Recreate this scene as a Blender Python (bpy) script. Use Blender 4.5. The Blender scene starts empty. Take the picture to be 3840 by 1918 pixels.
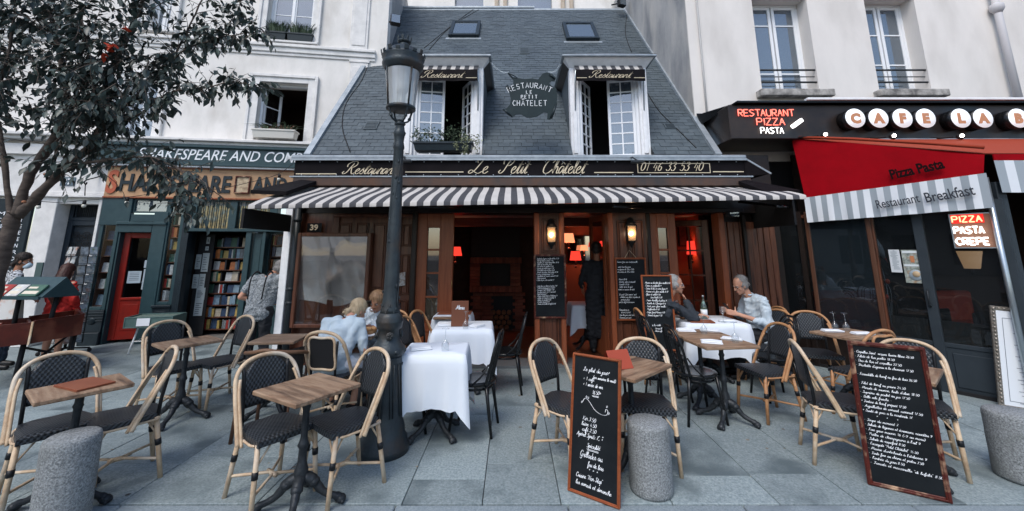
import bpy, bmesh, math, random
from mathutils import Vector, Matrix, Euler
random.seed(7)
R = math.radians; PI = math.pi
sc = bpy.context.scene
# ---------------------------------------------------------------- camera
CF, CY, CH = 1540.0, 645.0, 1.68        # focal length and principal row of the 3840 px wide photograph, eye height
CT = math.atan(290/1540)                # upward pitch
cam = bpy.data.cameras.new('camera'); cam_o = bpy.data.objects.new('camera', cam); sc.collection.objects.link(cam_o)
cam_o.location = (0, 0, CH); cam_o.rotation_euler = (PI/2 + CT, 0, 0)
cam.sensor_width = 36; cam.lens = 36*CF/3840; cam.shift_y = (CY-959)/3840; cam.clip_start = .05; cam.clip_end = 500
sc.camera = cam_o
# ---------------------------------------------------------------- light
SUN_EL, SUN_AZ = R(52), R(205)          # high sun behind thin cloud, behind the camera
w = bpy.data.worlds.new('World'); sc.world = w; w.use_nodes = True
nt = w.node_tree; nt.nodes.clear()
out = nt.nodes.new('ShaderNodeOutputWorld'); bg = nt.nodes.new('ShaderNodeBackground'); sky = nt.nodes.new('ShaderNodeTexSky')
sky.sky_type = 'NISHITA'; sky.sun_disc = False; sky.sun_elevation = SUN_EL; sky.sun_rotation = SUN_AZ
sky.air_density = 1.0; sky.dust_density = 1.5; sky.ozone_density = 1.3
bg.inputs['Strength'].default_value = 0.14
nt.links.new(sky.outputs[0], bg.inputs[0]); nt.links.new(bg.outputs[0], out.inputs[0])
sun = bpy.data.lights.new('sun', 'SUN'); sun.energy = 1.2; sun.angle = R(30); sun.color = (1, .955, .9)
sun_o = bpy.data.objects.new('sun', sun); sc.collection.objects.link(sun_o)
d = Vector((math.sin(SUN_AZ)*math.cos(SUN_EL), math.cos(SUN_AZ)*math.cos(SUN_EL), math.sin(SUN_EL)))
sun_o.rotation_euler = d.to_track_quat('Z', 'Y').to_euler(); sun_o.location = d*30
vs = sc.view_settings; vs.view_transform = 'Standard'; vs.look = 'None'; vs.exposure = 0.82; vs.gamma = 1; vs.use_curve_mapping = False
sc.cycles.max_bounces = 8; sc.cycles.transparent_max_bounces = 12
# ---------------------------------------------------------------- geometry helpers
def ray(u, v):
    x = (u-1920)/CF; y = -(v-CY)/CF
    return Vector((x, math.cos(CT)-y*math.sin(CT), math.sin(CT)+y*math.cos(CT)))
def at(u, v, Y):
    r_ = ray(u, v); t = Y/r_.y; return Vector((r_.x*t, Y, CH+r_.z*t))
def gnd(u, v, z=0):
    r_ = ray(u, v); t = (z-CH)/r_.z; return Vector((r_.x*t, r_.y*t, z))
class Frame:
    """a vertical facade plane: local x along it, y into it, z up"""
    def __init__(s, x, y, deg): s.o = Vector((x, y, 0)); s.a = R(deg); s.e = Vector((math.cos(s.a), math.sin(s.a), 0)); s.n = Vector((-s.e.y, s.e.x, 0))
    def uv(s, u, v, off=0):
        r_ = ray(u, v); t = (s.o.dot(s.n)+off)/r_.dot(s.n); p = r_*t + Vector((0, 0, CH)); return ((p-s.o).dot(s.e), p.z)
    def rect(s, u0, v0, u1, v1, off=0):
        um = (u0+u1)/2; vm = (v0+v1)/2
        return s.uv(u0, vm, off)[0], s.uv(um, v1, off)[1], s.uv(u1, vm, off)[0], s.uv(um, v0, off)[1]   # x0 z0 x1 z1
    def w(s, x, y, z): return s.o + s.e*x + s.n*y + Vector((0, 0, z))
class MB:
    def __init__(s): s.v = []; s.f = []; s.m = []; s.mi = 0; s.sm = []; s.smooth = False
    def add(s, vs_, fs, smooth=None):
        b = len(s.v); s.v += [tuple(p) for p in vs_]
        for f in fs: s.f.append([b+i for i in f]); s.m.append(s.mi); s.sm.append(s.smooth if smooth is None else smooth)
        return s
    def box(s, x0, y0, z0, x1, y1, z1, bev=0, M=None):
        if x0 > x1: x0, x1 = x1, x0
        if y0 > y1: y0, y1 = y1, y0
        if z0 > z1: z0, z1 = z1, z0
        P_ = [Vector((x, y, z)) for z in (z0, z1) for y in (y0, y1) for x in (x0, x1)]
        F_ = [(0, 2, 3, 1), (4, 5, 7, 6), (0, 1, 5, 4), (2, 6, 7, 3), (0, 4, 6, 2), (1, 3, 7, 5)]
        if bev > 0:
            bm = bmesh.new(); vv = [bm.verts.new(p) for p in P_]
            for f in F_: bm.faces.new([vv[i] for i in f])
            bev = min(bev, (x1-x0)*.45, (y1-y0)*.45, (z1-z0)*.45)
            bmesh.ops.bevel(bm, geom=list(bm.edges), offset=bev, segments=1, affect='EDGES')
            bm.verts.index_update(); P_ = [v.co.copy() for v in bm.verts]; F_ = [[v.index for v in f.verts] for f in bm.faces]; bm.free()
        if M: P_ = [M @ p for p in P_]
        return s.add(P_, F_, False)
    def tube(s, pts, r, n=8, caps=True, flat=1.0, closed=False):
        pts = [Vector(p) for p in pts]; k = len(pts); rr = r if isinstance(r, (list, tuple)) else [r]*k
        vs_ = []; prev = None
        for i, p in enumerate(pts):
            if closed: t = pts[(i+1) % k]-pts[i-1]
            else: t = pts[min(i+1, k-1)]-pts[max(i-1, 0)]
            t = t.normalized() if t.length > 1e-9 else Vector((0, 0, 1))
            if prev is None: a = t.cross(Vector((0, 0, 1)) if abs(t.z) < .9 else Vector((1, 0, 0))).normalized()
            else:
                a = prev - t*prev.dot(t); a = a.normalized() if a.length > 1e-6 else t.orthogonal().normalized()
            prev = a; b = t.cross(a)
            for j in range(n):
                an = 2*PI*j/n; vs_.append(p+(a*math.cos(an)+b*math.sin(an)*flat)*rr[i])
        fs = []
        for i in range(k if closed else k-1):
            for j in range(n):
                q = (i+1) % k; fs.append((i*n+j, i*n+(j+1) % n, q*n+(j+1) % n, q*n+j))
        if caps and not closed: fs.append(tuple(range(n-1, -1, -1))); fs.append(tuple((k-1)*n+j for j in range(n)))
        return s.add(vs_, fs, True)
    def cyl(s, p0, p1, r0, r1=None, n=12): return s.tube([p0, p1], [r0, r0 if r1 is None else r1], n)
    def lathe(s, prof, cx=0, cy=0, n=24, M=None):
        vs_ = []; fs = []; k = len(prof)
        for r_, z in prof:
            for j in range(n):
                a = 2*PI*j/n; vs_.append(Vector((cx+r_*math.cos(a), cy+r_*math.sin(a), z)))
        for i in range(k-1):
            for j in range(n): fs.append((i*n+j, i*n+(j+1) % n, (i+1)*n+(j+1) % n, (i+1)*n+j))
        fs.append(tuple(range(n-1, -1, -1))); fs.append(tuple((k-1)*n+j for j in range(n)))
        if M: vs_ = [M @ p for p in vs_]
        return s.add(vs_, fs, True)
    def ball(s, c, r, n=8, M=None):
        rx, ry, rz = r if isinstance(r, (list, tuple)) else (r, r, r); c = Vector(c)
        vs_ = []; fs = []; m = n
        for i in range(1, n):
            th_ = PI*i/n
            for j in range(m*2):
                ph = PI*j/m; p = Vector((rx*math.sin(th_)*math.cos(ph), ry*math.sin(th_)*math.sin(ph), rz*math.cos(th_)))
                vs_.append(c+(M @ p if M else p))
        w_ = m*2; a = len(vs_); p = Vector((0, 0, rz)); vs_ += [c+(M @ p if M else p), c-(M @ p if M else p)]
        for i in range(n-2):
            for j in range(w_): fs.append((i*w_+j, (i+1)*w_+j, (i+1)*w_+(j+1) % w_, i*w_+(j+1) % w_))
        for j in range(w_): fs.append((a, j, (j+1) % w_)); fs.append((a+1, (n-2)*w_+(j+1) % w_, (n-2)*w_+j))
        return s.add(vs_, fs, True)
    def prism(s, poly, y0, y1, M=None):
        """outline in xz, extruded along y"""
        n = len(poly); vs_ = [Vector((x, y0, z)) for x, z in poly]+[Vector((x, y1, z)) for x, z in poly]
        if M: vs_ = [M @ p for p in vs_]
        fs = [tuple(range(n)), tuple(range(2*n-1, n-1, -1))]+[(i, (i+1) % n+0, (i+1) % n+n, i+n)[::-1] for i in range(n)]
        return s.add(vs_, fs, False)
    def slab(s, poly, z0, z1):
        """outline in xy, extruded along z"""
        n = len(poly); vs_ = [Vector((x, y, z0)) for x, y in poly]+[Vector((x, y, z1)) for x, y in poly]
        fs = [tuple(range(n-1, -1, -1)), tuple(range(n, 2*n))]+[(i, (i+1) % n, (i+1) % n+n, i+n) for i in range(n)]
        return s.add(vs_, fs, False)
    def quad(s, a, b, c, d_): return s.add([a, b, c, d_], [(0, 1, 2, 3)], False)
    def mesh(s, name, mats):
        me = bpy.data.meshes.new(name); me.from_pydata(s.v, [], s.f)
        for m in (mats if isinstance(mats, (list, tuple)) else [mats]): me.materials.append(m)
        me.polygons.foreach_set('material_index', s.m); me.polygons.foreach_set('use_smooth', s.sm)
        me.update(); return me
def link(o): sc.collection.objects.link(o); return o
def tags(o, label=None, cat=None, group=None, kind=None):
    if label: o['label'] = label
    if cat: o['category'] = cat
    if group: o['group'] = group
    if kind: o['kind'] = kind
    return o
def thing(name, label, cat, loc=(0, 0, 0), rotz=0, group=None, rot=None):
    o = bpy.data.objects.new(name, None); o.empty_display_size = .1; link(o); o.location = loc; o.rotation_euler = rot if rot else (0, 0, rotz)
    return tags(o, label, cat, group)
def part(name, mb, mats, parent, label=None, kind=None, world=False, loc=None):
    me = mb.mesh(name, mats) if isinstance(mb, MB) else mb
    o = bpy.data.objects.new(name, me); link(o); o.parent = parent
    if loc is not None: o.location = loc
    if world: o.matrix_parent_inverse = wm(parent).inverted()
    return tags(o, label, None, None, kind)
def wm(o):
    m = Matrix.LocRotScale(o.location, o.rotation_euler, o.scale)
    return (wm(o.parent) @ o.matrix_parent_inverse @ m) if o.parent else m
def solo(name, mb, mats, label, cat, group=None, kind=None, loc=None, rotz=None, rot=None):
    me = mb.mesh(name, mats) if isinstance(mb, MB) else mb
    o = bpy.data.objects.new(name, me); link(o)
    if loc is not None: o.location = loc
    if rotz is not None: o.rotation_euler = (0, 0, rotz)
    if rot is not None: o.rotation_euler = rot
    return tags(o, label, cat, group, kind)
def struct(name, mb, mats): return solo(name, mb, mats, None, None, None, 'structure')
def kids(o): return [c for c in bpy.data.objects if c.parent is o]
TREE = {}
def tree_of(o):
    if o.name not in TREE: TREE[o.name] = [(c, kids(c)) for c in kids(o)]
    return TREE[o.name]
def dup(root, loc, rotz, label=None, group=None, recolor=None):
    tr = tree_of(root); r_ = root.copy(); link(r_); r_.location = loc; r_.rotation_euler = (0, 0, rotz)
    if label: r_['label'] = label
    if group: r_['group'] = group
    for ch, gs in tr:
        c = ch.copy(); link(c); c.parent = r_
        for g in gs: e = g.copy(); link(e); e.parent = c
    return r_
def cr(pts, n=4, closed=False):
    """Catmull-Rom through points"""
    P_ = [Vector(p) for p in pts]; k = len(P_)
    if k < 3: return P_
    o = []
    rng = range(k) if closed else range(k-1)
    for i in rng:
        if closed: a, b, c, d_ = P_[i-1], P_[i], P_[(i+1) % k], P_[(i+2) % k]
        else: a, b, c, d_ = P_[max(i-1, 0)], P_[i], P_[i+1], P_[min(i+2, k-1)]
        for j in range(n):
            t = j/n; o.append(.5*((2*b)+(c-a)*t+(2*a-5*b+4*c-d_)*t*t+(3*b-a-3*c+d_)*t**3))
    if not closed: o.append(P_[-1])
    return o
# ---------------------------------------------------------------- materials
def mat(name, c, rough=.6, c2=None, sc1=8, metal=0, bump=0, bs=60, detail=6, rand=0, spec=.3, emis=None, es=0, trans=0, alpha=1, stretch=None, edge=None, c3=None, sc3=2, coat=0, kind='noise', sheen=0, blk=0):
    m = bpy.data.materials.new(name); m.use_nodes = True; N = m.node_tree.nodes; L = m.node_tree.links; b = N['Principled BSDF']
    def col(x): return (x[0], x[1], x[2], 1)
    b.inputs['Base Color'].default_value = col(c); b.inputs['Roughness'].default_value = rough; b.inputs['Metallic'].default_value = metal
    b.inputs['Specular IOR Level'].default_value = spec
    if coat: b.inputs['Coat Weight'].default_value = coat; b.inputs['Coat Roughness'].default_value = .15
    if trans: b.inputs['Transmission Weight'].default_value = trans; b.inputs['IOR'].default_value = 1.45
    if alpha < 1: b.inputs['Alpha'].default_value = alpha
    if emis: b.inputs['Emission Color'].default_value = col(emis); b.inputs['Emission Strength'].default_value = es
    cur = None; vec = None
    if c2 or bump or c3:
        tc = N.new('ShaderNodeTexCoord'); mp = N.new('ShaderNodeMapping'); L.new(tc.outputs['Object'], mp.inputs[0]); vec = mp.outputs[0]
        if stretch: mp.inputs['Scale'].default_value = stretch
        if rand or blk:
            oi = N.new('ShaderNodeObjectInfo'); mul = N.new('ShaderNodeVectorMath'); mul.operation = 'SCALE'; cb = N.new('ShaderNodeCombineXYZ')
            for k in range(3): L.new(oi.outputs['Random'], cb.inputs[k])
            L.new(cb.outputs[0], mul.inputs[0]); mul.inputs['Scale'].default_value = 37; L.new(mul.outputs[0], mp.inputs['Location'])
    def mix(a, bcol, fac):
        mx = N.new('ShaderNodeMix'); mx.data_type = 'RGBA'
        L.new(fac, mx.inputs[0])
        if hasattr(a, 'links'): L.new(a, mx.inputs[6])
        else: mx.inputs[6].default_value = col(a)
        if hasattr(bcol, 'links'): L.new(bcol, mx.inputs[7])
        else: mx.inputs[7].default_value = col(bcol)
        return mx.outputs[2]
    if c2:
        if kind == 'voronoi': n1 = N.new('ShaderNodeTexVoronoi'); n1.inputs['Scale'].default_value = sc1; src = n1.outputs['Color']
        else: n1 = N.new('ShaderNodeTexNoise'); n1.inputs['Scale'].default_value = sc1; n1.inputs['Detail'].default_value = detail; n1.inputs['Roughness'].default_value = .62; src = n1.outputs['Fac']
        L.new(vec, n1.inputs['Vector'])
        rp = N.new('ShaderNodeValToRGB'); rp.color_ramp.elements[0].position = .34; rp.color_ramp.elements[1].position = .66; L.new(src, rp.inputs[0])
        cur = mix(c, c2, rp.outputs[0])
    if c3:
        n3 = N.new('ShaderNodeTexNoise'); n3.inputs['Scale'].default_value = sc3; n3.inputs['Detail'].default_value = 5; L.new(vec, n3.inputs['Vector'])
        r3 = N.new('ShaderNodeValToRGB'); r3.color_ramp.elements[0].position = .52; r3.color_ramp.elements[1].position = .7; L.new(n3.outputs['Fac'], r3.inputs[0])
        cur = mix(cur if cur else c, c3, r3.outputs[0])
    if rand:
        g = N.new('ShaderNodeNewGeometry'); oi2 = N.new('ShaderNodeObjectInfo'); ad = N.new('ShaderNodeMath'); ad.operation = 'ADD'; fr = N.new('ShaderNodeMath'); fr.operation = 'FRACT'
        L.new(g.outputs['Random Per Island'], ad.inputs[0]); L.new(oi2.outputs['Random'], ad.inputs[1]); L.new(ad.outputs[0], fr.inputs[0])
        mr = N.new('ShaderNodeMapRange'); L.new(fr.outputs[0], mr.inputs[0]); mr.inputs[3].default_value = 1-rand; mr.inputs[4].default_value = 1+rand
        hsv = N.new('ShaderNodeHueSaturation'); L.new(mr.outputs[0], hsv.inputs['Value'])
        if cur: L.new(cur, hsv.inputs['Color'])
        else: hsv.inputs['Color'].default_value = col(c)
        cur = hsv.outputs[0]
    if cur: L.new(cur, b.inputs['Base Color'])
    if bump:
        n2 = N.new('ShaderNodeTexNoise'); n2.inputs['Scale'].default_value = bs; n2.inputs['Detail'].default_value = 5; L.new(vec, n2.inputs['Vector'])
        bp = N.new('ShaderNodeBump'); bp.inputs['Strength'].default_value = bump; bp.inputs['Distance'].default_value = .01; L.new(n2.outputs['Fac'], bp.inputs['Height']); L.new(bp.outputs[0], b.inputs['Normal'])
        if c2:
            rr_ = N.new('ShaderNodeMapRange'); L.new(n2.outputs['Fac'], rr_.inputs[0]); rr_.inputs[3].default_value = max(0, rough-.12); rr_.inputs[4].default_value = min(1, rough+.12); L.new(rr_.outputs[0], b.inputs['Roughness'])
    return m
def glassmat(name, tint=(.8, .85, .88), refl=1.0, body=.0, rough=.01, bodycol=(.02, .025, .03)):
    """clear pane: fresnel reflection over a transparent body, with an optional diffuse body colour"""
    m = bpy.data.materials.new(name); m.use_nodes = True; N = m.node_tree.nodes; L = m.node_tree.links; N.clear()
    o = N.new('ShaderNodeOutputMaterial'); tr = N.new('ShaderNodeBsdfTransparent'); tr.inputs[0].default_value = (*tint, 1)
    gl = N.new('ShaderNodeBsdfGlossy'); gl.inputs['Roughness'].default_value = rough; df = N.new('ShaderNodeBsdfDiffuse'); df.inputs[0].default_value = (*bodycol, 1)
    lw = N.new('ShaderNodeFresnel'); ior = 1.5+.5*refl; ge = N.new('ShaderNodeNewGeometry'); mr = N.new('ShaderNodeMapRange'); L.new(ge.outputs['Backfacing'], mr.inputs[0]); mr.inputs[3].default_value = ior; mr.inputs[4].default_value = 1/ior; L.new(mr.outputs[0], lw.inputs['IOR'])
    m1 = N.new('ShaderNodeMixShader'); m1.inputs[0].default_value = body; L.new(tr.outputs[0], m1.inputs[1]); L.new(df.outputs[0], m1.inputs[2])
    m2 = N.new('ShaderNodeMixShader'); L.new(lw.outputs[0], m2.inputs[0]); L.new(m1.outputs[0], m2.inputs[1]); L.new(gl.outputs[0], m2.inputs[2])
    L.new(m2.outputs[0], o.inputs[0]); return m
def weavemat(name, c, c2, scale=45):
    """flat woven strips: checker of raised and sunk cells"""
    m = mat(name, c, .38, spec=.5); N = m.node_tree.nodes; L = m.node_tree.links; b = N['Principled BSDF']
    tc = N.new('ShaderNodeTexCoord'); s = []
    sep = N.new('ShaderNodeSeparateXYZ'); L.new(tc.outputs['UV' if False else 'Object'], sep.inputs[0])
    def wave(sock, k, ph=0):
        mu = N.new('ShaderNodeMath'); mu.operation = 'MULTIPLY_ADD'; L.new(sock, mu.inputs[0]); mu.inputs[1].default_value = k; mu.inputs[2].default_value = ph
        si = N.new('ShaderNodeMath'); si.operation = 'SINE'; L.new(mu.outputs[0], si.inputs[0]); return si.outputs[0]
    zy = N.new('ShaderNodeMath'); zy.operation = 'ADD'; L.new(sep.outputs['X'], zy.inputs[0]); L.new(sep.outputs['Z'], zy.inputs[1])
    a = wave(sep.outputs['Y'], scale*6.283); c_ = wave(zy.outputs[0], scale*6.283*.8)
    pr = N.new('ShaderNodeMath'); pr.operation = 'MULTIPLY'; L.new(a, pr.inputs[0]); L.new(c_, pr.inputs[1])
    mr = N.new('ShaderNodeMapRange'); L.new(pr.outputs[0], mr.inputs[0]); mr.inputs[1].default_value = -.5; mr.inputs[2].default_value = .5
    mx = N.new('ShaderNodeMix'); mx.data_type = 'RGBA'; L.new(mr.outputs[0], mx.inputs[0]); mx.inputs[6].default_value = (*c, 1); mx.inputs[7].default_value = (*c2, 1); L.new(mx.outputs[2], b.inputs['Base Color'])
    bp = N.new('ShaderNodeBump'); bp.inputs['Strength'].default_value = .8; bp.inputs['Distance'].default_value = .004; L.new(mr.outputs[0], bp.inputs['Height']); L.new(bp.outputs[0], b.inputs['Normal'])
    return m
M = {}
M['granite'] = mat('granite paving', (.15, .195, .204), .64, (.31, .36, .366), 62, bump=.4, bs=200, rand=.15, c3=(.11, .142, .152), sc3=2.3, spec=.3)
M['joint'] = mat('paving joint', (.19, .18, .165), .9, (.08, .085, .085), 9, bump=.3)
M['kerb'] = mat('kerb granite', (.16, .20, .22), .7, (.27, .315, .335), 90, bump=.3, bs=250, rand=.08, c3=(.15, .18, .2), sc3=2)
M['asphalt'] = mat('asphalt', (.045, .048, .05), .9, (.07, .07, .07), 200, bump=.4, bs=200)
M['bollard'] = mat('bollard granite', (.105, .115, .118), .85, (.34, .36, .365), 95, bump=.7, bs=110, c3=(.15, .16, .155), sc3=4)
M['plaster'] = mat('cream plaster', (.77, .74, .70), .85, (.66, .64, .60), 2.6, bump=.35, bs=18, c3=(.55, .52, .475), sc3=1.5, stretch=(1, 1, .55))
M['plaster2'] = mat('pale render', (.72, .685, .645), .85, (.65, .62, .585), 1.6, bump=.25, bs=25, c3=(.56, .53, .495), sc3=1.1, stretch=(1, 1, .4))
M['stone_trim'] = mat('painted stone trim', (.75, .735, .71), .7, (.60, .59, .57), 5, bump=.15, bs=50)
M['weathered'] = mat('weathered party wall', (.44, .43, .41), .9, (.25, .255, .26), 1.6, bump=.5, bs=30, stretch=(1, 1, .5), c3=(.55, .52, .47), sc3=1.2)
M['sill'] = mat('weathered sill', (.45, .43, .40), .9, (.12, .115, .11), 7, bump=.4)
M['slate'] = mat('slate', (.055, .073, .085), .55, (.078, .098, .110), 9, bump=.3, bs=60, rand=.13, spec=.4, c3=(.050, .066, .078), sc3=2)
M['slate_under'] = mat('roof underlay', (.02, .022, .025), .9)
M['zinc'] = mat('zinc', (.27, .31, .34), .45, (.38, .42, .45), 9, metal=.4, bump=.1)
M['white_paint'] = mat('white paint', (.80, .81, .82), .5, (.70, .71, .72), 12, bump=.1)
M['white_frame'] = mat('white window paint', (.74, .76, .78), .45)
M['teal'] = mat('dark teal paint', (.022, .05, .058), .4, (.03, .062, .07), 9, bump=.08)
M['teal_dark'] = mat('blackish teal paint', (.009, .016, .022), .4, (.014, .024, .03), 9)
M['iron_door'] = mat('dark blue grey door', (.012, .02, .03), .42, (.02, .03, .04), 20, bump=.1)
M['ochre'] = mat('ochre sign board', (.50, .31, .17), .6, (.42, .25, .14), 4, bump=.1, c3=(.35, .2, .11), sc3=3)
M['red_letter'] = mat('faded red letter', (.40, .10, .05), .6)
M['red_door'] = mat('red door paint', (.34, .018, .010), .4, (.27, .02, .012), 6, c3=(.16, .015, .01), sc3=2)
M['brown'] = mat('dark varnished oak', (.085, .030, .017), .34, (.15, .056, .030), 6, bump=.15, bs=40, stretch=(6, 6, .6), coat=.15, c3=(.035, .012, .008), sc3=3)
M['orange_wood'] = mat('orange varnished wood', (.20, .052, .022), .36, (.28, .084, .034), 5, bump=.08, bs=40, stretch=(6, 6, .5), coat=.1)
M['black_wood'] = mat('black brown wood', (.010, .007, .006), .4, (.018, .012, .01), 8)
M['table_wood'] = mat('worn table wood', (.20, .115, .068), .5, (.34, .235, .155), 5, bump=.2, bs=30, stretch=(1, 7, 7), c3=(.095, .058, .038), sc3=2.6, blk=1)
M['table_edge'] = mat('table edge wood', (.15, .075, .04), .5, (.24, .14, .085), 9, bump=.2, blk=1)
M['cane'] = mat('pale cane', (.60, .47, .32), .42, (.43, .29, .18), 14, bump=.25, bs=40, blk=1, c3=(.62, .55, .45), sc3=4)
M['cane_dark'] = mat('honey cane', (.46, .25, .12), .42, (.34, .165, .075), 14, bump=.25, bs=40, blk=1)
M['weave'] = weavemat('black woven strips', (.005, .006, .008), (.042, .05, .058), 34)
M['band'] = mat('black binding', (.010, .011, .013), .45)
M['iron'] = mat('cast iron', (.018, .022, .026), .45, (.035, .04, .045), 30, metal=.3, bump=.3, bs=80)
M['lamp_iron'] = mat('lamp post iron', (.042, .055, .062), .42, (.028, .036, .042), 9, metal=.3, bump=.3, bs=50, c3=(.06, .05, .042), sc3=5)
M['black'] = mat('black lacquer', (.008, .009, .010), .25)
M['matte_black'] = mat('matte black', (.012, .012, .013), .7)
M['cloth'] = mat('white tablecloth', (.68, .73, .79), .8, bump=.12, bs=14)
M['napkin'] = mat('white napkin', (.74, .77, .8), .8)
M['glass'] = glassmat('clear glass', (.93, .95, .96), .2)
M['pane'] = glassmat('window pane', (.92, .94, .95), -.62, .01)
M['pane_sky'] = glassmat('sky painted pane', (.25, .3, .34), 2.4, .5, .015, (.16, .21, .26))  # diffuse sky-blue body paints part of the mirrored sky into the glass
M['cream_letter'] = mat('cream lettering', (.62, .53, .38), .6)
M['white_letter'] = mat('white lettering', (.75, .78, .8), .6)
M['chalk'] = mat('chalk', (.86, .88, .9), .9)
M['slateboard'] = mat('blackboard', (.006, .008, .010), .6, (.011, .014, .016), 4, spec=.15)
M['frame_orange'] = mat('orange brown board frame', (.30, .085, .03), .4, (.22, .055, .02), 12, stretch=(1, 1, 4))
M['frame_red'] = mat('worn mahogany frame', (.10, .016, .010), .4, (.055, .011, .008), 10, bump=.2, c3=(.42, .27, .17), sc3=11)
M['fascia'] = mat('black fascia cloth', (.006, .005, .006), .6, (.009, .0075, .009), 6, bump=.1, spec=.08)
M['bronze'] = mat('bronze fascia metal', (.030, .026, .026), .32, (.055, .04, .033), 2.5, metal=.5, bump=.1, c3=(.04, .048, .055), sc3=1.2)
M['red_canvas'] = mat('red canvas', (.29, .003, .008), .85, (.235, .003, .007), 3, bump=.15, bs=18, spec=.04)
M['red_canvas_top'] = mat('faded red canvas', (.30, .05, .026), .8, spec=.1)
M['grey_metal'] = mat('blue grey door metal', (.022, .03, .037), .45, (.028, .037, .045), 5)
M['steel'] = mat('galvanised steel', (.4, .45, .48), .3, metal=.8)
M['rust'] = mat('weathered brown metal', (.05, .042, .04), .55, (.10, .05, .03), 4, stretch=(1, 1, .6), c3=(.035, .036, .038), sc3=2)
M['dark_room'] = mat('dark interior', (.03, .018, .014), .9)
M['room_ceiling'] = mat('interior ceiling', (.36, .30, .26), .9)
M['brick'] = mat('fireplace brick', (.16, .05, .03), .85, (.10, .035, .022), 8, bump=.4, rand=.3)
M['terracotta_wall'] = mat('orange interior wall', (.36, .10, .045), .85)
M['leaf'] = mat('dark leaf', (.034, .050, .044), .42, (.052, .072, .062), 20, rand=.5, spec=.4)
M['leaf_red'] = mat('autumn red leaf', (.45, .05, .02), .5)
M['bark'] = mat('smooth brown bark', (.055, .042, .035), .8, (.12, .095, .078), 9, bump=.5, bs=24, stretch=(1, 1, 2.5), c3=(.05, .04, .035), sc3=4)
M['green'] = mat('pot plant leaf', (.045, .075, .045), .6, (.09, .12, .07), 30, rand=.3)
M['green_pale'] = mat('variegated leaf', (.3, .32, .2), .6, (.16, .18, .09), 30, rand=.3)
M['dry'] = mat('dry stems', (.22, .12, .08), .8, (.35, .2, .14), 30)
M['bin_red'] = mat('red brown trestle paint', (.105, .017, .010), .38, (.05, .012, .008), 4, c3=(.2, .06, .035), sc3=3)
M['skin'] = mat('skin', (.50, .27, .18), .5, (.44, .22, .15), 8)
M['skin_tan'] = mat('tanned skin', (.33, .155, .09), .5, (.28, .13, .075), 8)
M['mask'] = mat('face mask', (.55, .68, .75), .8)
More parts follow.
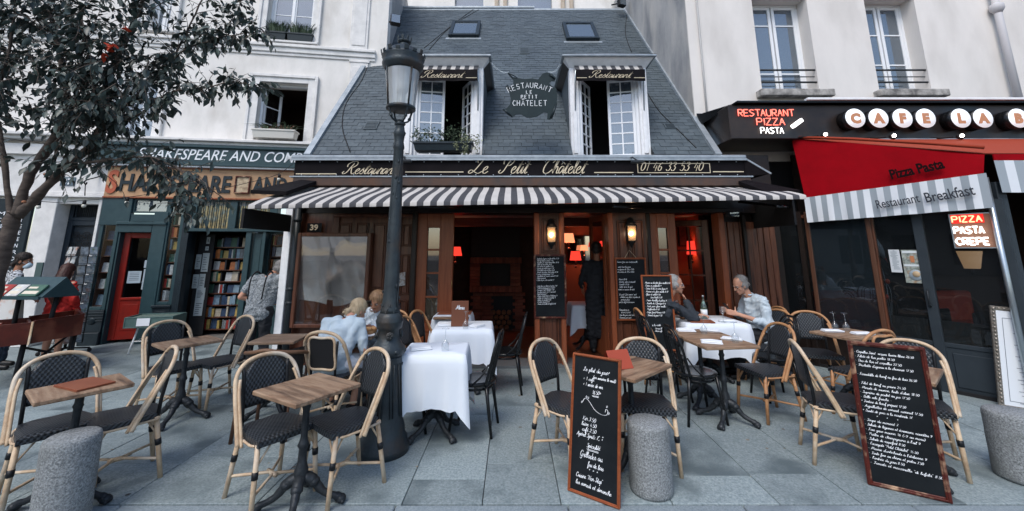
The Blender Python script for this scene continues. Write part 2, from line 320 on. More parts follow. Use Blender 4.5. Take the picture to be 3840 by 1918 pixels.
# ---------------------------------------------------------------- handwriting: strokes in tenths of x-height
GL = {
'a': (9, "8,9 4,10 1,5 3,0 6,3 8,9|8,9 8,3 9,0 11,2"), 'b': (8, "0,2 4,12 5,19 3,20 2,14 2,3 4,0 7,3 6,8 3,8"), 'c': (8, "8,8 5,10 1,6 2,1 5,0 9,3"),
'd': (9, "8,9 4,10 1,5 3,0 6,3 8,9|9,20 8,6 9,0 11,2"), 'e': (8, "1,4 5,6 6,9 4,10 1,6 2,1 5,0 9,3"), 'f': (6, "0,2 4,10 6,18 5,20 3,16 2,0 1,-8 3,-9 4,-2 3,1 6,2"),
'g': (9, "8,9 4,10 1,5 3,0 6,3 8,9|8,9 7,-4 4,-10 1,-8 4,-3 11,2"), 'h': (9, "0,2 4,13 5,19 3,20 2,12 1,0|1,3 4,9 6,10 7,7 7,2 8,0 11,2"), 'i': (5, "0,2 3,10 2,3 3,0 6,2|4,14 4,15"),
'j': (5, "0,2 3,10 2,-4 0,-9 -3,-8 0,-3 6,2|4,14 4,15"), 'k': (8, "0,2 4,13 5,19 3,20 2,12 1,0|1,4 5,10 6,8 3,5 6,0 10,2"), 'l': (5, "0,2 4,12 5,18 3,20 2,14 2,3 3,0 6,2"),
'm': (13, "0,2 2,10 1,0|1,4 4,10 6,9 5,0|5,4 8,10 10,9 10,2 11,0 14,2"), 'n': (10, "0,2 2,10 1,0|1,4 5,10 7,9 7,2 8,0 11,2"), 'o': (8, "5,10 1,7 2,1 5,0 8,4 6,10 5,10|6,9 10,8"),
'p': (9, "0,2 3,10 2,0 0,-10|2,3 5,10 8,8 7,2 4,0 2,2|7,1 10,2"), 'q': (9, "8,9 4,10 1,5 3,0 6,3 8,9|8,9 6,-10|7,-2 11,2"), 'r': (7, "0,2 3,11 4,9 7,9 6,3 7,0 9,2"),
's': (7, "0,2 5,11 5,8 7,3 4,0 1,2|6,1 8,2"), 't': (7, "0,2 4,12 6,19|6,19 3,4 4,0 7,2|2,13 9,13"), 'u': (9, "0,2 3,10 2,3 4,0 7,4 8,10|8,10 8,3 9,0 11,2"),
'v': (8, "0,2 3,10 4,1 5,0 8,10 10,9"), 'w': (12, "0,2 3,10 3,1 6,3 7,10|7,10 7,1 10,2 11,10 13,9"), 'x': (8, "1,10 4,5 7,0|8,10 1,0"), 'y': (9, "0,2 3,10 3,3 5,1 8,10|8,10 6,-5 3,-10 1,-8 5,-3 11,2"),
'z': (8, "1,8 4,10 7,9|7,9 1,1|1,1 4,0 9,1"), '0': (10, "5,18 1,12 1,4 4,0 8,5 8,14 5,18"), '1': (7, "2,14 5,18|5,18 4,0"), '2': (10, "1,14 4,18 8,15 6,8 0,1|0,1 4,1 9,0"),
'3': (10, "2,17 6,18 8,14 4,10|4,10 8,7 6,1 2,0 0,3"), '4': (10, "5,18 1,6|1,6 9,6|7,11 6,-1"), '5': (10, "9,18 3,18|3,18 2,10|2,10 6,11 8,6 5,0 0,2"), '6': (10, "8,17 4,14 1,6 3,0 7,2 7,8 3,8 1,5"),
'7': (10, "1,17 9,18|9,18 4,8 3,0|3,9 8,9"), '8': (10, "8,15 5,18 2,14 6,9 7,4 4,0 1,3 3,8 7,13 8,15"), '9': (10, "8,12 5,9 2,12 4,17 8,16 8,10 6,4 2,0"),
'A': (13, "0,0 5,11 9,20|9,20 9,8 10,0|3,8 12,8"), 'B': (12, "3,0 4,19|1,17 6,20 10,17 8,12 4,11|4,11 9,10 10,4 6,0 1,1"), 'C': (12, "11,15 10,19 6,20 2,12 2,4 6,0 11,4"), 'D': (12, "4,19 3,0|1,18 7,20 12,13 9,2 4,0 1,1"),
'E': (11, "10,17 7,20 4,17 4,12 7,11 2,9 1,3 5,0 10,4"), 'F': (11, "5,18 4,6 2,0 0,2|1,17 6,20 12,19|3,10 9,11"), 'G': (12, "11,15 10,19 6,20 2,12 2,4 6,0 9,6 9,9|9,9 9,-4 5,-9 2,-5"), 'I': (7, "5,20 4,6 2,0 0,2"),
'K': (12, "4,19 3,0|11,19 4,9|4,9 11,0"), 'L': (12, "3,14 7,20 8,17 5,6 1,0 1,3 5,2 12,1"), 'M': (16, "0,0 3,10 5,20|5,20 7,3|7,3 13,20|13,20 14,4 16,0"), 'N': (13, "0,0 4,19|4,19 9,1|9,1 13,20"),
'P': (11, "4,19 3,0|1,16 6,20 10,17 9,11 4,9"), 'R': (12, "4,19 3,0|1,16 6,20 10,17 8,11 4,10|5,10 10,0 13,2"), 'S': (10, "10,17 7,20 4,16 8,9 7,2 3,0 0,4"), 'T': (11, "1,17 6,19 12,19|7,19 6,6 3,0 1,2"), 'U': (12, "2,19 2,5 6,0 9,5 10,19|10,19 10,3 13,1"),
'.': (4, "2,0 2,1"), ',': (4, "2,1 1,-3"), '-': (8, "1,6 7,6"), '—': (11, "0,6 10,7"), '*': (9, "2,8 7,14|7,8 2,14|4,7 5,15"), "'": (4, "3,20 2,16"), '"': (6, "2,20 1,16|5,20 4,16"), '(': (6, "5,21 1,12 2,2 5,-2"), ')': (6, "1,21 5,12 4,2 1,-2"),
'+': (9, "1,7 8,7|4,3 5,12"), '°': (5, "3,20 1,18 3,16 5,18 3,20"), ':': (4, "2,2 2,3|3,8 3,9"), ' ': (8, ""),
'Œ': (6, "0,2 4,12 5,18 3,20 2,14 2,3 3,0 6,2")}
# copperplate capitals for the painted sign
CAL = {'R': (21, "13,20 10,12 7,3 3,0 0,2 2,5|4,13 3,18 9,23 17,23 19,18 15,13 10,12|12,12 14,5 17,0 21,2"), 'L': (20, "9,15 7,19 11,23 15,20 12,12 8,4 3,0 0,2 3,5 9,2 15,0 20,3"), 'P': (19, "13,20 10,12 7,3 3,0 0,2 2,5|4,13 3,18 9,23 17,23 19,18 15,12 10,11"),
'C': (19, "15,15 18,19 15,23 9,20 4,11 4,3 8,0 13,1 18,6|9,20 5,22 3,18")}
ACC = {'é': ('e', "5,13 8,17"), 'è': ('e', "3,17 6,13"), 'ê': ('e', "2,13 5,16|5,16 8,13"), 'â': ('a', "2,13 5,16|5,16 8,13"), 'à': ('a', "3,17 6,13"), 'î': ('i', ""), 'œ': None}
def glyph(ch, cal):
    if ch == 'œ': return None
    if ch in ACC and ACC[ch]: b = GL[ACC[ch][0]]; return (b[0], b[1]+('|'+ACC[ch][1] if ACC[ch][1] else ''))
    if cal and ch in CAL: return CAL[ch]
    return GL.get(ch) or GL.get(ch.upper()) or GL[' ']
def strokes(text, cal=False):
    text = text.replace('œ', 'oe'); x = 0; o = []
    for ch in text:
        g = glyph(ch, cal)
        for s in g[1].split('|'):
            if not s: continue
            o.append([(x+float(p.split(',')[0]), float(p.split(',')[1])) for p in s.split()])
        x += g[0]
    return o, x
def ribbon(mb, pts, w, y=0, thick=True):
    """flat stroke in the xz plane facing -y"""
    n = len(pts); vs_ = []
    for i in range(n):
        a = pts[max(i-1, 0)]; b = pts[min(i+1, n-1)]; dx, dz = b[0]-a[0], b[1]-a[1]; l = math.hypot(dx, dz) or 1e-6
        ww = w*(.45+.75*abs(dz)/l) if thick else w
        if thick and (i == 0 or i == n-1): ww *= .6
        nx, nz = -dz/l*ww/2, dx/l*ww/2
        vs_ += [(pts[i][0]+nx, y, pts[i][1]+nz), (pts[i][0]-nx, y, pts[i][1]-nz)]
    mb.add(vs_, [(2*i, 2*i+1, 2*i+3, 2*i+2) for i in range(n-1)], False)
def write(mb, text, x, z, xh, w, slant=.3, y=0, dx=0, dz=0, cal=False, jit=0, thick=True, width=None, rng=random.Random(3)):
    st, adv = strokes(text, cal); s = xh/10; sx = s if width is None else width/max(adv, 1)
    for k in st:
        p = [(x+(px+pz*slant)*sx, z+pz*s+(px*sx)*dz) for px, pz in k]
        if jit: j = rng.uniform(-jit, jit)*s; p = [(a, b+j) for a, b in p]
        q = [(v.x, v.y) for v in cr([(a, b, 0) for a, b in p], 4)] if len(p) > 2 else p
        ribbon(mb, q, w, y, thick)
    return x+adv*sx
def textmesh(body, h, depth=.004, bold=0, shear=0, width=None, align='LEFT'):
    """block lettering from Blender's built-in face, capital height h, in the xz plane facing -y"""
    cu = bpy.data.curves.new('lettering', 'FONT'); cu.body = body; cu.size = h/.72; cu.extrude = depth/2; cu.offset = bold; cu.shear = shear; cu.align_x = align; cu.resolution_u = 3
    o = bpy.data.objects.new('lettering', cu); link(o); dg = bpy.context.evaluated_depsgraph_get(); me = bpy.data.meshes.new_from_object(o.evaluated_get(dg))
    bpy.data.objects.remove(o); bpy.data.curves.remove(cu)
    xs = [v.co.x for v in me.vertices]; sx = 1 if not width else width/(max(xs)-min(xs)); x0 = min(xs) if width else 0
    for v in me.vertices: v.co = Vector(((v.co.x-x0)*sx, -v.co.z, v.co.y))
    return me
def text(parent, body, x, z, h, m, y=-.004, name='lettering', world=False, **k):
    me = textmesh(body, h, **k); me.materials.clear(); me.materials.append(m)
    return part(name, me, None, parent, loc=(x, y, z)) if not isinstance(me, MB) else None
# ================================================================= GROUND
g = MB(); g.quad((-40, 3.12, -.03), (40, 3.12, -.03), (40, 60, -.03), (-40, 60, -.03)); gb = struct('pavement', g, M['joint'])
rg = random.Random(11); X = [-9.4]
fixed = [-2.64, -1.72, -.74, -.20, .33, 1.08, 1.80, 2.35, 3.05]
while X[-1] < -3.4: X.append(X[-1]+rg.uniform(.55, .8))
X[-1] = -3.4; X += fixed
while X[-1] < 9.5: X.append(X[-1]+rg.uniform(.55, .85))
slabs = []
for i in range(len(X)-1):
    y = 3.12
    y += 0; ys = [y]; first = {(-.20): .53, 1.80: .38, -.74: .3}.get(X[i], rg.uniform(.3, 1.2))
    ys.append(y+first)
    while ys[-1] < 11.5: ys.append(ys[-1]+rg.uniform(1.0, 1.35))
    for j in range(len(ys)-1): slabs.append((X[i], ys[j], X[i+1], ys[j+1]))
for x0, y0, x1, y1 in slabs:
    mb = MB(); h = rg.uniform(-.002, .0015); e = .003; cx, cy = (x0+x1)/2, (y0+y1)/2
    mb.box(x0+e-cx, y0+e-cy, -.05, x1-e-cx, y1-e-cy, h, .0025); part('slab', mb, M['granite'], gb, loc=(cx, cy, 0))
x = -12
k = MB(); k.quad((-14, 2.4, -.04), (14, 2.4, -.04), (14, 3.12, -.04), (-14, 3.12, -.04)); kb = struct('kerb', k, M['joint'])
while x < 12:
    l = rg.uniform(.9, 1.3); mb = MB(); mb.box(-l/2+.004, -.15, -.2, l/2-.004, .15, rg.uniform(-.002, .001), .008); part('kerb_stone', mb, M['kerb'], kb, loc=(x+l/2, 2.96, 0)); 
    mb = MB(); mb.box(-l/2+.004, -.17, -.2, l/2-.004, .17, rg.uniform(-.002, .001), .008); part('kerb_stone', mb, M['kerb'], kb, loc=(x+l/2+.3, 2.625, 0)); x += l
mb = MB(); rg = random.Random(3)
for i in range(90):
    c_ = Vector((rg.uniform(-4, 4.5), rg.uniform(3.1, 6), .0005)); n_ = 5; s_ = rg.uniform(.006, .02); mb.add([c_+Vector((s_*math.cos(a*1.25+i)*rg.uniform(.6, 1.3), s_*math.sin(a*1.25+i)*rg.uniform(.6, 1.3), .002)) for a in range(n_)], [tuple(range(n_))])
solo('street_litter', mb, mat('gum and dry leaf bits', (.30, .26, .2), .9, (.05, .05, .05), 2), 'scattered gum spots and tiny leaf scraps on the pavement', 'litter', kind='stuff')
mb = MB(); mb.quad((-60, -60, -.12), (60, -60, -.12), (60, 2.46, -.12), (-60, 2.46, -.12)); struct('road', mb, M['asphalt'])
mb = MB(); mb.quad((-120, -120, -.3), (120, -120, -.3), (120, 120, -.3), (-120, 120, -.3)); struct('ground', mb, M['asphalt'])
# ================================================================= wall helper
def wall(mb, x0, x1, z0, z1, holes, y0=0, y1=.35):
    xs = sorted({x0, x1} | {h[0] for h in holes} | {h[2] for h in holes}); zs = sorted({z0, z1} | {h[1] for h in holes} | {h[3] for h in holes})
    xs = [x for x in xs if x0 <= x <= x1]; zs = [z for z in zs if z0 <= z <= z1]
    for i in range(len(xs)-1):
        run = None
        for j in range(len(zs)-1):
            cx, cz = (xs[i]+xs[i+1])/2, (zs[j]+zs[j+1])/2; solid = not any(h[0] < cx < h[2] and h[1] < cz < h[3] for h in holes)
            if solid: run = [zs[j], zs[j+1]] if run is None else [run[0], zs[j+1]]
            if run and (not solid or j == len(zs)-2): mb.box(xs[i], y0, run[0], xs[i+1], y1, run[1]); run = None
def framebox(mb, x0, z0, x1, z1, w, y0, y1, bev=0, wb=None):
    wb = w if wb is None else wb
    mb.box(x0, y0, z0, x0+w, y1, z1, bev); mb.box(x1-w, y0, z0, x1, y1, z1, bev); mb.box(x0+w, y0, z1-w, x1-w, y1, z1, bev); mb.box(x0+w, y0, z0, x1-w, y1, z0+wb, bev)
def casement(parent, x0, z0, x1, z1, nx, nz, fm, gm, y=0, w=.045, bar=.018, ang=0, hinge='l', name='casement', depth=.04, frames=None):
    """a glazed leaf: frame > bars and panes; ang opens it about the hinge side"""
    W = x1-x0; mb = MB(); framebox(mb, 0, 0, W, z1-z0, w, 0, depth, .004)
    s = 1 if hinge == 'l' else -1
    o = part(name, mb if s == 1 else mirror(mb), fm, parent, loc=(x0 if s == 1 else x1, y, z0)); o.rotation_euler = (0, 0, ang)
    iw, ih = W-2*w, z1-z0-2*w; b = MB()
    for i in range(1, nx): b.box(w+iw*i/nx-bar/2, .006, w, w+iw*i/nx+bar/2, depth-.006, w+ih, 0)
    for j in range(1, nz): b.box(w, .008, w+ih*j/nz-bar/2, w+iw, depth-.008, w+ih*j/nz+bar/2, 0)
    if b.v: part('glazing_bar', b if s == 1 else mirror(b), fm, o)
    if not (parent.parent):
        for i in range(nx):
            for j in range(nz):
                p = MB(); p.box(w+iw*i/nx+.002, depth/2-.003, w+ih*j/nz+.002, w+iw*(i+1)/nx-.002, depth/2+.003, w+ih*(j+1)/nz-.002)
                part('pane', p if s == 1 else mirror(p), gm, o)
    return o
def mirror(mb):
    m2 = MB(); m2.v = [(-x, y, z) for x, y, z in mb.v]; m2.f = [f[::-1] for f in mb.f]; m2.m = mb.m; m2.sm = mb.sm; return m2
# ================================================================= BOOKSHOP BUILDING (left), facade turned 9 degrees
FA = Frame(-5, 8.2, 9)
BA = thing('apartment_building', 'cream plastered building on the left with green bookshop front at street level', 'building', (-5, 8.2, 0), R(9))
def ra(u0, v0, u1, v1, off=0): return FA.rect(u0, v0, u1, v1, off)
wx0, wx1 = -12, FA.uv(1457, 60)[0]
low = ra(965, 312, 1148, 532); up = ra(1012, -160, 1182, 160); lw2 = ra(455, 300, 585, 525); up2 = ra(575, -200, 660, 118)
hs = [low, up, lw2, up2, (-5.2, 0, 1.4, 2.52), (-8.5, 3.3+.7, -7.3, 5.2)]
mb = MB(); wall(mb, wx0, wx1, 0, 9.5, hs, 0, .4); part('wall', mb, M['plaster'], BA)
mb = MB(); mb.box(wx1-.02, .401, 3, wx1, 4.5, 9.5); part('side_wall', mb, M['weathered'], BA)
# string course, drip ledge, pilasters
zc = FA.uv(1000, 174)[1]
mb = MB(); mb.box(wx0, -.10, zc-.02, wx1-.22, 0, zc+.05, .01); mb.box(wx0, -.06, zc-.13, wx1-.22, 0, zc-.02, .01); mb.box(wx0, -.03, zc-.20, wx1-.22, 0, zc-.13, .01); part('string_course', mb, M['stone_trim'], BA)
a = ra(1318, 0, 1385, 165); b = ra(1305, 192, 1372, 560)
mb = MB(); mb.box(a[0], -.035, zc+.05, a[2], 0, 9.5, .006); mb.box(a[0]+.05, -.05, zc+.15, a[2]-.05, -.035, 9.4, .006); part('pilaster', mb, M['stone_trim'], BA)
mb = MB(); mb.box(b[0], -.035, 3.3, b[2], 0, zc-.25, .006); mb.box(b[0]-.03, -.05, zc-.25, b[2]+.03, 0, zc-.2, .006); mb.box(b[0]+.05, -.048, 3.4, b[2]-.05, -.035, zc-.35, .006); part('pilaster', mb, M['stone_trim'], BA)
def surround(r, w, wt=None, bottom=False):
    mb = MB(); wt = wt or w; x0, z0, x1, z1 = r
    mb.box(x0-w, -.04, z0, x0, .02, z1+wt, .006); mb.box(x1, -.04, z0, x1+w, .02, z1+wt, .006); mb.box(x0, -.04, z1, x1, .02, z1+wt, .006)
    mb.box(x0-w-.03, -.07, z0, x0-w+.03, -.005, z1+wt+.03, .006); mb.box(x1+w-.03, -.07, z0, x1+w+.03, -.005, z1+wt+.03, .006); mb.box(x0-w+.03, -.072, z1+wt-.03, x1+w-.03, -.005, z1+wt+.035, .006)
    part('window_surround', mb, M['stone_trim'], BA)
    mb = MB(); mb.box(x0-w-.02, -.1, z0-.05, x1+w+.02, .1, z0, .008); part('window_sill', mb, M['stone_trim'], BA)
for r_ in (low, up, lw2, up2): surround(r_, .17 if r_ is low else .14, .14)
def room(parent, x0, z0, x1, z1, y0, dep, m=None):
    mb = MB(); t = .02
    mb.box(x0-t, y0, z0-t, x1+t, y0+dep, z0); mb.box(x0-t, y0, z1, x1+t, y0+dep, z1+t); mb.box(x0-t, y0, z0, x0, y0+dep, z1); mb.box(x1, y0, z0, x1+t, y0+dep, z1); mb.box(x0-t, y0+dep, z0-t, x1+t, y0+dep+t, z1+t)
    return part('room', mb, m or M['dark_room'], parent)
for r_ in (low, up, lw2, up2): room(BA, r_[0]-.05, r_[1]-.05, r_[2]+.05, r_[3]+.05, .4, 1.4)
def french(parent, r, nz, gm, y=.16, fm=None, w=.05, mid=.07):
    fm = fm or M['white_frame']; x0, z0, x1, z1 = r; xm = (x0+x1)/2
    mb = MB(); framebox(mb, x0, z0, x1, z1, .04, y-.02, y+.06, .004); part('window_frame', mb, fm, parent)
    casement(parent, x0+.04, z0+.04, xm, z1-.04, 1, nz, fm, gm, y, w); casement(parent, xm, z0+.04, x1-.04, z1-.04, 1, nz, fm, gm, y, w)
    mb = MB(); mb.box(xm-.022, y-.02, z0+.04, xm+.022, y-.001, z1-.04, .005); part('meeting_stile', mb, fm, parent)
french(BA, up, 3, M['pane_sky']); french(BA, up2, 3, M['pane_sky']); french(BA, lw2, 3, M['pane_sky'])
x0, z0, x1, z1 = low; mb = MB(); framebox(mb, x0, z0, x1, z1, .045, .12, .2, .004); part('window_frame', mb, M['white_frame'], BA)
casement(BA, x0+.04, z0+.04, (x0+x1)/2, z1-.04, 1, 3, M['white_frame'], M['pane'], .18, .05, ang=R(62))
casement(BA, (x0+x1)/2, z0+.04, x1-.04, z1-.04, 1, 3, M['white_frame'], M['pane'], .18, .05, ang=R(-96), hinge='r')
mb = MB(); mb.box(up[0]+.1, .36, up[1]+.1, up[0]+.75, .37, up[3]); c_ = mat('net curtain', (.55, .6, .65), .9); part('net_curtain', mb, c_, BA)
# ledge and fascias over the shop
zl = FA.uv(700, 535)[1]; fx0 = FA.uv(365, 580)[0]; fx1 = FA.uv(1170, 580)[0]
mb = MB(); mb.box(wx0, -.30, zl-.02, fx1+.45, 0, zl+.03, .006); mb.box(wx0, -.22, zl-.08, fx1+.45, 0, zl-.02, .006); part('ledge', mb, M['stone_trim'], BA)
z1_ = zl-.081; z0_ = FA.uv(800, 618, -.2)[1]; zo0 = FA.uv(700, 742, -.1)[1]; ox0 = FA.uv(396, 690, -.1)[0]
BS = thing('shop_sign', 'dark green bookshop fascia with white italic capitals above the ochre one', 'sign', (-5, 8.2, 0), R(9))
mb = MB(); mb.box(fx0, -.20, z0_, fx1+.4, -.001, z1_, .006); part('panel', mb, M['teal'], BS)
mb = MB(); mb.box(fx0-.02, -.25, z1_-.07, fx1+.42, -.201, z1_-.005, .012); mb.box(fx0-.02, -.23, z0_-.03, fx1+.42, -.201, z0_+.012, .006); part('moulding', mb, M['teal'], BS)
mb = MB(); mb.box(fx0, -.199, z0_-.06, fx1+.42, -.0, z0_-.031); part('light_rail', mb, M['white_paint'], BS)
lx0 = FA.uv(515, 595, -.2)[0]; lx1 = FA.uv(1235, 600, -.2)[0]
text(BS, 'SHAKESPEARE AND COMPANY', lx0, z0_+.085, .215, M['cream_letter'] if False else M['white_letter'], y=-.206, bold=.001, shear=.28, width=lx1-lx0)
OS = thing('shop_sign', 'ochre bookshop signboard with big carved capitals and framed portrait', 'sign', (-5, 8.2, 0), R(9))
zt = z0_-.062; mb = MB(); mb.box(ox0, -.10, zo0, fx1+.42, -.001, zt, .004); part('board', mb, M['ochre'], OS)
mb = MB(); mb.box(ox0, -.13, zo0-.03, fx1+.42, -.0, zo0-.001, .006); mb.box(ox0, -.12, zt-.025, fx1+.42, -.101, zt, .004); part('trim', mb, M['orange_wood'], OS)
hh = zt-zo0
def carved(txt, u0, u1, m, h=.62, zf=.2, b=.012): 
    a_, b_ = FA.uv(u0, 690, -.1)[0], FA.uv(u1, 690, -.1)[0]; text(OS, txt, a_, zo0+hh*zf, hh*h, m, y=-.112, depth=.02, bold=b, shear=.06, width=b_-a_)
carved('S', 402, 442, M['red_letter'], .74, .13, .016); carved('HAKESPEARE', 450, 868, M['teal_dark'], .56, .2); carved('AND', 948, 1078, M['teal_dark'], .56, .2)
pr = FA.rect(882, 662, 938, 727, -.12); mb = MB(); framebox(mb, pr[0], pr[1], pr[2], pr[3], .022, -.15, -.1, .004); part('portrait_frame', mb, M['frame_red'], OS)
mb = MB(); mb.box(pr[0]+.022, -.125, pr[1]+.022, pr[2]-.022, -.105, pr[3]-.022); part('portrait', mb, mat('portrait print', (.62, .5, .33), .7, (.2, .13, .08), 9, c3=(.5, .4, .28), sc3=20), OS)
# ---- number 37 bay, left of the shop
bx0, bx1 = FA.uv(90, 720)[0], ox0
zb = FA.uv(300, 742)[1]
mb = MB(); mb.box(-5.2, -.06, zb, bx1-.002, 0, z1_-.08, .004); mb.box(-5.2, -.10, zb-.0, bx1-.002, -.06, zb+.05, .006); mb.box(-5.2, -.08, zb+.05, bx1-.002, -.06, zb+.10, .006); mb.box(-5.2, -.14, z1_-.28, bx1-.002, -.06, z1_-.08, .008)
part('lintel_band', mb, M['stone_trim'], BA)
def bx(mb, r, y0, y1, bev=.006): mb.box(r[0], y0, r[1], r[2], y1, r[3], bev)
np_ = ra(228, 665, 284, 698, -.06)
nb = thing('number_plaque', 'blue grey plaque with white number 37 on pale stone', 'plaque', FA.w(np_[0], -.062, np_[1]), R(9))
mb = MB(); mb.box(0, -.012, 0, np_[2]-np_[0], 0, np_[3]-np_[1], .004); part('plate', mb, mat('blue grey enamel', (.1, .14, .17), .4), nb)
text(nb, '37', .045, .028, np_[3]-np_[1]-.055, M['white_letter'], y=-.016, bold=.004, width=np_[2]-np_[0]-.09)
pl = ra(100, 745, 165, 1290); pr2 = ra(376, 745, 398, 1290); plw = ra(60, 745, 100, 1290)
mb = MB(); xl = FA.uv(115, 900)[0]; xr = FA.uv(165, 900)[0]; mb.box(xl, -.04, 0, xr+.12, .36, zb-.001, .008); part('door_jamb', mb, M['stone_trim'], BA)
dr = (FA.uv(195, 900)[0], .06, FA.uv(352, 900)[0], zb-.002)
mb = MB(); mb.box(dr[2], -.04, 0, dr[2]+.05, .36, zb-.001, .004); part('door_jamb', mb, M['stone_trim'], BA)
# iron door with grille
D3 = part('entrance_door', MB().box(dr[0], .30, dr[1], dr[2], .36, dr[3]), M['iron_door'], BA)
mb = MB(); zt_ = dr[3]; framebox(mb, dr[0], dr[1], dr[2], zt_-.42, .09, .24, .3, .008); framebox(mb, dr[0], zt_-.42, dr[2], zt_, .07, .24, .3, .008); framebox(mb, dr[0]+.11, zt_-.36, dr[2]-.11, zt_-.10, .015, .23, .26, .004); mb.box(dr[0]+.09, .24, .75, dr[2]-.09, .3, .84, .006); part('door_frame', mb, M['iron_door'], D3)
mb = MB(); dw = dr[2]-dr[0]
for i in range(13):
    x = dr[0]+.14+(dw-.28)*i/12; mb.tube([(x, .25, zt_-.34), (x, .25, zt_-.12)], .007, 5)
for j in range(7):
    for i in range(5):
        cx = dr[0]+.16+(dw-.32)*i/4; cz = .95+j*.155+(.0 if i % 2 else .06); pts = [(cx+.075*(1-t/14)*math.cos(t*.9), .26, cz+.075*(1-t/14)*math.sin(t*.9)) for t in range(13)]; mb.tube(pts, .007, 4)
part('grille', mb, M['matte_black'], D3)
# intercom
ic = ra(134, 985, 160, 1040, -.05); mb = MB(); bx(mb, ic, -.065, -.041, .004); o = solo('intercom', mb, mat('brushed panel', (.08, .12, .12), .35, metal=.4), 'small steel intercom panel beside the number 37 doorway', 'intercom', loc=(-5, 8.2, 0), rotz=R(9))
# scroll bracket and bulb string
def hang(u, v, off=-.35): x, z = FA.uv(u, v, off); return FA.w(x, off, z)
mb = MB(); p = [hang(390, 655, -.02), hang(365, 665, -.1), hang(325, 676, -.25), hang(316, 686, -.3), hang(322, 692, -.3), hang(326, 684, -.3)]; mb.tube(cr(p, 4), .012, 6); mb.tube([hang(320, 690, -.3), hang(318, 735, -.3)], .008, 5)
solo('sign_bracket', mb, M['matte_black'], 'curled iron bracket with chain on the pale stone near the ochre board', 'bracket')
mb = MB(); p = [hang(140, 755), hang(230, 760), hang(318, 752), hang(480, 740), hang(640, 718), hang(800, 712, -.5), hang(935, 685, -.6), hang(1040, 655, -.6), hang(1105, 610, -.4)]; mb.tube(cr(p, 5), .006, 5); sl = solo('string_light', mb, M['matte_black'], 'black cable of bulbs slung across the bookshop front', 'string lights')
for u, v in [(148, 757), (318, 753), (479, 741), (780, 712), (1048, 655)]:
    c = hang(u, v); mb = MB(); mb.cyl(c, c-Vector((0, 0, .07)), .025, .028, 8); part('socket', mb, M['matte_black'], sl)
    mb = MB(); mb.ball(c-Vector((0, 0, .095)), .035, 6); part('bulb', mb, mat('bulb glass', (.6, .58, .5), .15), sl)
# black board with white verse at the far left
vb = ra(-60, 745, 100, 1290, -.02)
mb = MB(); xv1 = FA.uv(122, 860)[0]; xv0 = -4.9; V = thing('blackboard', 'tall black board lettered in white capitals on the wall behind the tree trunk', 'board', (-5, 8.2, 0), R(9))
mb.box(xv0, -.06, .55, xv1-.03, -.001, zb-.05, .006); part('panel', mb, M['teal_dark'], V)
lines = ['I MUST', 'BE CONTENT', 'SOME PEOPLE', 'CALL ME THE', 'DON QUIXOTE', 'OF THE LATIN', 'QUARTER', 'HE HAD', 'A HEAD SO', 'FAR UP IN', 'THE CLOUDS', 'I CAN BE', 'BACK IN', '', 'ALL OVER', 'OF THE WAY']
for i, t in enumerate(lines):
    if t: text(V, t, xv1-.62, zb-.35-i*.115, .07, M['white_letter'], y=-.066, depth=.003, shear=.05, width=.5)
# ---- shopfront, built from pillars, red door, book windows, open doorway
S0 = ox0
pil = ra(385, 742, 450, 830)
mb = MB(); mb.box(S0, -.10, 2.12, S0+.5, 0, zo0-.03, .008); part('pillar_capital', mb, M['teal'], BA)
w1 = ra(366, 842, 412, 1150, -.05)
def bookwindow(r, nshelf, labelpos, wid=None, y=-.08, dep=.28):
    x0, z0, x1, z1 = r; mb = MB(); framebox(mb, x0-.06, z0-.06, x1+.06, z1+.06, .06, y, y+.07, .006); f = part('display_window', mb, M['teal'], BA)
    mb = MB(); t = .01; mb.box(x0, y+.07, z0, x0+t, y+dep, z1); mb.box(x1-t, y+.07, z0, x1, y+dep, z1); mb.box(x0, y+dep, z0, x1, y+dep+t, z1); part('case_back', mb, mat('bookcase wood', (.12, .05, .025), .6), f)
    mb = MB(); mb.box(x0+.002, y+.02, z0+.002, x1-.002, y+.028, z1-.002); part('pane', mb, M['pane'], f)
    zs = []
    for i in range(nshelf):
        z = z0+(z1-z0)*i/nshelf; mb = MB(); mb.box(x0+t, y+.075, z, x1-t, y+dep-.002, z+.014); part('shelf', mb, M['brown'], f); zs.append(z+.015)
    return zs, (z1-z0)/nshelf-.02, y+.09
BKC = [('cream', (.55, .48, .36)), ('orange', (.52, .17, .05)), ('dark blue', (.03, .06, .12)), ('white', (.62, .62, .6)), ('red', (.38, .04, .03)), ('grey', (.2, .22, .23)), ('black', (.03, .03, .035)), ('green', (.06, .14, .10)), ('yellow', (.5, .35, .1)), ('pale blue', (.22, .32, .4))]
BKM = [mat(n+' book cover', c, .5, tuple(x*.6 for x in c), 18, blk=1) for n, c in BKC]; PAGE = mat('book pages', (.6, .55, .45), .8)
def bookmesh(w, h, d, m):
    mb = MB(); mb.box(0, 0, 0, w, .004, h); mb.box(0, .004, 0, .003, d, h); mb.box(w-.003, .004, 0, w, d, h); mb.mi = 1; mb.box(.003, .004, .004, w-.003, d-.004, h-.004)
    return mb.mesh('book', [m, PAGE])
SPINES = [[bookmesh(w, h, .12, m) for m in BKM] for w, h in [(.022, .17), (.03, .19), (.04, .155), (.055, .18)]]
COVERS = [[bookmesh(w, h, .02, m) for m in BKM] for w, h in [(.11, .17), (.125, .185), (.105, .15)]]
rb = random.Random(5); SW = [.022, .03, .04, .055]; SH = [.17, .19, .155, .18]; CW = [.11, .125, .105]; CHh = [.17, .185, .15]
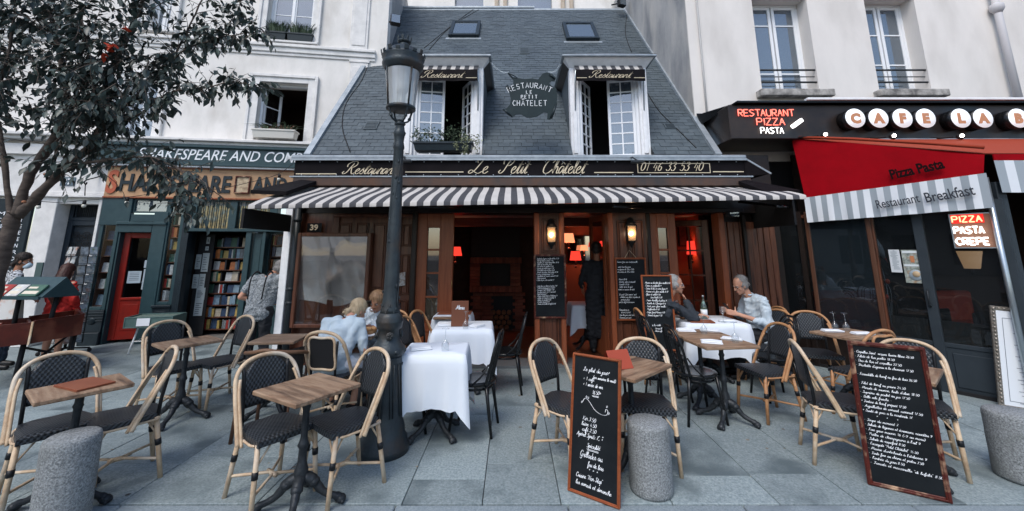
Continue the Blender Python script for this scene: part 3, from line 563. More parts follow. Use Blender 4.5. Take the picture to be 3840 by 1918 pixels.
def shelfbooks(fr, x0, x1, z, hmax, y, where, facing=.35, gap=.004):
    x = x0
    grp = 'books '+where
    while True:
        c = rb.randrange(len(BKM))
        if rb.random() < facing: k = rb.randrange(3); w, h, me, a = CW[k], CHh[k], COVERS[k][c], R(-8)
        else: k = rb.randrange(4); w, h, me, a = SW[k], SH[k], SPINES[k][c], 0
        if x+w > x1: break
        s = min(1, (hmax-.01)/h); o = bpy.data.objects.new('book', me); link(o); o.location = fr.w(x, y+(.03 if w > .1 else 0), z); o.rotation_euler = (a, 0, fr.a); o.scale = (1, 1, s)
        tags(o, f"{BKC[c][0]} {'face-out' if w > .1 else 'spine-out'} book, {where}", 'book', f"{BKC[c][0]} {'face-out' if w > .1 else 'spine-out'} {grp}"); x += w+gap+(rb.random() < .08)*.05
ORD = ['lowest', 'second lowest', 'third lowest', 'fourth lowest', 'fourth from top', 'third from top', 'second from top', 'top', 'top', 'top']
# pillar window
zs, hm, yy = bookwindow(w1, 5, '')
for i, z in enumerate(zs): shelfbooks(FA, w1[0]+.012, w1[2]-.01, z, hm, yy, f'{["lowest","second lowest","middle","second highest","top"][i]} shelf of narrow window left of red door', .8)
pb = ra(300, 1150, 380, 1310, -.1)
mb = MB(); mb.box(w1[0]-.06, -.12, 0, w1[2]+.06, .1, .22, .01); mb.box(w1[0]-.06, -.09, .22, w1[2]+.06, .1, w1[1]-.062, .006)
for i in range(4): mb.box(w1[0]-.07, -.105, w1[1]-.12-i*.045, w1[2]+.07, -.09, w1[1]-.095-i*.045, .004)
mb.lathe([(0, -.11), (.05, -.11), (.07, -.09), (.03, -.1)], 0, 0, 12, Matrix.Translation((sum((w1[0], w1[2]))/2, 0, .42)) @ Matrix.Rotation(PI/2, 4, 'X') @ Matrix.Scale(-1, 4, (0, 0, 1)))
part('pillar_base', mb, M['teal_dark'], BA)
# red door bay
rd = (FA.uv(425, 1080)[0], .05, FA.uv(535, 1080)[0], FA.uv(520, 873)[1])
rd = (w1[2]+.09, .05, FA.uv(548, 1080)[0], FA.uv(520, 873)[1])
mb = MB(); mb.box(w1[2]+.061, -.06, 0, rd[0], .3, zo0-.32, .004); mb.box(rd[2], -.10, 0, rd[2]+.24, .3, zo0-.28, .008); mb.box(w1[2]+.061, -.10, rd[3], rd[2], .25, rd[3]+.14, .01); mb.box(w1[2]+.03, -.13, rd[3]+.141, rd[2]+.24, .2, rd[3]+.2, .01); mb.box(rd[0], -.08, rd[3]+.201, rd[2]+.2, .2, zo0-.33, .008)
part('door_surround', mb, M['teal'], BA)
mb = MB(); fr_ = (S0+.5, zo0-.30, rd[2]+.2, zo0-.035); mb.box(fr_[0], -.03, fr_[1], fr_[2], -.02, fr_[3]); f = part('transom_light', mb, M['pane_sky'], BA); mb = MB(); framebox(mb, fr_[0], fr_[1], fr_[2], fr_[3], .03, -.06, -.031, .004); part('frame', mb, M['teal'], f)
W_ = rd[2]-rd[0]; H_ = rd[3]-rd[1]
rdo = part('red_door', MB().box(0, .02, 0, W_*1.0, .05, .0), M['red_door'], BA, 'red door with a large glass pane and taped notices', loc=(rd[0], .05, rd[1]))
rdo.rotation_euler = (0, 0, R(14))
mb = MB(); W_ *= .97; framebox(mb, 0, 0, W_, H_, .10, 0, .045, .006, .74); mb.box(.10, .012, .10, W_-.10, .03, .5, 0); mb.box(.14, -.006, .16, W_-.14, 0, .62, .01); mb.box(.09, -.02, .70, W_-.09, 0, .745, .006); rdo.data = mb.mesh('red_door', [M['red_door']])
mb = MB(); mb.box(.10, .02, .74, W_-.10, .026, H_-.10); part('pane', mb, M['pane'], rdo)
mb = MB(); mb.box(W_-.07, -.012, .92, W_-.03, 0, 1.12, .003); mb.tube([(W_-.05, -.01, 1.02), (W_-.05, -.05, 1.02), (W_-.14, -.05, 1.02)], .008, 6); part('handle', mb, M['steel'], rdo)
for a_, b_, c_, d_ in ((.14, 1.0, .34, 1.22), (.37, .88, .62, 1.26), (.36, 1.28, .46, 1.42), (.45, 1.5, .54, 1.6)):
    mb = MB(); mb.box(a_, .014, b_, c_, .018, d_)
    for q in range(int((d_-b_)/.035)-1): mb.mi = 1; mb.box(a_+.03, .0125, d_-.04-q*.032, c_-.03, .0138, d_-.03-q*.032)
    part('notice', mb.mesh('notice', [mat('notice paper', (.42, .5, .55), .8), mat('print grey', (.12, .14, .16), .8)]), None, rdo)
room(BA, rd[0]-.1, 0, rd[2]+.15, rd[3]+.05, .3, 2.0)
# book window between door and doorway
w2 = (rd[2]+.27, FA.uv(640, 1130)[1], FA.uv(668, 950)[0], FA.uv(700, 757)[1])
zs, hm, yy = bookwindow(w2, 8, '')
nm8 = ['lowest', 'second lowest', 'third lowest', 'fourth lowest', 'fourth highest', 'third highest', 'second highest', 'top']
for i, z in enumerate(zs): shelfbooks(FA, w2[0]+.012, w2[2]-.01, z, hm, yy, f'{nm8[i]} shelf of the window right of red door', .3)
mb = MB(); mb.box(w2[0]-.06, -.1, 0, w2[2]+.06, .1, w2[1]-.061, .008); mb.box(w2[0], -.112, .1, w2[2], -.1, w2[1]-.16, .01); mb.box(w2[0]-.07, -.13, w2[1]-.10, w2[2]+.07, -.1, w2[1]-.06, .006); mb.box(w2[2]+.061, -.1, 0, w2[2]+.15, .25, zo0-.031, .008); part('stall_riser', mb, M['teal_dark'], BA)
# open doorway
dx0 = w2[2]+.152; dx1 = FA.uv(910, 1050)[0]; dz = FA.uv(830, 870)[1]; ex1 = FA.uv(1100, 1050, 0)[0]+.15
mb = MB(); mb.box(dx0, -.11, dz, ex1, .1, dz+.06, .008); mb.box(dx0, -.06, zo0-.06, ex1, .1, zo0-.031, .004)
tx = [dx0+.03, dx0+.80, dx0+1.48]; mb.box(dx0, -.08, dz+.061, dx0+.11, .1, zo0-.061, .006)
for a_, b_ in ((dx0+.68, dx0+.82), (dx0+1.42, dx0+1.56)): mb.box(a_, -.08, dz+.061, b_, .1, zo0-.061, .006)
part('transom_frame', mb, M['teal'], BA)
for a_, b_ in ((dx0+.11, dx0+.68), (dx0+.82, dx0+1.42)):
    mb = MB(); mb.box(a_, .0, dz+.061, b_, .008, zo0-.061); tf = part('transom_window', mb, mat('pane with painted gold reflections', (.3, .24, .13), .12, (.035, .05, .06), 16, metal=.6, c3=(.1, .14, .17), sc3=9), BA)  # gold and dark mottling paints reflections into the pane colour
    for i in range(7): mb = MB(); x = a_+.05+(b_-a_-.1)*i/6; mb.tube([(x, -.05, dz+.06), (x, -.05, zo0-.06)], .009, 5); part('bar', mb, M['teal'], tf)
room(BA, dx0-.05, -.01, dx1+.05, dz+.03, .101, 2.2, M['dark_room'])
mb = MB(); mb.box(dx0, .1, .0, dx1, 1.8, .03); part('threshold', mb, M['joint'], BA)
mb = MB(); mb.box(dx1, -.08, 0, dx1+.10, .2, dz, .006); mb.box(dx1+.30, -.08, 0, dx1+.36, .2, dz, .006); part('door_post', mb, M['teal'], BA)
mb = MB(); mb.box(dx0+.005, -.13, .04, dx0+.05, .0, dz-.03, .004); part('open_door_leaf', mb, M['teal_dark'], BA, 'door leaf folded outwards with papers pinned on it')
# shelving seen in the doorway
sf = thing('bookcase', 'tall dark bookcase full of paperbacks inside the open doorway', 'bookcase', (-5, 8.2, 0), R(9))
sx0, sx1, sy = dx0+.16, dx1-.02, .42
mb = MB(); mb.box(sx0-.02, sy, 0.05, sx0, sy+.3, dz-.05); mb.box(sx1, sy, .05, sx1+.02, sy+.3, dz-.05); mb.box(sx0-.02, sy+.3, .05, sx1+.02, sy+.32, dz-.05); part('carcass', mb, M['dark_room'], sf)
nsh = 8
for i in range(nsh):
    z = .12+(dz-.2)*i/nsh; mb = MB(); mb.box(sx0, sy, z, sx1, sy+.3, z+.018); part('shelf', mb, M['brown'], sf)
    shelfbooks(FA, sx0+.01, sx1-.01, z+.019, .2, sy+.02, f'{nm8[i]} shelf inside the open doorway', .35)
# pinned papers at the left of the doorway
rp_ = random.Random(9)
for i, (u0, v0, u1, v1) in enumerate([(733, 955, 753, 1010), (757, 950, 782, 1020), (722, 1030, 744, 1082), (746, 1028, 768, 1080), (735, 1080, 768, 1125), (728, 1125, 760, 1185), (775, 890, 787, 915), (770, 925, 782, 940)]):
    r_ = FA.rect(u0, v0, u1, v1, .3); mb = MB(); mb.box(0, 0, 0, r_[2]-r_[0], .004, r_[3]-r_[1]); mb.mi = 1; n_ = 6
    for q in range(n_): mb.box(.02, -.002, .04+(r_[3]-r_[1]-.08)*q/n_, (r_[2]-r_[0])*rp_.uniform(.5, .9), -.0005, .05+(r_[3]-r_[1]-.08)*q/n_)
    solo('notice', mb.mesh('notice', [mat('paper', (.38, .42, .42), .8), mat('print', (.08, .09, .1), .8)]), None, f'{["narrow","tall","small","folded","wide","lowest printed","tiny top","tiny square"][i]} paper notice pinned left inside the open bookshop doorway', 'notice', loc=FA.w(r_[0], .3, r_[1]), rotz=FA.a)
mb = MB(); mb.box(dx0+.02, .31, .05, dx0+.30, .33, dz-.04); part('notice_board', mb, M['matte_black'], BA)
# right-hand end of the shop, behind the standing woman
rr = (dx1+.361, .0, ex1, dz)
mb = MB(); mb.box(rr[0], .12, .0, rr[2], .16, .5, .01); mb.box(rr[0], .05, .5, rr[2], .16, .56, .01); mb.box(ex1-.32, -.02, .5, ex1+.05, .05, dz+.0, .008); part('shutter', mb, M['teal'], BA, 'teal shutter beside the drainpipe')
wr = (rr[0]+.02, .6, ex1-.34, dz-.03); zs, hm, yy = bookwindow(wr, 6, '', y=.1)
for i, z in enumerate(zs): shelfbooks(FA, wr[0]+.02, wr[2]-.02, z, hm, yy, f'{["lowest","second lowest","third lowest","third highest","second highest","top"][i]} shelf of the window by the drainpipe', .5)
mb = MB(); mb.box(dx1+.11, .0, .05, dx1+.29, .06, dz-.02, .01); mb.box(dx1+.14, -.008, .2, dx1+.26, 0, .9, .01); mb.box(dx1+.14, -.008, 1.0, dx1+.26, 0, dz-.15, .01); part('open_door_leaf', mb, M['teal'], BA)
mb = MB(); mb.box(ex1+.051, .0, 0, 1.4, .3, 2.6); part('party_pier', mb, M['teal_dark'], BA)
# planters
def tuft(mb, c, r, n, L, m=None, droop=.3, w=.012, rng=random.Random(2), up=1):
    for i in range(n):
        a = rng.uniform(0, 2*PI); t = rng.uniform(.2, 1)*r; b = Vector(c)+Vector((math.cos(a)*t, math.sin(a)*t*.5, 0)); l = L*rng.uniform(.5, 1.1); dr_ = Vector((math.cos(a)*droop, math.sin(a)*droop, up)).normalized()
        m_ = b+dr_*l*.55+Vector((0, 0, .02)); e = b+dr_*l+Vector((math.cos(a)*l*droop, math.sin(a)*l*droop*.5, -l*droop*.4)); s = Vector((-math.sin(a), math.cos(a), 0))*w
        mb.add([b-s, b+s, m_+s, m_-s, e], [(0, 1, 2, 3), (3, 2, 4)])
def leafball(mb, c, r, n, s, rng=random.Random(4), flat=(1, 1, 1)):
    for i in range(n):
        p = Vector((rng.gauss(0, .45), rng.gauss(0, .45), rng.gauss(0, .45))); p = Vector((p.x*r*flat[0], p.y*r*flat[1], p.z*r*flat[2]))+Vector(c)
        a = Euler((rng.uniform(-1, 1), rng.uniform(-1, 1), rng.uniform(0, 6))).to_matrix(); l = s*rng.uniform(.6, 1.3)
        mb.add([p+a @ Vector(q) for q in ((0, 0, 0), (l*.5, l*.22, .1*l), (l, 0, 0), (l*.5, -l*.22, .1*l))], [(0, 1, 2), (0, 2, 3)])
def planter(fr, x0, x1, z, h, y0, y1, bm_, label, plants, soil=True):
    t = thing('window_planter', label, 'planter', fr.w((x0+x1)/2, (y0+y1)/2, z), fr.a); W = (x1-x0)/2; D_ = (y1-y0)/2
    mb = MB(); v = [(-W*.94, -D_*.8, 0), (W*.94, -D_*.8, 0), (W*.94, D_*.8, 0), (-W*.94, D_*.8, 0), (-W, -D_, h), (W, -D_, h), (W, D_, h), (-W, D_, h)]; mb.add(v, [(3, 2, 1, 0), (4, 5, 6, 7), (0, 1, 5, 4), (1, 2, 6, 5), (2, 3, 7, 6), (3, 0, 4, 7)])
    mb.box(-W-.01, -D_-.01, h-.03, W+.01, D_+.01, h+.004, .004); part('trough', mb, bm_, t)
    for nm, pm_, fn in plants: mb = MB(); fn(mb, W, D_, h); part(nm, mb, pm_, t, None, 'stuff')
    return t
pt = ra(948, 498, 1108, 528, -.25)
planter(FA, pt[0], pt[2], low[1]+.001, .17, -.33, -.08, mat('cream plastic', (.62, .6, .54), .5), 'cream plastic planter of succulents and spider plant on the lower left window', [
    ('spider_plant', M['green'], lambda mb, W, D_, h: (tuft(mb, (-.15, 0, h), .15, 40, .28, droop=.8), tuft(mb, (.2, 0, h), .2, 30, .25, droop=.8))), ('succulent', M['dry'], lambda mb, W, D_, h: leafball(mb, (.05, -.02, h+.04), .3, 160, .05, flat=(1, .25, .2)))])
pa = ra(1065, 128, 1165, 160, -.2)
for i, (u0, u1, lb) in enumerate([(985, 1062, 'left dark planter of spiky plants outside the upper left window'), (1068, 1165, 'right dark planter of spiky plants outside the upper left window')]):
    pa = ra(u0, 128, u1, 160, -.2)
    planter(FA, pa[0], pa[2], up[1]+.001, .17, -.12, .08, mat('dark trough', (.02, .03, .035), .5), lb, [('rosemary', M['green'], lambda mb, W, D_, h: (tuft(mb, (-W*.4, 0, h), W*.6, 170, .3, droop=.25, w=.006), tuft(mb, (W*.4, 0, h), W*.6, 170, .28, droop=.3, w=.006)))])
# ================================================================= RESTAURANT BUILDING (middle)
FR = Frame(0, 6.45, 0)
BR = thing('restaurant_building', 'small old house with steep slate roof, two white dormers and varnished wood shopfront', 'building', (0, 6.45, 0))
def rr_(u0, v0, u1, v1, off=0): return FR.rect(u0, v0, u1, v1, off)
RS = 1.2; PH = math.atan(RS); RY0, RZ0, RY1 = 6.45, 3.17, 10.95      # slate slope
def roofz(y): return RZ0+RS*(y-RY0)
def roofpt(u, v, up=0):
    r_ = ray(u, v); t = (RZ0-RS*RY0-CH)/(r_.z-RS*r_.y); p = r_*t+Vector((0, 0, CH)); return p+Vector((0, -math.sin(PH), math.cos(PH)))*up
RX0, RX1 = -3.25, 3.28
def wpart(name, mb, m, parent=None, label=None, kind=None): return part(name, mb, m, parent or BR, label, kind, world=True)
mb = MB(); mb.add([(RX0, RY0, RZ0-.01), (RX1, RY0, RZ0-.01), (RX1, RY1, roofz(RY1)-.01), (RX0, RY1, roofz(RY1)-.01), (RX0, RY0, RZ0-.25), (RX1, RY0, RZ0-.25), (RX1, RY1, roofz(RY1)-.25), (RX0, RY1, roofz(RY1)-.25)], [(0, 1, 2, 3), (7, 6, 5, 4), (0, 4, 5, 1), (1, 5, 6, 2), (3, 2, 6, 7), (0, 3, 7, 4)], False)
# the roof board is cut where the dormers stand: built as three strips below the dormer heads
DW = 1.31; DZ0, DZ1, DY = 3.17, 4.73, 6.58; DORM = [(-1.80, -.49), (.98, 2.29)]
DYE = RY0+(DZ1-RZ0)/RS
def strip(mb, x0, x1, y0, y1): mb.add([(x0, y0, roofz(y0)-.01), (x1, y0, roofz(y0)-.01), (x1, y1, roofz(y1)-.01), (x0, y1, roofz(y1)-.01)], [(0, 1, 2, 3)], False)
rb_ = MB(); strip(rb_, RX0, RX1, DYE, RY1)
for a_, b_ in ((RX0, DORM[0][0]), (DORM[0][1], DORM[1][0]), (DORM[1][1], RX1)): strip(rb_, a_, b_, RY0, DYE)
roof = wpart('roof', rb_, M['slate_under'])
sl_m = []
for w_ in (.19, .175, .205):
    s = MB(); s.box(-w_/2+.002, 0, -.001, w_/2-.002, .124, .012); sl_m.append((w_, s.mesh('slate', M['slate'])))
rs = random.Random(21); rowp = .104; nrow = int((RY1-RY0)/math.cos(PH)/rowp); rest = MB(); count = 0
sky_l = [(1690, 92, 1800, 145), (2115, 97, 2235, 158)]
def put(c, y, z, w_, me):
    global count
    n_ = Vector((0, -math.sin(PH), math.cos(PH)))*rs.uniform(.004, .009); tilt = PH-R(2.6)+rs.uniform(-.008, .008); yaw = rs.uniform(-.010, .010)
    if me and count < 300:
        o = bpy.data.objects.new('slate', me); link(o); o.parent = roof; o.matrix_parent_inverse = wm(roof).inverted(); o.location = Vector((c, y, z))+n_; o.rotation_euler = (tilt, 0, yaw); count += 1
    else:
        X_ = Matrix.Translation(Vector((c, y, z))+n_) @ Euler((tilt, 0, yaw)).to_matrix().to_4x4(); rest.box(-w_/2+.002, 0, -.001, w_/2-.002, .124, .012, 0, X_)
for i in range(nrow):
    d_ = i*rowp; y = RY0+d_*math.cos(PH); z = RZ0+d_*math.sin(PH)
    iv = [(RX0, RX1)] if y > DYE-.02 else [(RX0, DORM[0][0]), (DORM[0][1], DORM[1][0]), (DORM[1][1], RX1)]
    for x0, x1 in iv:
        x = RX0-.25-(.096 if i % 2 else 0)-rs.random()*.008
        while x < x1:
            w_, me = sl_m[0] if rs.random() < .93 else sl_m[rs.randrange(1, 3)]; a, b = max(x, x0), min(x+w_, x1)
            if b-a > .02: put((a+b)/2, y, z, b-a, me if b-a > w_-.001 else None)
            x += w_+.002
o = part('slate', rest, M['slate'], roof, None, 'stuff'); o.matrix_parent_inverse = wm(roof).inverted()
# verge strips and ridge
def bar(mb, a, b, w, h): 
    a, b = Vector(a), Vector(b); t = (b-a).normalized(); q = t.to_track_quat('Y', 'Z').to_matrix().to_4x4(); q.translation = a; mb.box(-w/2, 0, -h/2, w/2, (b-a).length, h/2, 0, q)
for x in (RX0-.02, RX1+.02):
    mb = MB(); bar(mb, (x, RY0-.05, RZ0-.02), (x, RY1, roofz(RY1)+.04), .10, .07); wpart('verge', mb, M['zinc'])
for x0, x1, dz_ in ((RX0, 0.65, .06), (.66, RX1, -.02)):
    mb = MB(); mb.box(x0, RY1-.03, roofz(RY1)-.08+dz_, x1, RY1+.3, roofz(RY1)+.02+dz_); mb.box(x0, RY1-.06, roofz(RY1)-.02+dz_, x1, RY1-.03, roofz(RY1)+.03+dz_); wpart('ridge_flashing', mb, M['zinc'])
# rear wall above ridge belongs to another house
HB = thing('distant_building', 'pale stone house front rising behind the top of the slate roof', 'building', (0, 13, 0))
mb = MB(); wall(mb, -4.5, 4.5, 7, 12.5, [(.2, 9.9, 1.4, 11.6), (-2, 9.9, -1, 11.6)], 13, 13.3); part('wall', mb, M['plaster'], HB, world=True)
for x in (-4.5, -.6, -.3, 1.7, 2.0): mb = MB(); mb.box(x, 12.9, 7, x+.14, 13, 12.5, .03); part('pilaster', mb, mat('ochre stone', (.5, .42, .33), .85, (.4, .33, .26), 5, bump=.2), HB, world=True)
for x in (.2, -2): mb = MB(); mb.box(x, 13.2, 9.9, x+1.2, 13.22, 11.6); part('window', mb, M['pane_sky'], HB, world=True)
# skylights on the slope
def onroof(u0, v0, u1, v1):
    a = roofpt(u0, (v0+v1)/2); b = roofpt(u1, (v0+v1)/2); c = roofpt((u0+u1)/2, v1); d_ = roofpt((u0+u1)/2, v0); return a.x, b.x, (c.y-RY0)/math.cos(PH), (d_.y-RY0)/math.cos(PH)
RM = Matrix.Translation((0, RY0, RZ0)) @ Matrix.Rotation(PH, 4, 'X')
for r_ in sky_l:
    x0, x1, d0, d1 = onroof(*r_); f = MB(); w_ = .09
    for q in ((x0, d0, x0+w_, d1), (x1-w_, d0, x1, d1), (x0+w_, d0, x1-w_, d0+w_), (x0+w_, d1-w_, x1-w_, d1)): f.box(q[0], q[1], 0, q[2], q[3], .11, .01, RM)
    so = wpart('skylight', f, M['teal_dark']); p = MB(); p.box(x0+w_, d0+w_, .07, x1-w_, d1-w_, .08, 0, RM); o = part('pane', p, M['pane_sky'], so); o.matrix_parent_inverse = wm(so).inverted()
    p = MB(); p.box(x0-.06, d0-.1, .012, x1+.06, d0, .024, 0, RM); o = part('flashing', p, M['zinc'], so); o.matrix_parent_inverse = wm(so).inverted()
for r_ in ((1370, 458, 1420, 490), (1948, 184, 1985, 206), (2490, 469, 2530, 486)):
    x0, x1, d0, d1 = onroof(*r_); f = MB(); f.box(x0, d0, 0, x1, d1, .035, .006, RM)
    for i in range(5): f.box(x0+.02, d0+(d1-d0)*(i+.6)/6, .035, x1-.02, d0+(d1-d0)*(i+1)/6, .045, 0, RM)
    wpart('roof_vent', f, M['slate'])
for pts in ([(1395, 205), (1360, 300), (1300, 390), (1285, 480), (1315, 575)], [(2350, 60), (2345, 130), (2368, 200)], [(2425, 350), (2470, 420), (2530, 480), (2610, 560)], [(1780, 35), (1700, 95), (1590, 185)], [(1795, 40), (1690, 105), (1610, 190)]):
    mb = MB(); mb.tube(cr([roofpt(u, v, .02) for u, v in pts], 5), .009, 5); wpart('cable', mb, M['matte_black'])
# floodlights
for u, v, Yd, lb in ((1483, 80, 8.2, 'black floodlight on the corner of the cream wall at upper left'), (2330, 15, 10.4, 'black floodlight over the right end of the slate ridge')):
    c = at(u, v, Yd); t = thing('floodlight', lb, 'floodlight', c, R(20)); mb = MB(); mb.box(-.11, -.09, -.10, .11, .06, .12, .02); part('housing', mb, M['matte_black'], t); mb = MB(); mb.box(-.09, -.1, -.08, .09, -.09, .1); part('lens', mb, M['pane_sky'], t); mb = MB(); mb.tube([(0, .05, .05), (0, .2, .12), (-.12, .3, .12)], .02, 6); part('bracket', mb, M['matte_black'], t)
# ---- dormers
def dormer(x0, x1, openL, openR):
    D_ = thing('dormer', '', '', (x0, DY, DZ0)); D_.parent = BR; D_.matrix_parent_inverse = Matrix.Translation(-BR.location)
    for k in ('label', 'category'): 
        if k in D_: del D_[k]
    return D_
def dormer(i, x0, x1, aL, aR):
    W = x1-x0; jam = .15; HH = DZ1-DZ0; dep = DYE-DY
    T = Matrix.Translation((x0, DY, DZ0))
    f = MB(); f.box(0, 0, .0, jam, .18, HH, .006); f.box(W-jam, 0, 0, W, .18, HH, .006); f.box(jam, 0, HH-.10, W-jam, .18, HH, .004)
    f.box(.04, -.02, .05, jam-.04, 0, HH-.1, .008); f.box(W-jam+.04, -.02, .05, W-.04, 0, HH-.1, .008)
    D_ = part('dormer', f, M['white_paint'], BR); D_.matrix_parent_inverse = wm(BR).inverted(); D_.location = (x0, DY, DZ0)
    # projecting white cornice and zinc roof
    for ya, yb, y0_, y1_, mm, nm in ((-.13, .05, 0, .05, M['white_paint'], 'cornice'), (.051, dep+.15, .051, dep, M['black_wood'], 'eave')): c = MB(); c.add([(-.10, ya, HH+.13), (W+.10, ya, HH+.13), (W+.10, yb, HH+.13), (-.10, yb, HH+.13), (0, y0_, HH), (W, y0_, HH), (W, y1_, HH), (0, y1_, HH)], [(0, 1, 2, 3), (7, 6, 5, 4), (0, 4, 5, 1), (1, 5, 6, 2), (0, 3, 7, 4), (2, 6, 7, 3)], False); part(nm, c, mm, D_)
    c = MB(); c.box(-.14, -.18, HH+.131, W+.14, dep+.25, HH+.17, .01); c.add([(-.14, -.18, HH+.171), (W+.14, -.18, HH+.171), (W+.14, dep+.4, HH+.171), (-.14, dep+.4, HH+.171), (W/2, -.1, HH+.22), (W/2, dep+.4, HH+.24)], [(0, 1, 4), (1, 2, 5, 4), (0, 4, 5, 3)], False); part('dormer_roof', c, M['zinc'], D_)
    # cheeks follow the slope
    for xx, nm in ((0, 1), (W, -1)):
        k = MB(); poly = [(.181, 0.0), (.181, HH), (dep+.15, HH), (dep+.15, HH-.03)]
        a = xx-.0; b = xx+.03*nm; pts = [(a, p, q) for p, q in poly]+[(b, p, q) for p, q in poly]
        k.add(pts, [(0, 1, 2, 3), (7, 6, 5, 4), (0, 4, 5, 1), (1, 5, 6, 2), (2, 6, 7, 3), (3, 7, 4, 0)], False); part('cheek', k, M['slate'], D_)
    fr = MB(); framebox(fr, jam, .0, W-jam, HH-.10, .05, .05, .13, .005, .03); part('window_frame', fr, M['white_frame'], D_)
    mid = W/2; lw = mid-jam-.055
    def leaf(xh, ang, hg, sky_):
        o = casement(D_, xh if hg == 'l' else xh-lw, .03, (xh+lw) if hg == 'l' else xh, HH-.16, 2, 7, M['white_frame'], M['pane'], .08, .045, .02, ang, hg)
        p = MB(); p.box(.045, .017, .045, lw-.045, .023, HH-.16-.03-.045); part('pane', p if hg == 'l' else mirror(p), M['pane_sky'] if sky_ else M['pane'], o)
    leaf(jam+.05, aL[0], 'l', aL[1]); leaf(W-jam-.05, aR[0], 'r', aR[1])
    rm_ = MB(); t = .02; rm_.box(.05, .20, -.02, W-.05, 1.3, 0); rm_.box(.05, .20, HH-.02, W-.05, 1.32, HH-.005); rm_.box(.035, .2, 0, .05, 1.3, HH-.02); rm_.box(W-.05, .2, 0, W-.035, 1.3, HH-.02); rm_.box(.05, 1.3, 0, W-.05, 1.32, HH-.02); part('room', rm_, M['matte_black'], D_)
    return D_
dormer(0, *DORM[0], (R(8), True), (R(-62), False)); dormer(1, *DORM[1], (R(58), False), (R(-12), True))
# small striped awnings
CREAM_S = mat('cream awning stripe', (.52, .495, .465), .8, (.45, .43, .405), 3, bump=.1); DARK_S = mat('charcoal awning stripe', (.052, .053, .060), .8, (.065, .066, .072), 3, bump=.1)
for (x0, x1), lb in zip(DORM, ('little striped awning marked Restaurant on the dormer behind the lamp post', 'little striped awning marked Restaurant on the dormer right of the hanging sign')):
    W = x1-x0-.16; t = thing('window_awning', lb, 'awning', (x0+.08, DY-.02, 4.609), 0, 'small dormer awnings'); zt, zb_, yv = .157, .0, -.15
    mb = MB(); n = 15
    for i in range(n):
        mb.mi = i % 2; a, b = W*i/n, W*(i+1)/n; mb.add([(a, yv, zb_), (b, yv, zb_), (b, 0, zt), (a, 0, zt)], [(0, 1, 2, 3)], False); mb.add([(a, yv, zb_-.004), (b, yv, zb_-.004), (b, 0, zt-.004), (a, 0, zt-.004)], [(3, 2, 1, 0)], False)
    part('canvas', mb.mesh('canvas', [DARK_S, CREAM_S]), None, t)
    mb = MB(); n = 24; vs_ = []
    for i in range(n+1): vs_ += [(W*i/n, yv-.012+.006*math.sin(i*1.3), zb_+.01), (W*i/n, yv-.012+.012*math.sin(i*.9), zb_-.193)]
    mb.add(vs_, [(2*i, 2*i+1, 2*i+3, 2*i+2) for i in range(n)], True); part('valance', mb, M['fascia'], t)
    mb = MB(); cx_ = W*.18; e = write(mb, 'Restaurant', cx_, -.142, .056, .008, .42, yv-.026, cal=True, width=W*.60); mb.box(.01, yv-.03, -.150, cx_-.03, yv-.026, -.141); mb.box(e+.06, yv-.03, -.150, W-.01, yv-.026, -.141); part('lettering', mb, M['cream_letter'], t)
    for x in (0, W): mb = MB(); mb.tube([(x, .0, -.65), (x, -.05, -.2), (x, yv, zb_)], .011, 6); part('arm', mb, M['steel'], t)
# window box on the left dormer and its plants
c = at(1690, 567, 6.33)
planter(FR, -1.55, -.62, 3.205, .13, -.22, .02, M['teal_dark'], 'dark planter of jade plants and a trailing pale plant on the dormer behind the lamp', [
    ('jade_plant', M['green'], lambda mb, W, D_, h: [leafball(mb, (x, 0, h+.06+.1*abs(math.sin(x*9))), .12, 130, .05, flat=(.9, .5, 1.3)) for x in (-.42, -.25, -.05, .12, .3)]),
    ('trailing_plant', M['green_pale'], lambda mb, W, D_, h: (leafball(mb, (.42, -.05, h+.02), .18, 120, .05, flat=(1.2, .4, .6)), leafball(mb, (.36, -.16, h-.14), .1, 80, .045, flat=(.6, .3, 1.6)), leafball(mb, (.55, -.16, h-.1), .08, 50, .04, flat=(.5, .3, 1.3)), leafball(mb, (.22, -.16, h-.08), .07, 40, .04, flat=(.5, .3, 1.2))))])
# ---- hanging parchment sign
HS = thing('hanging_sign', 'dark green parchment shaped metal sign hung on chains between the dormers', 'sign', (0, 6.02, 0))
def hp(u, v): p = at(u, v, 6.0); return (p.x, p.z)
outl = [(1902, 272), (1925, 290), (1966, 296), (1995, 294), (2018, 298), (2035, 276), (2052, 271), (2070, 277), (2085, 292), (2080, 303), (2068, 302), (2060, 312), (2072, 326), (2086, 330), (2090, 362), (2088, 395), (2079, 425), (2064, 448), (2052, 446), (2054, 422), (2040, 420), (2015, 436), (1992, 440), (1975, 440), (1955, 428), (1935, 428), (1920, 440), (1905, 430), (1884, 410), (1900, 406), (1912, 392), (1916, 372), (1910, 345), (1898, 328), (1900, 318), (1916, 326), (1924, 318), (1925, 300)]
poly = [hp(u, v) for u, v in outl]
mb = MB(); mb.prism(poly, -.012, .012); part('plate', mb, mat('sign green', (.012, .022, .025), .45, (.017, .030, .033), 6, bump=.1, spec=.2), HS)
for (u0, v0, u1, v1, r_) in ((2066, 445, 2088, 390, .020), (1888, 411, 1918, 436, .018), (2062, 280, 2082, 298, .014), (1902, 320, 1910, 340, .012), (1905, 275, 1940, 292, .010)):
    a, b = hp(u0, v0), hp(u1, v1); mb = MB(); mb.tube([(a[0], -.02, a[1]), ((a[0]+b[0])/2, -.03, (a[1]+b[1])/2), (b[0], -.02, b[1])], [r_*1.1, r_, r_*.5], 8); part('curl', mb, mat('sign curl', (.014, .024, .028), .35, metal=.3), HS)
mb = MB()
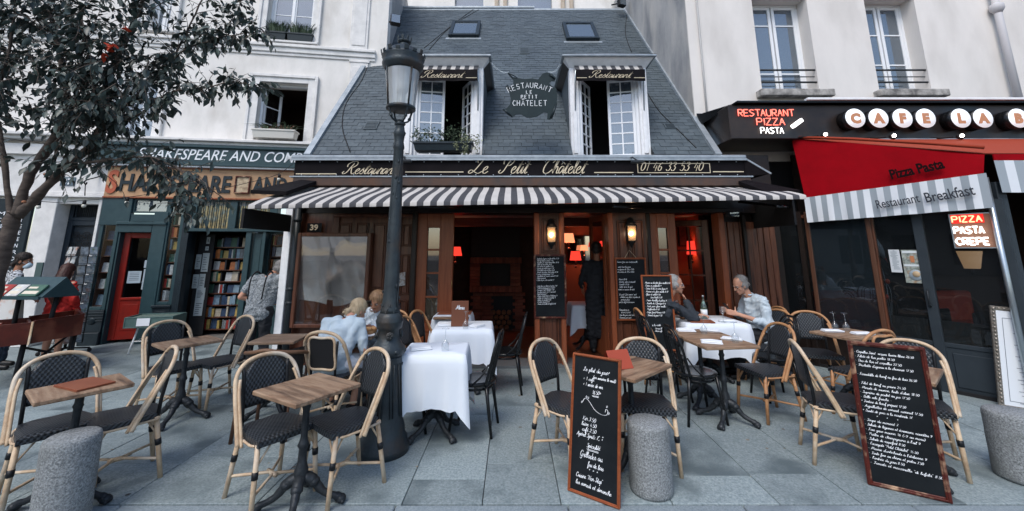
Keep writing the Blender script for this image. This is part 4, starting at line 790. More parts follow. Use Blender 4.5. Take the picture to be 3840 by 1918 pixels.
def cap(mb, txt, u, v, h, wd, y=-.018, arc=0):
    n = len(txt); st = []
    for i, ch in enumerate(txt):
        x = (i-(n-1)/2)*wd; ang = -x*arc*2; cz = -x*x*arc; p0 = hp(u, v)
        g_ = {'R': [[(0, 0), (0, 1)], [(0, 1), (.5, .95), (.5, .55), (0, .5)], [(.2, .5), (.6, 0)]], 'E': [[(.5, 0), (0, 0), (0, 1), (.5, 1)], [(0, .5), (.4, .5)]], 'S': [[(.5, .9), (.1, 1), (.05, .6), (.5, .4), (.4, 0), (0, .1)]], 'T': [[(0, 1), (.6, 1)], [(.3, 1), (.3, 0)]], 'A': [[(0, 0), (.3, 1), (.6, 0)], [(.1, .35), (.5, .35)]], 'U': [[(0, 1), (0, .2), (.3, 0), (.55, .2), (.55, 1)]], 'N': [[(0, 0), (0, 1), (.5, 0), (.5, 1)]], 'L': [[(0, 1), (0, 0), (.5, 0)]], 'P': [[(0, 0), (0, 1)], [(0, 1), (.5, .95), (.5, .5), (0, .45)]], 'I': [[(.25, 0), (.25, 1)]], 'C': [[(.55, .85), (.25, 1), (0, .5), (.25, 0), (.55, .15)]], 'H': [[(0, 0), (0, 1)], [(.5, 0), (.5, 1)], [(0, .5), (.5, .5)]], 'Â': [[(0, 0), (.3, 1), (.6, 0)], [(.1, .35), (.5, .35)], [(.1, 1.15), (.3, 1.35), (.5, 1.15)]]}[ch]
        for s in g_:
            q = []
            for a, b in s:
                lx, lz = (a-.27)*h*.95, b*h; q.append((p0[0]+x+lx*math.cos(ang)-lz*math.sin(ang), p0[1]+cz+lx*math.sin(ang)+lz*math.cos(ang)))
            ribbon(mb, q, .009, y, False)
cap(mb, 'RESTAURANT', 1985, 330, .085, .066, arc=.75); cap(mb, 'LE', 1984, 352, .052, .058); cap(mb, 'PETIT', 1984, 370, .055, .054); cap(mb, 'CHÂTELET', 1986, 397, .085, .068)
part('lettering', mb, M['white_letter'], HS)
for (u0, v0, u1, v1) in ((1907, 272, 1840, 232), (2058, 270, 2104, 238)):
    a, b = hp(u0, v0), hp(u1, v1); mb = MB(); n = 22
    for i in range(n):
        t = (i+.5)/n; p = Vector((a[0]+(b[0]-a[0])*t, -.0, a[1]+(b[1]-a[1])*t-.06*math.sin(PI*t))); q = [p+Vector((.011*math.cos(k*PI/3), .006*math.sin(k*PI/3)*(i % 2), .011*math.sin(k*PI/3)*((i+1) % 2)+.005*math.sin(k*PI/3))) for k in range(6)]; mb.tube(q, .0028, 4, closed=True)
    part('chain', mb, M['steel'], HS)
# ---- painted fascia
fx0_, fz0_, fx1_, fz1_ = FR.rect(1104, 597, 2792, 663, -.28)
FS = thing('restaurant_sign', 'long black fascia lettered Restaurant Le Petit Châtelet with telephone number', 'sign', (0, 6.17, 0))
H_ = fz1_-fz0_
mb = MB(); mb.box(fx0_, 0, fz0_, fx1_, .27, fz1_, .004); part('panel', mb, M['fascia'], FS)
mb = MB(); mb.box(fx0_-.04, -.05, fz1_+.001, fx1_+.02, .34, fz1_+.055, .01); mb.box(fx0_-.04, -.05, fz1_-.03, fx1_+.02, -.04, fz1_, 0); part('zinc_capping', mb, M['zinc'], FS)
mb = MB(); bar(mb, (fx1_+.01, 0, fz1_+.02), (fx1_+.24, -.25, fz0_+.0), .035, .02); part('end_strip', mb, M['zinc'], FS)
mb = MB(); mb.add([(fx1_+.001, 0, fz0_), (fx1_+.001, .27, fz0_), (fx1_+.001, .27, fz1_), (fx1_+.001, 0, fz1_), (fx1_+.22, -.22, fz0_), (fx1_+.22, .27, fz0_)], [(0, 4, 3), (4, 5, 2, 3), (0, 1, 5, 4)], False); part('end_cheek', mb, M['fascia'], FS)
def fu(u, v=640): return FR.uv(u, v, -.28)
mb = MB()
a = fu(1283)[0]; b = fu(1480)[0]; zb_ = fu(1300, 653)[1]; write(mb, 'Restaurant', a, zb_, .082, .0125, .42, -.006, cal=True, width=b-a+.02)
for t, u0, u1 in (('Le', 1755, 1825), ('Petit', 1868, 1975), ('Châtelet', 2025, 2190)):
    a = fu(u0)[0]; b = fu(u1)[0]; write(mb, t, a, fu(1800, 651)[1], .108, .0135, .42, -.006, cal=True, width=(b-a))
a = fu(2400)[0]; b = fu(2635)[0]; write(mb, '01 46 33 53 40', a, fu(2500, 641)[1], .074, .012, .32, -.006, width=b-a)
def rule(u0, u1, v): a = fu(u0, v); b = fu(u1, v); mb.box(a[0], -.007, a[1]-.007, b[0], -.005, a[1]+.007)
rule(1110, 1262, 653); rule(1520, 1738, 646); rule(2228, 2375, 648); rule(2673, 2788, 645)
a0 = fu(2391, 650); a1 = fu(2661, 613); framebox(mb, a0[0], a0[1], a1[0], a1[1], .01, -.007, -.005); part('lettering', mb, M['cream_letter'], FS)
mb = MB(); n = 26
for i in range(n):
    x = fx0_+.12+(fx1_-fx0_-.24)*i/(n-1)
    for z in (fz1_-.045, fz0_+.025): mb.ball((x, -.003, z), .010, 4)
part('rivet', mb, M['steel'], FS, None, 'stuff')
gz0, gz1 = FR.uv(1900, 699, -.35)[1], FR.uv(1900, 667, -.35)[1]
mb = MB(); mb.box(fx0_+.05, 6.06, gz0, fx1_+.02, 6.40, gz1, .01); wpart('awning_cassette', mb, M['rust'])
mb = MB(); mb.box(fx0_, 6.05, gz1+.001, fx1_+.05, 6.16, gz1+.02); wpart('gutter_lip', mb, M['zinc'])
# sign spotlights on the fascia
for u, v, lb in ((2390, 608, 'small black spotlight over the telephone number'), (1520, 605, 'small black spotlight over the fascia beside the lamp post')):
    c = at(u, v, 5.98); t = thing('spotlight', lb, 'spotlight', c); mb = MB(); mb.box(-.09, -.05, -.02, .09, .05, .02, .01); part('head', mb, M['iron'], t); mb = MB(); mb.tube([(0, 0, .02), (-.05, .05, .08), (-.05, .17, .1)], .012, 6); part('arm', mb, M['iron'], t)
# ---- big striped awning
AW = thing('awning', 'long charcoal and cream striped awning over the restaurant terrace', 'awning', (0, 5.2, 0))
ax0, ax1 = -3.34, 3.74; zf0, zf1 = 2.235, 2.36; zt0 = gz0-.01; YT = .92
sw = .085; n = int(round((ax1-ax0)/sw)); mb = MB(); NP = 9
def aw(x, t):
    zf = zf0+(zf1-zf0)*(x-ax0)/(ax1-ax0); return (x*(1-.04*t), YT*t, zf+(zt0-zf)*t+.05*math.sin(PI*t)*(1-t)*1.2 - .02*math.sin(PI*t))
for i in range(n):
    a, b = ax0+(ax1-ax0)*i/n, ax0+(ax1-ax0)*(i+1)/n; mb.mi = i % 2; vs_ = []
    za = aw(a, 0); zb2 = aw(b, 0); fl = .012*math.sin(i*.9)
    vs_ += [(a, -.012, za[2]-.055), (b, -.012, zb2[2]-.055), (a, -.012, za[2]-.01), (b, -.012, zb2[2]-.01)]
    for j in range(NP+1): vs_ += [aw(a, j/NP), aw(b, j/NP)]
    mb.add(vs_, [(2*j, 2*j+1, 2*j+3, 2*j+2) for j in range(NP+2)], True)
part('canvas', mb.mesh('canvas', [CREAM_S, DARK_S]), None, AW)
mb = MB(); bar(mb, (ax0, .02, zf0-.03), (ax1, .02, zf1-.03), .05, .05); part('front_bar', mb, M['black'], AW)
for u, v, x0, x1, x2, x3, lb in ((0, 0, -2.92, -3.12, -3.50, -3.38, 'left'), (0, 0, 3.38, 3.50, 3.86, 3.74, 'right')):
    mb = MB(); s = 1 if x0 < 0 else -1; zz = 2.60; q = [(x0, .85, zt0+.08), (x2+s*.35, .85, zt0+.10), (x2, .25, zt0-.14), (x1+s*.1, .25, zt0-.16)]
    mb.add(q+[(a, b, c-.05) for a, b, c in q], [(0, 1, 2, 3), (7, 6, 5, 4), (0, 4, 5, 1), (1, 5, 6, 2), (2, 6, 7, 3), (3, 7, 4, 0)], False); part('end_cover', mb, M['fascia'], AW)
for x in (ax0+.25, -1.2, 1.3, ax1-.35):
    mb = MB(); mb.tube([(x, .05, zf0-.02), (x+.5, .5, zf0+.02), (x+.1, 1.1, zt0-.2)], .022, 6); part('folding_arm', mb, M['black'], AW)
mb = MB(); mb.box(-3.42, .0, 1.94, -3.385, 1.24, 2.19); part('side_curtain', mb, M['matte_black'], AW)
mb = MB(); mb.box(3.80, .35, 2.0, 3.83, 1.5, 2.40); part('side_curtain', mb, M['matte_black'], AW)
# ---- shopfront wall under the awning
mb = MB(); mb.box(-3.38, 6.42, 2.235, 4.1, 6.9, 3.16); wpart('lintel', mb, M['black_wood'])
pz = rr_(1070, 800, 1100, 1245); mb = MB(); mb.box(pz[0]-.02, 6.32, 0, pz[2]-.03, 6.6, 2.5, .006); wpart('white_pier', mb, M['white_paint'])
mb = MB(); px_ = pz[2]+.05; mb.tube([(px_, 6.34, 0), (px_, 6.34, 2.6)], .05, 12)
for z in (2.35, 2.12, 1.1, .9): mb.tube([(px_, 6.34, z-.02), (px_, 6.34, z+.02)], .062, 12)
solo('drainpipe', mb, mat('dark drainpipe', (.02, .026, .03), .4), 'dark cast iron drainpipe beside the white pier left of the showcase', 'drainpipe')
def plate(mb, u0, v0, u1, v1, y0, y1, bev=.008): r_ = FR.rect(u0, v0, u1, v1, y0); mb.box(r_[0], 6.45+y0, r_[1], r_[2], 6.45+y1, r_[3], bev); return r_
def xat(u, v=1000, off=0): return FR.uv(u, v, off)[0]
# solid oak panelling at left
x0, x1 = pz[2], xat(1545); mb = MB(); mb.box(x0, 6.46, 0, x1, 6.7, 2.234); panl = wpart('panelling', mb, M['brown'])
def panel(parent, x0, z0, x1, z1, y=6.46, m=None):
    mb = MB(); w_ = min(.03, (x1-x0)*.2); framebox(mb, x0, z0, x1, z1, w_*.6, y-.025, y, .006); mb.box(x0+w_, y-.018, z0+w_, x1-w_, y, z1-w_, .012); return part('panel', mb, m or M['brown'], parent, world=True)
mb = MB(); mb.box(xat(1238), 6.42, .0, xat(1262), 6.46, 2.17, .006); mb.box(xat(1238), 6.42, 2.17, x1, 6.46, 2.22, .01); mb.box(xat(1478), 6.43, 0, xat(1500), 6.46, 2.17, .006); part('stile', mb, M['brown'], panl, world=True)
for u0, u1 in ((1270, 1318), (1335, 1383), (1399, 1450)):
    a, b = xat(u0, 860), xat(u1, 860); panel(panl, a, 1.08, b, 2.08)
for u0, u1 in ((1270, 1383), (1399, 1462)): panel(panl, xat(u0, 1150), .12, xat(u1, 1150), .95)
for z0, z1 in ((1.72, 2.06), (1.0, 1.60), (.62, .92), (.1, .5)): panel(panl, xat(1502, 1000)+.01, z0, xat(1533, 1000)+.01, z1)
mb = MB(); mb.box(x1-.005, 6.36, 0, x1+.07, 6.6, 2.26, .01); wpart('door_post', mb, M['black_wood'])
# torn notice on the panelling, lock plate
r_ = FR.rect(1495, 1020, 1522, 1075, -.03); mb = MB(); mb.prism([(r_[0], r_[1]), (r_[2], r_[1]+.02), (r_[2]-.01, r_[3]), (r_[0]+.01, r_[3]-.02)], 6.40, 6.404); solo('torn_notice', mb, mat('torn paper', (.45, .47, .46), .9, (.2, .12, .08), 30), 'torn white paper stuck on the oak panelling right of the lamp post', 'notice')
# number 39
r_ = FR.rect(1153, 838, 1207, 871, -.02); t = thing('number_plaque', 'black enamel plaque with pale number 39 above the glass showcase', 'plaque', (r_[0], 6.43, r_[1])); mb = MB(); mb.box(0, -.015, 0, r_[2]-r_[0], 0, r_[3]-r_[1], .004); part('plate', mb, M['black'], t)
text(t, '39', .05, .03, r_[3]-r_[1]-.05, M['cream_letter'], y=-.02, bold=.003, width=r_[2]-r_[0]-.1)
# showcase
r_ = FR.rect(1100, 874, 1380, 1232, -.15); W = r_[2]-r_[0]; Hh = r_[3]-r_[1]
SCs = thing('display_case', 'tall dark framed glass display case full of crumpled clear plastic', 'display case', (r_[0], 6.30, r_[1]))
mb = MB(); framebox(mb, 0, 0, W, Hh, .055, 0, .15, .01); part('frame', mb, M['brown'], SCs)
film = mat('crumpled plastic film', (.95, .92, .88), .14, (.82, .80, .76), 3, metal=.85, bump=.25, bs=2.5, stretch=(1, 1, .5)); mb = MB(); nx, nz = 26, 34; vs_ = []
for j in range(nz+1):
    for i in range(nx+1):
        a, b = i/nx, j/nz; vs_.append((.055+(W-.11)*a, .085+.045*b*0+.004*math.sin(a*7+b*3)+.003*math.sin(b*11+a*5)+.003*math.sin(a*19+b*9)*b+.15*(1-b)-.07+.012*math.exp(-((a-.85)**2+(b-.55)**2)*60), .055+(Hh-.11)*b))
mb.add(vs_, [(j*(nx+1)+i, j*(nx+1)+i+1, (j+1)*(nx+1)+i+1, (j+1)*(nx+1)+i) for j in range(nz) for i in range(nx)], True); part('plastic_film', mb, film, SCs)
mb = MB(); mb.box(.055, .03, .055, W-.055, .036, Hh-.055); part('pane', mb, glassmat('showcase glass', (.9, .9, .9), .4), SCs)
mb = MB(); mb.box(.055, .13, .055, W-.055, .145, Hh-.055); part('back', mb, M['brown'], SCs)
# folding glazed leaves
def tall_leaf(u0, u1, pane_u, label, nz=4, y=6.44):
    x0, x1 = xat(u0, 1060), xat(u1, 1060); p0, p1 = xat(pane_u[0], 1000), xat(pane_u[1], 1000); zb_, zt_ = .62, 2.02; top = 2.23
    mb = MB(); mb.box(x0, y, 0, p0, y+.06, top, .008); mb.box(p1, y, 0, x1, y+.06, top, .008); mb.box(p0, y, zt_, p1, y+.06, top, .004); mb.box(p0, y, 0, p1, y+.06, zb_, .004)
    o = wpart('glazed_leaf', mb, M['orange_wood'], None, label)
    mb = MB(); 
    for i in range(1, nz): z = zb_+(zt_-zb_)*i/nz; mb.box(p0, y+.005, z-.014, p1, y+.055, z+.014, .004)
    framebox(mb, p0-.012, zb_-.012, p1+.012, zt_+.012, .022, y-.01, y+.0, .003); part('glazing_bar', mb, M['orange_wood'], o, world=True)
    for i in range(nz): z0, z1 = zb_+(zt_-zb_)*i/nz, zb_+(zt_-zb_)*(i+1)/nz; mb = MB(); mb.box(p0, y+.027, z0+.015, p1, y+.033, z1-.015); part('pane', mb, glassmat('shop pane', (.5, .5, .5), 2.0, .3, .03, (.14, .11, .09)) if i else glassmat('shop pane top', (.4, .4, .4), 2.2, .4, .03, (.2, .17, .12)), o, world=True)
    mb = MB(); framebox(mb, p0-.02, .1, p1+.02, .5, .03, y-.015, y, .006); mb.box(p0+.02, y-.012, .14, p1-.02, y, .46, .01); part('kick_panel', mb, M['orange_wood'], o, world=True)
    mb = MB(); mb.cyl((x1-.01, y-.01, 1.1), (x1-.01, y-.01, 1.22), .008, .008, 6); part('hinge', mb, mat('brass', (.4, .25, .1), .35, metal=.9), o, world=True)
    return o
tall_leaf(1556, 1697, (1598, 1648), 'left glazed leaf with four stacked panes')
tall_leaf(2447, 2548, (2472, 2513), 'right glazed leaf with four stacked panes')
def post(u0, u1, m, y0=6.36, y1=6.6, nm='door_post', v=1060):
    mb = MB(); mb.box(xat(u0, v), y0, 0, xat(u1, v), y1, 2.234, .01); return wpart(nm, mb, m)
post(2003, 2022, M['orange_wood']); post(2100, 2118, M['orange_wood']); post(2284, 2302, M['orange_wood']); post(2432, 2448, M['black_wood'], 6.40); post(2690, 2712, M['orange_wood'], 6.36, 6.6, 'door_post', 900)
def pier(u0, u1, panels, nm='panelled_pier'):
    x0, x1 = xat(u0), xat(u1); mb = MB(); mb.box(x0, 6.42, 0, x1, 6.68, 2.234); o = wpart(nm, mb, M['brown'])
    for a, z0, b, z1 in panels: panel(o, x0+(x1-x0)*a, z0, x0+(x1-x0)*b, z1, 6.42)
    return o
pier(2022, 2100, [(.12, 1.62, .88, 2.15), (.2, 1.36, .8, 1.56), (.12, .1, .88, .72)])
pier(2302, 2432, [(.12, 1.50, .46, 2.12), (.54, 1.50, .88, 2.12), (.14, 1.1, .46, 1.44), (.54, 1.1, .86, 1.44), (.12, .08, .46, .62), (.54, .08, .88, .62)])
mb = MB(); mb.box(-1.9, 6.38, 2.235, 3.6, 6.42, 2.31, .01); wpart('cornice', mb, M['black_wood'])
# vertical boards at right
xs0, xs1 = xat(2714, 950), xat(2890, 950)+.15; nb_ = 9
for i in range(nb_):
    mb = MB(); a, b = xs0+(xs1-xs0)*i/nb_, xs0+(xs1-xs0)*(i+1)/nb_; yo = .04 if i > 4 else 0; mb.box(a+.004, 6.47+yo-.008*(i % 2), .0, b-.004, 6.52+yo, 2.1, .008); wpart('plank', mb, M['brown'])
mb = MB(); mb.box(xs0, 6.55, 0, xs1+.1, 6.6, 2.234); mb.box(xs0, 6.42, 0, xs1+.05, 6.47, .30, .01); mb.box(xs0, 6.40, .30, xs1+.05, 6.47, .35, .01); wpart('board_backing', mb, M['black_wood'])
mb = MB(); mb.box(xat(2795, 950)-.02, 6.40, 0, xat(2795, 950)+.03, 6.5, 2.2, .008); wpart('stile', mb, M['black_wood'])
for u, v in ((2745, 790),): 
    c = at(u, v+15, 6.2); t = thing('floodlight', 'small black floodlight under the awning above the vertical boards', 'floodlight', c); mb = MB(); mb.box(-.10, -.04, -.045, .1, .04, .045, .012); part('housing', mb, M['matte_black'], t); mb = MB(); mb.box(-.05, -.046, -.03, .08, -.04, .03); part('lens', mb, M['pane_sky'], t); mb = MB(); mb.tube([(0, .04, 0), (0, .2, .05)], .014, 6); part('bracket', mb, M['matte_black'], t)
mb = MB(); mb.box(-1.95, 6.3, -.0, 3.5, 6.75, .035); wpart('threshold', mb, mat('step stone', (.10, .11, .115), .7, (.14, .15, .155), 60, bump=.2))
# ---- interior
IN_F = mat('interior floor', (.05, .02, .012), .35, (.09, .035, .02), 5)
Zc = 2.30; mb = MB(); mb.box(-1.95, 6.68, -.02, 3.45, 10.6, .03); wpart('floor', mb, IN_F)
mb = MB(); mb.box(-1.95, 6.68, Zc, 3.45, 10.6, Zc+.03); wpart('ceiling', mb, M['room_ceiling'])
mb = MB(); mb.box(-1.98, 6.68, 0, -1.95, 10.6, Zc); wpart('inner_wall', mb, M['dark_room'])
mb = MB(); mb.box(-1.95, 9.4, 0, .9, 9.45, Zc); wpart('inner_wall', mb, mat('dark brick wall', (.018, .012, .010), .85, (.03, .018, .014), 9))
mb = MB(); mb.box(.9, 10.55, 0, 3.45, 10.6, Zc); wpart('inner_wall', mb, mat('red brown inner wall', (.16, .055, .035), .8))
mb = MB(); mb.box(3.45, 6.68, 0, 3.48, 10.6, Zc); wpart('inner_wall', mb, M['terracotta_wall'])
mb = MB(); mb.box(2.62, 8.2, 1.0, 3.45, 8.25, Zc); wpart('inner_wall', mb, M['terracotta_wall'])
mb = MB(); mb.box(-1.9, 8.3, Zc-.17, 3.4, 8.5, Zc, .01); wpart('beam', mb, mat('red brown beam', (.16, .05, .03), .5, (.1, .03, .02), 6, stretch=(.5, 4, 4)))
# fireplace of brick
FPy = 8.95; a0 = at(1765, 980, FPy); a1 = at(1950, 980, FPy); fz = at(1850, 1200, FPy).z
FP = thing('fireplace', 'dark brick fireplace with log store seen through the open front', 'fireplace', (0, FPy, 0))
bm_ = MB(); bm_.box(-.105, -.05, 0, .105, .05, .06, .004); BRK = bm_.mesh('brick', M['brick'])
bm_ = MB(); bm_.box(-.032, -.05, 0, .032, .05, .12, .004); BRV = bm_.mesh('brick', M['brick'])
def brickat(x, z, me=BRK, y=0): o = bpy.data.objects.new('brick', me); link(o); o.parent = FP; o.location = (x, y, z)
zm = at(1850, 988, FPy).z; zh = at(1850, 1095, FPy).z
x = a0.x
while x < a1.x: brickat(x+.03, zh, BRV, -.06); brickat(x+.03, zm, BRV, -.04); x += .068
for r_ in range(int((zm-zh-.12)/.065)): brickat(a0.x+.1, zh+.125+r_*.065); brickat(a1.x-.1, zh+.125+r_*.065)
for r_ in range(int(zh/.065)):
    for q in range(5):
        xx = a0.x+.12+q*.22+(.05 if r_ % 2 else 0)
        if not (a0.x+.40 < xx < a0.x+.85 and r_*.065 < zh-.12) and xx < a1.x: brickat(xx, r_*.065+.002)
mb = MB(); mb.box(a0.x, .08, 0, a1.x, .3, 2.2); part('back', mb, M['matte_black'], FP)
for j in range(4):
    for i in range(4): p = (a0.x+.44+i*.11+(j % 2)*.05, -.02, .08+j*.1); mb = MB(); mb.cyl(p, (p[0], .07, p[2]), .05, .05, 7); solo('log', mb, mat('log end', (.20, .09, .04), .9, (.12, .05, .025), 20), 'split log in the dark niche under the brick hearth', 'log', 'logs stacked under the hearth', loc=(0, FPy, 0))
# red shaded lamps
SH_ = mat('lit red shade', (.5, .03, .02), .8, emis=(1, .05, .03), es=.75); SHO = mat('lit pale shade', (.6, .2, .1), .8, emis=(1, .3, .14), es=.9)
def shade_lamp(u, v, Y, r_, h, label, m=SH_, power=1.6):
    c = at(u, v, Y); t = thing('shaded_lamp', label, 'lamp', c); mb = MB(); n = 20; vs_ = []
    for i in range(n): a = 2*PI*i/n; vs_ += [(r_*math.cos(a), r_*math.sin(a), -h/2), (r_*.75*math.cos(a), r_*.75*math.sin(a), h/2)]
    mb.add(vs_, [(2*i, (2*i+2) % (2*n), (2*i+3) % (2*n), 2*i+1) for i in range(n)], True); part('lamp_shade', mb, m, t)
    mb = MB(); mb.cyl((0, 0, -h/2-.12), (0, 0, 0), .012, .012, 6); mb.ball((0, 0, -h/2-.13), .03, 5); part('stem', mb, M['brown'], t)
    l = bpy.data.lights.new('lamp_glow', 'POINT'); l.energy = power; l.color = (1, .38, .2); l.shadow_soft_size = .05; lo = bpy.data.objects.new('bulb_light', l); link(lo); lo.parent = t; lo.location = (0, 0, -h*.1)
shade_lamp(1708, 943, 8.2, .13, .17, 'red shaded lamp beside the left glazed leaf')
shade_lamp(2132, 893, 9.3, .14, .20, 'pale red shaded lamp high at the left of the doorway', SHO, 9)
shade_lamp(2158, 960, 8.6, .12, .18, 'deep red shaded lamp left of the waiter')
shade_lamp(2262, 915, 9.8, .10, .13, 'small red shaded lamp right of the waiter')
shade_lamp(2190, 930, 10.2, .10, .13, 'small red shaded lamp far back behind the waiter', SHO, 7)
shade_lamp(2592, 930, 7.9, .09, .25, 'bright red shaded wall lamp in the right opening', SH_, 2)
r_ = (at(2135, 905, 10.5), at(2180, 940, 10.5)); mb = MB(); mb.box(1.4, 10.5, 1.35, 1.95, 10.52, 2.0); solo('mirror', mb, mat('mirror', (.5, .5, .48), .05, metal=1), 'small bright mirror on the back wall behind the waiter', 'mirror')
# inner open doors
for u0, u1, y, ang, lb in ((2250, 2284, 6.75, R(78), 'inner door leaf folded back beside the waiter'),):
    x = xat(2284); mb = MB(); framebox(mb, -.62, 0, 0, 2.2, .09, 0, .04, .006, .6); o = wpart('open_door_leaf', mb, M['orange_wood'], None, lb); o.matrix_parent_inverse = wm(BR).inverted(); o.location = (x, 6.70, .03); o.rotation_euler = (0, 0, -ang)
    mb = MB(); mb.box(-.53, .018, .6, -.09, .022, 2.11); part('pane', mb, M['pane'], o)
x = xat(2690, 900); mb = MB(); framebox(mb, -.62, 0, 0, 2.12, .10, 0, .045, .006, .45); o = wpart('open_door_leaf', mb, M['brown'], None, 'glazed door leaf standing ajar in the right opening'); o.location = (x-.02, 6.68, .03); o.rotation_euler = (0, 0, R(-38))
mb = MB()
for i in range(1, 4): mb.box(-.52, .01, .45+(1.57)*i/4-.012, -.10, .035, .45+1.57*i/4+.012)
mb.box(-.32, .011, .46, -.30, .034, 2.01); part('glazing_bar', mb, M['brown'], o); mb = MB(); mb.box(-.52, .019, .46, -.10, .025, 2.01); part('pane', mb, M['pane'], o)
mb = MB(); mb.tube([(-.57, -.02, .9), (-.57, -.05, .95), (-.57, -.05, 1.1), (-.57, -.02, 1.15)], .008, 6); part('handle', mb, M['steel'], o)
# framed pictures in the right opening
for u0, v0, u1, v1, Y in ((2548, 835, 2575, 925, 8.15), (2585, 960, 2605, 1010, 8.15)):
    a, b = at(u0, v1, Y), at(u1, v0, Y); mb = MB(); framebox(mb, a.x, a.z, b.x, b.z, .02, Y, Y+.03, .004); t = solo('framed_picture', mb, M['matte_black'], 'dark framed picture on the orange wall, '+('upper left' if v0 < 900 else 'lower right')+' in the right opening', 'picture'); mb = MB(); mb.box(a.x+.02, Y+.01, a.z+.02, b.x-.02, Y+.02, b.z-.02); part('print', mb, mat('print', (.2, .12, .09), .5, (.05, .04, .04), 9), t)
# ---- wall lanterns
def lantern(u, v, label):
    c = at(u, v, 6.30); t = thing('wall_lantern', label, 'lantern', c); s = 1.0
    mb = MB(); mb.box(-.075, -.06, .10, .075, .06, .13, .01); mb.lathe([(.085, .13), (.05, .18), (.045, .22), (.01, .24)], n=6); mb.lathe([(.005, -.22), (.03, -.17), (.05, -.15), (.065, -.13), (.065, -.11)], n=6)
    for sx_ in (-1, 1):
        for sy_ in (-1, 1): mb.cyl((.065*sx_*.9, .05*sy_, -.12), (.075*sx_, .056*sy_, .12), .007, .007, 5)
    mb.box(-.04, .06, -.12, .04, .12, .16, .01); part('body', mb, M['matte_black'], t)
    g_ = MB(); g_.box(-.058, -.052, -.11, .058, -.05, .10); part('pane', g_, mat('amber pane', (.5, .35, .2), .3, emis=(1, .5, .25), es=.06, alpha=.4), t)
    g_ = MB(); g_.ball((0, 0, -.01), .032, 8); part('bulb', g_, mat('lit bulb', (1, .9, .7), .5, emis=(1, .85, .66), es=9), t)
    l = bpy.data.lights.new('lantern_glow', 'POINT'); l.energy = 1.6; l.color = (1, .66, .4); l.shadow_soft_size = .04; lo = bpy.data.objects.new('bulb_light', l); link(lo); lo.parent = t; lo.location = (0, -.075, 0)
lantern(2067, 880, 'lit black wall lantern above the left wall blackboard'); lantern(2366, 875, 'lit black wall lantern above the hanging blackboard')
# ================================================================= CAFE BUILDING (right)
FB = Frame(0, 7.09, 0)
BC = thing('apartment_building', 'cream rendered building on the right above the café with tall shuttered-free windows', 'building', (3.3, 7.09, 0))
BC['label'] = 'cream rendered building on the right with two tall windows above the café'
def cp(name, mb, m, parent=None, label=None, kind=None): return part(name, mb, m, parent or BC, label, kind, world=True)
xL = 3.30
r1 = FB.rect(2838, 5, 3052, 342, 0); r2 = FB.rect(3245, 5, 3485, 338, 0)
r1 = (FB.uv(2838, 170)[0], FB.uv(2950, 345)[1], FB.uv(3048, 170)[0], FB.uv(2950, 3)[1]+.08); r2 = (FB.uv(3268, 170)[0], r1[1], FB.uv(3460, 170)[0], r1[3])
mb = MB(); wall(mb, xL, 11.5, 3.2, 9.5, [r1, r2], 7.09, 7.5); cp('wall', mb, M['plaster2']); mb = MB(); mb.box(xL, 7.09, 0, 5.6, 7.3, 3.19); cp('ground_floor_wall', mb, M['matte_black'])
mb = MB(); mb.box(xL, 7.501, 2.9, xL+.3, 13, 9.5); cp('side_wall', mb, M['weathered'])
mb = MB(); mb.box(xL-.012, 7.09, 3.9, xL-.001, 13, 9.5); cp('weathered_render', mb, M['weathered'])
for i, r_ in enumerate((r1, r2)):
    x0, z0, x1, z1 = r_; xm = (x0+x1)/2; y = 7.36; f = MB(); framebox(f, x0, z0, x1, z1, .05, y, y+.07, .006); o = cp('window_frame', f, M['white_frame'])
    rm = MB(); rm.box(x0-.05, 7.6, z0-.1, x1+.05, 8.8, z0-.05); rm.box(x0-.07, 7.55, z0, x0-.05, 8.8, z1); rm.box(x1+.05, 7.55, z0, x1+.07, 8.8, z1); rm.box(x0-.05, 8.8, z0-.1, x1+.05, 8.82, z1+.1); rm.box(x0-.05, 7.55, z1+.05, x1+.05, 8.8, z1+.07); cp('room', rm, mat('grey room', (.10, .12, .14), .9))
    H_ = z1-z0-.1
    for s, (a, b) in enumerate(((x0+.05, xm-.012), (xm+.012, x1-.05))):
        f = MB(); framebox(f, a, z0+.05, b, z1-.05, .055, y+.005, y+.05, .005); nz = (3 if i == 0 else 4); fr = [.13, .77] if i == 0 else [.28, .62, .97][:2]
        fr = [.23, .78] if i == 0 else [.33, .67]
        for q in fr: f.box(a+.055, y+.01, z0+.05+H_*q-.014, b-.055, y+.045, z0+.05+H_*q+.014, .003)
        lf = part('casement', f, M['white_frame'], BC, world=True); zz = [0]+fr+[1]
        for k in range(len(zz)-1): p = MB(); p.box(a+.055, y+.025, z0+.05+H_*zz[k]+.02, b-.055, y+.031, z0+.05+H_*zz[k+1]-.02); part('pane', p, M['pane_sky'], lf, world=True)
    s = MB(); s.box(x0-.12, 6.93, z0-.13, x1+.16, 7.12, z0-.0, .012); cp('window_sill', s, M['sill'])
    for zz in (z0+.20, z0+.44): s = MB(); s.tube([(x0, 7.13, zz), (x1, 7.13, zz)], .018, 6); cp('rail', s, M['iron'])
    for zz in (z0+.32,): s = MB(); s.tube([(x0, 7.16, zz), (x1, 7.16, zz)], .010, 6); cp('rail', s, M['iron'])
mb = MB(); pts = [at(3735, 40, 7.0), at(3785, 230, 7.0), at(3835, 390, 7.0)]; top = pts[0]+(pts[0]-pts[1])*.5; mb.tube([top]+pts, .055, 12); mb.tube([pts[0]+Vector((0, 0, -.05)), pts[0]+Vector((0, 0, .12))], .09, 12)
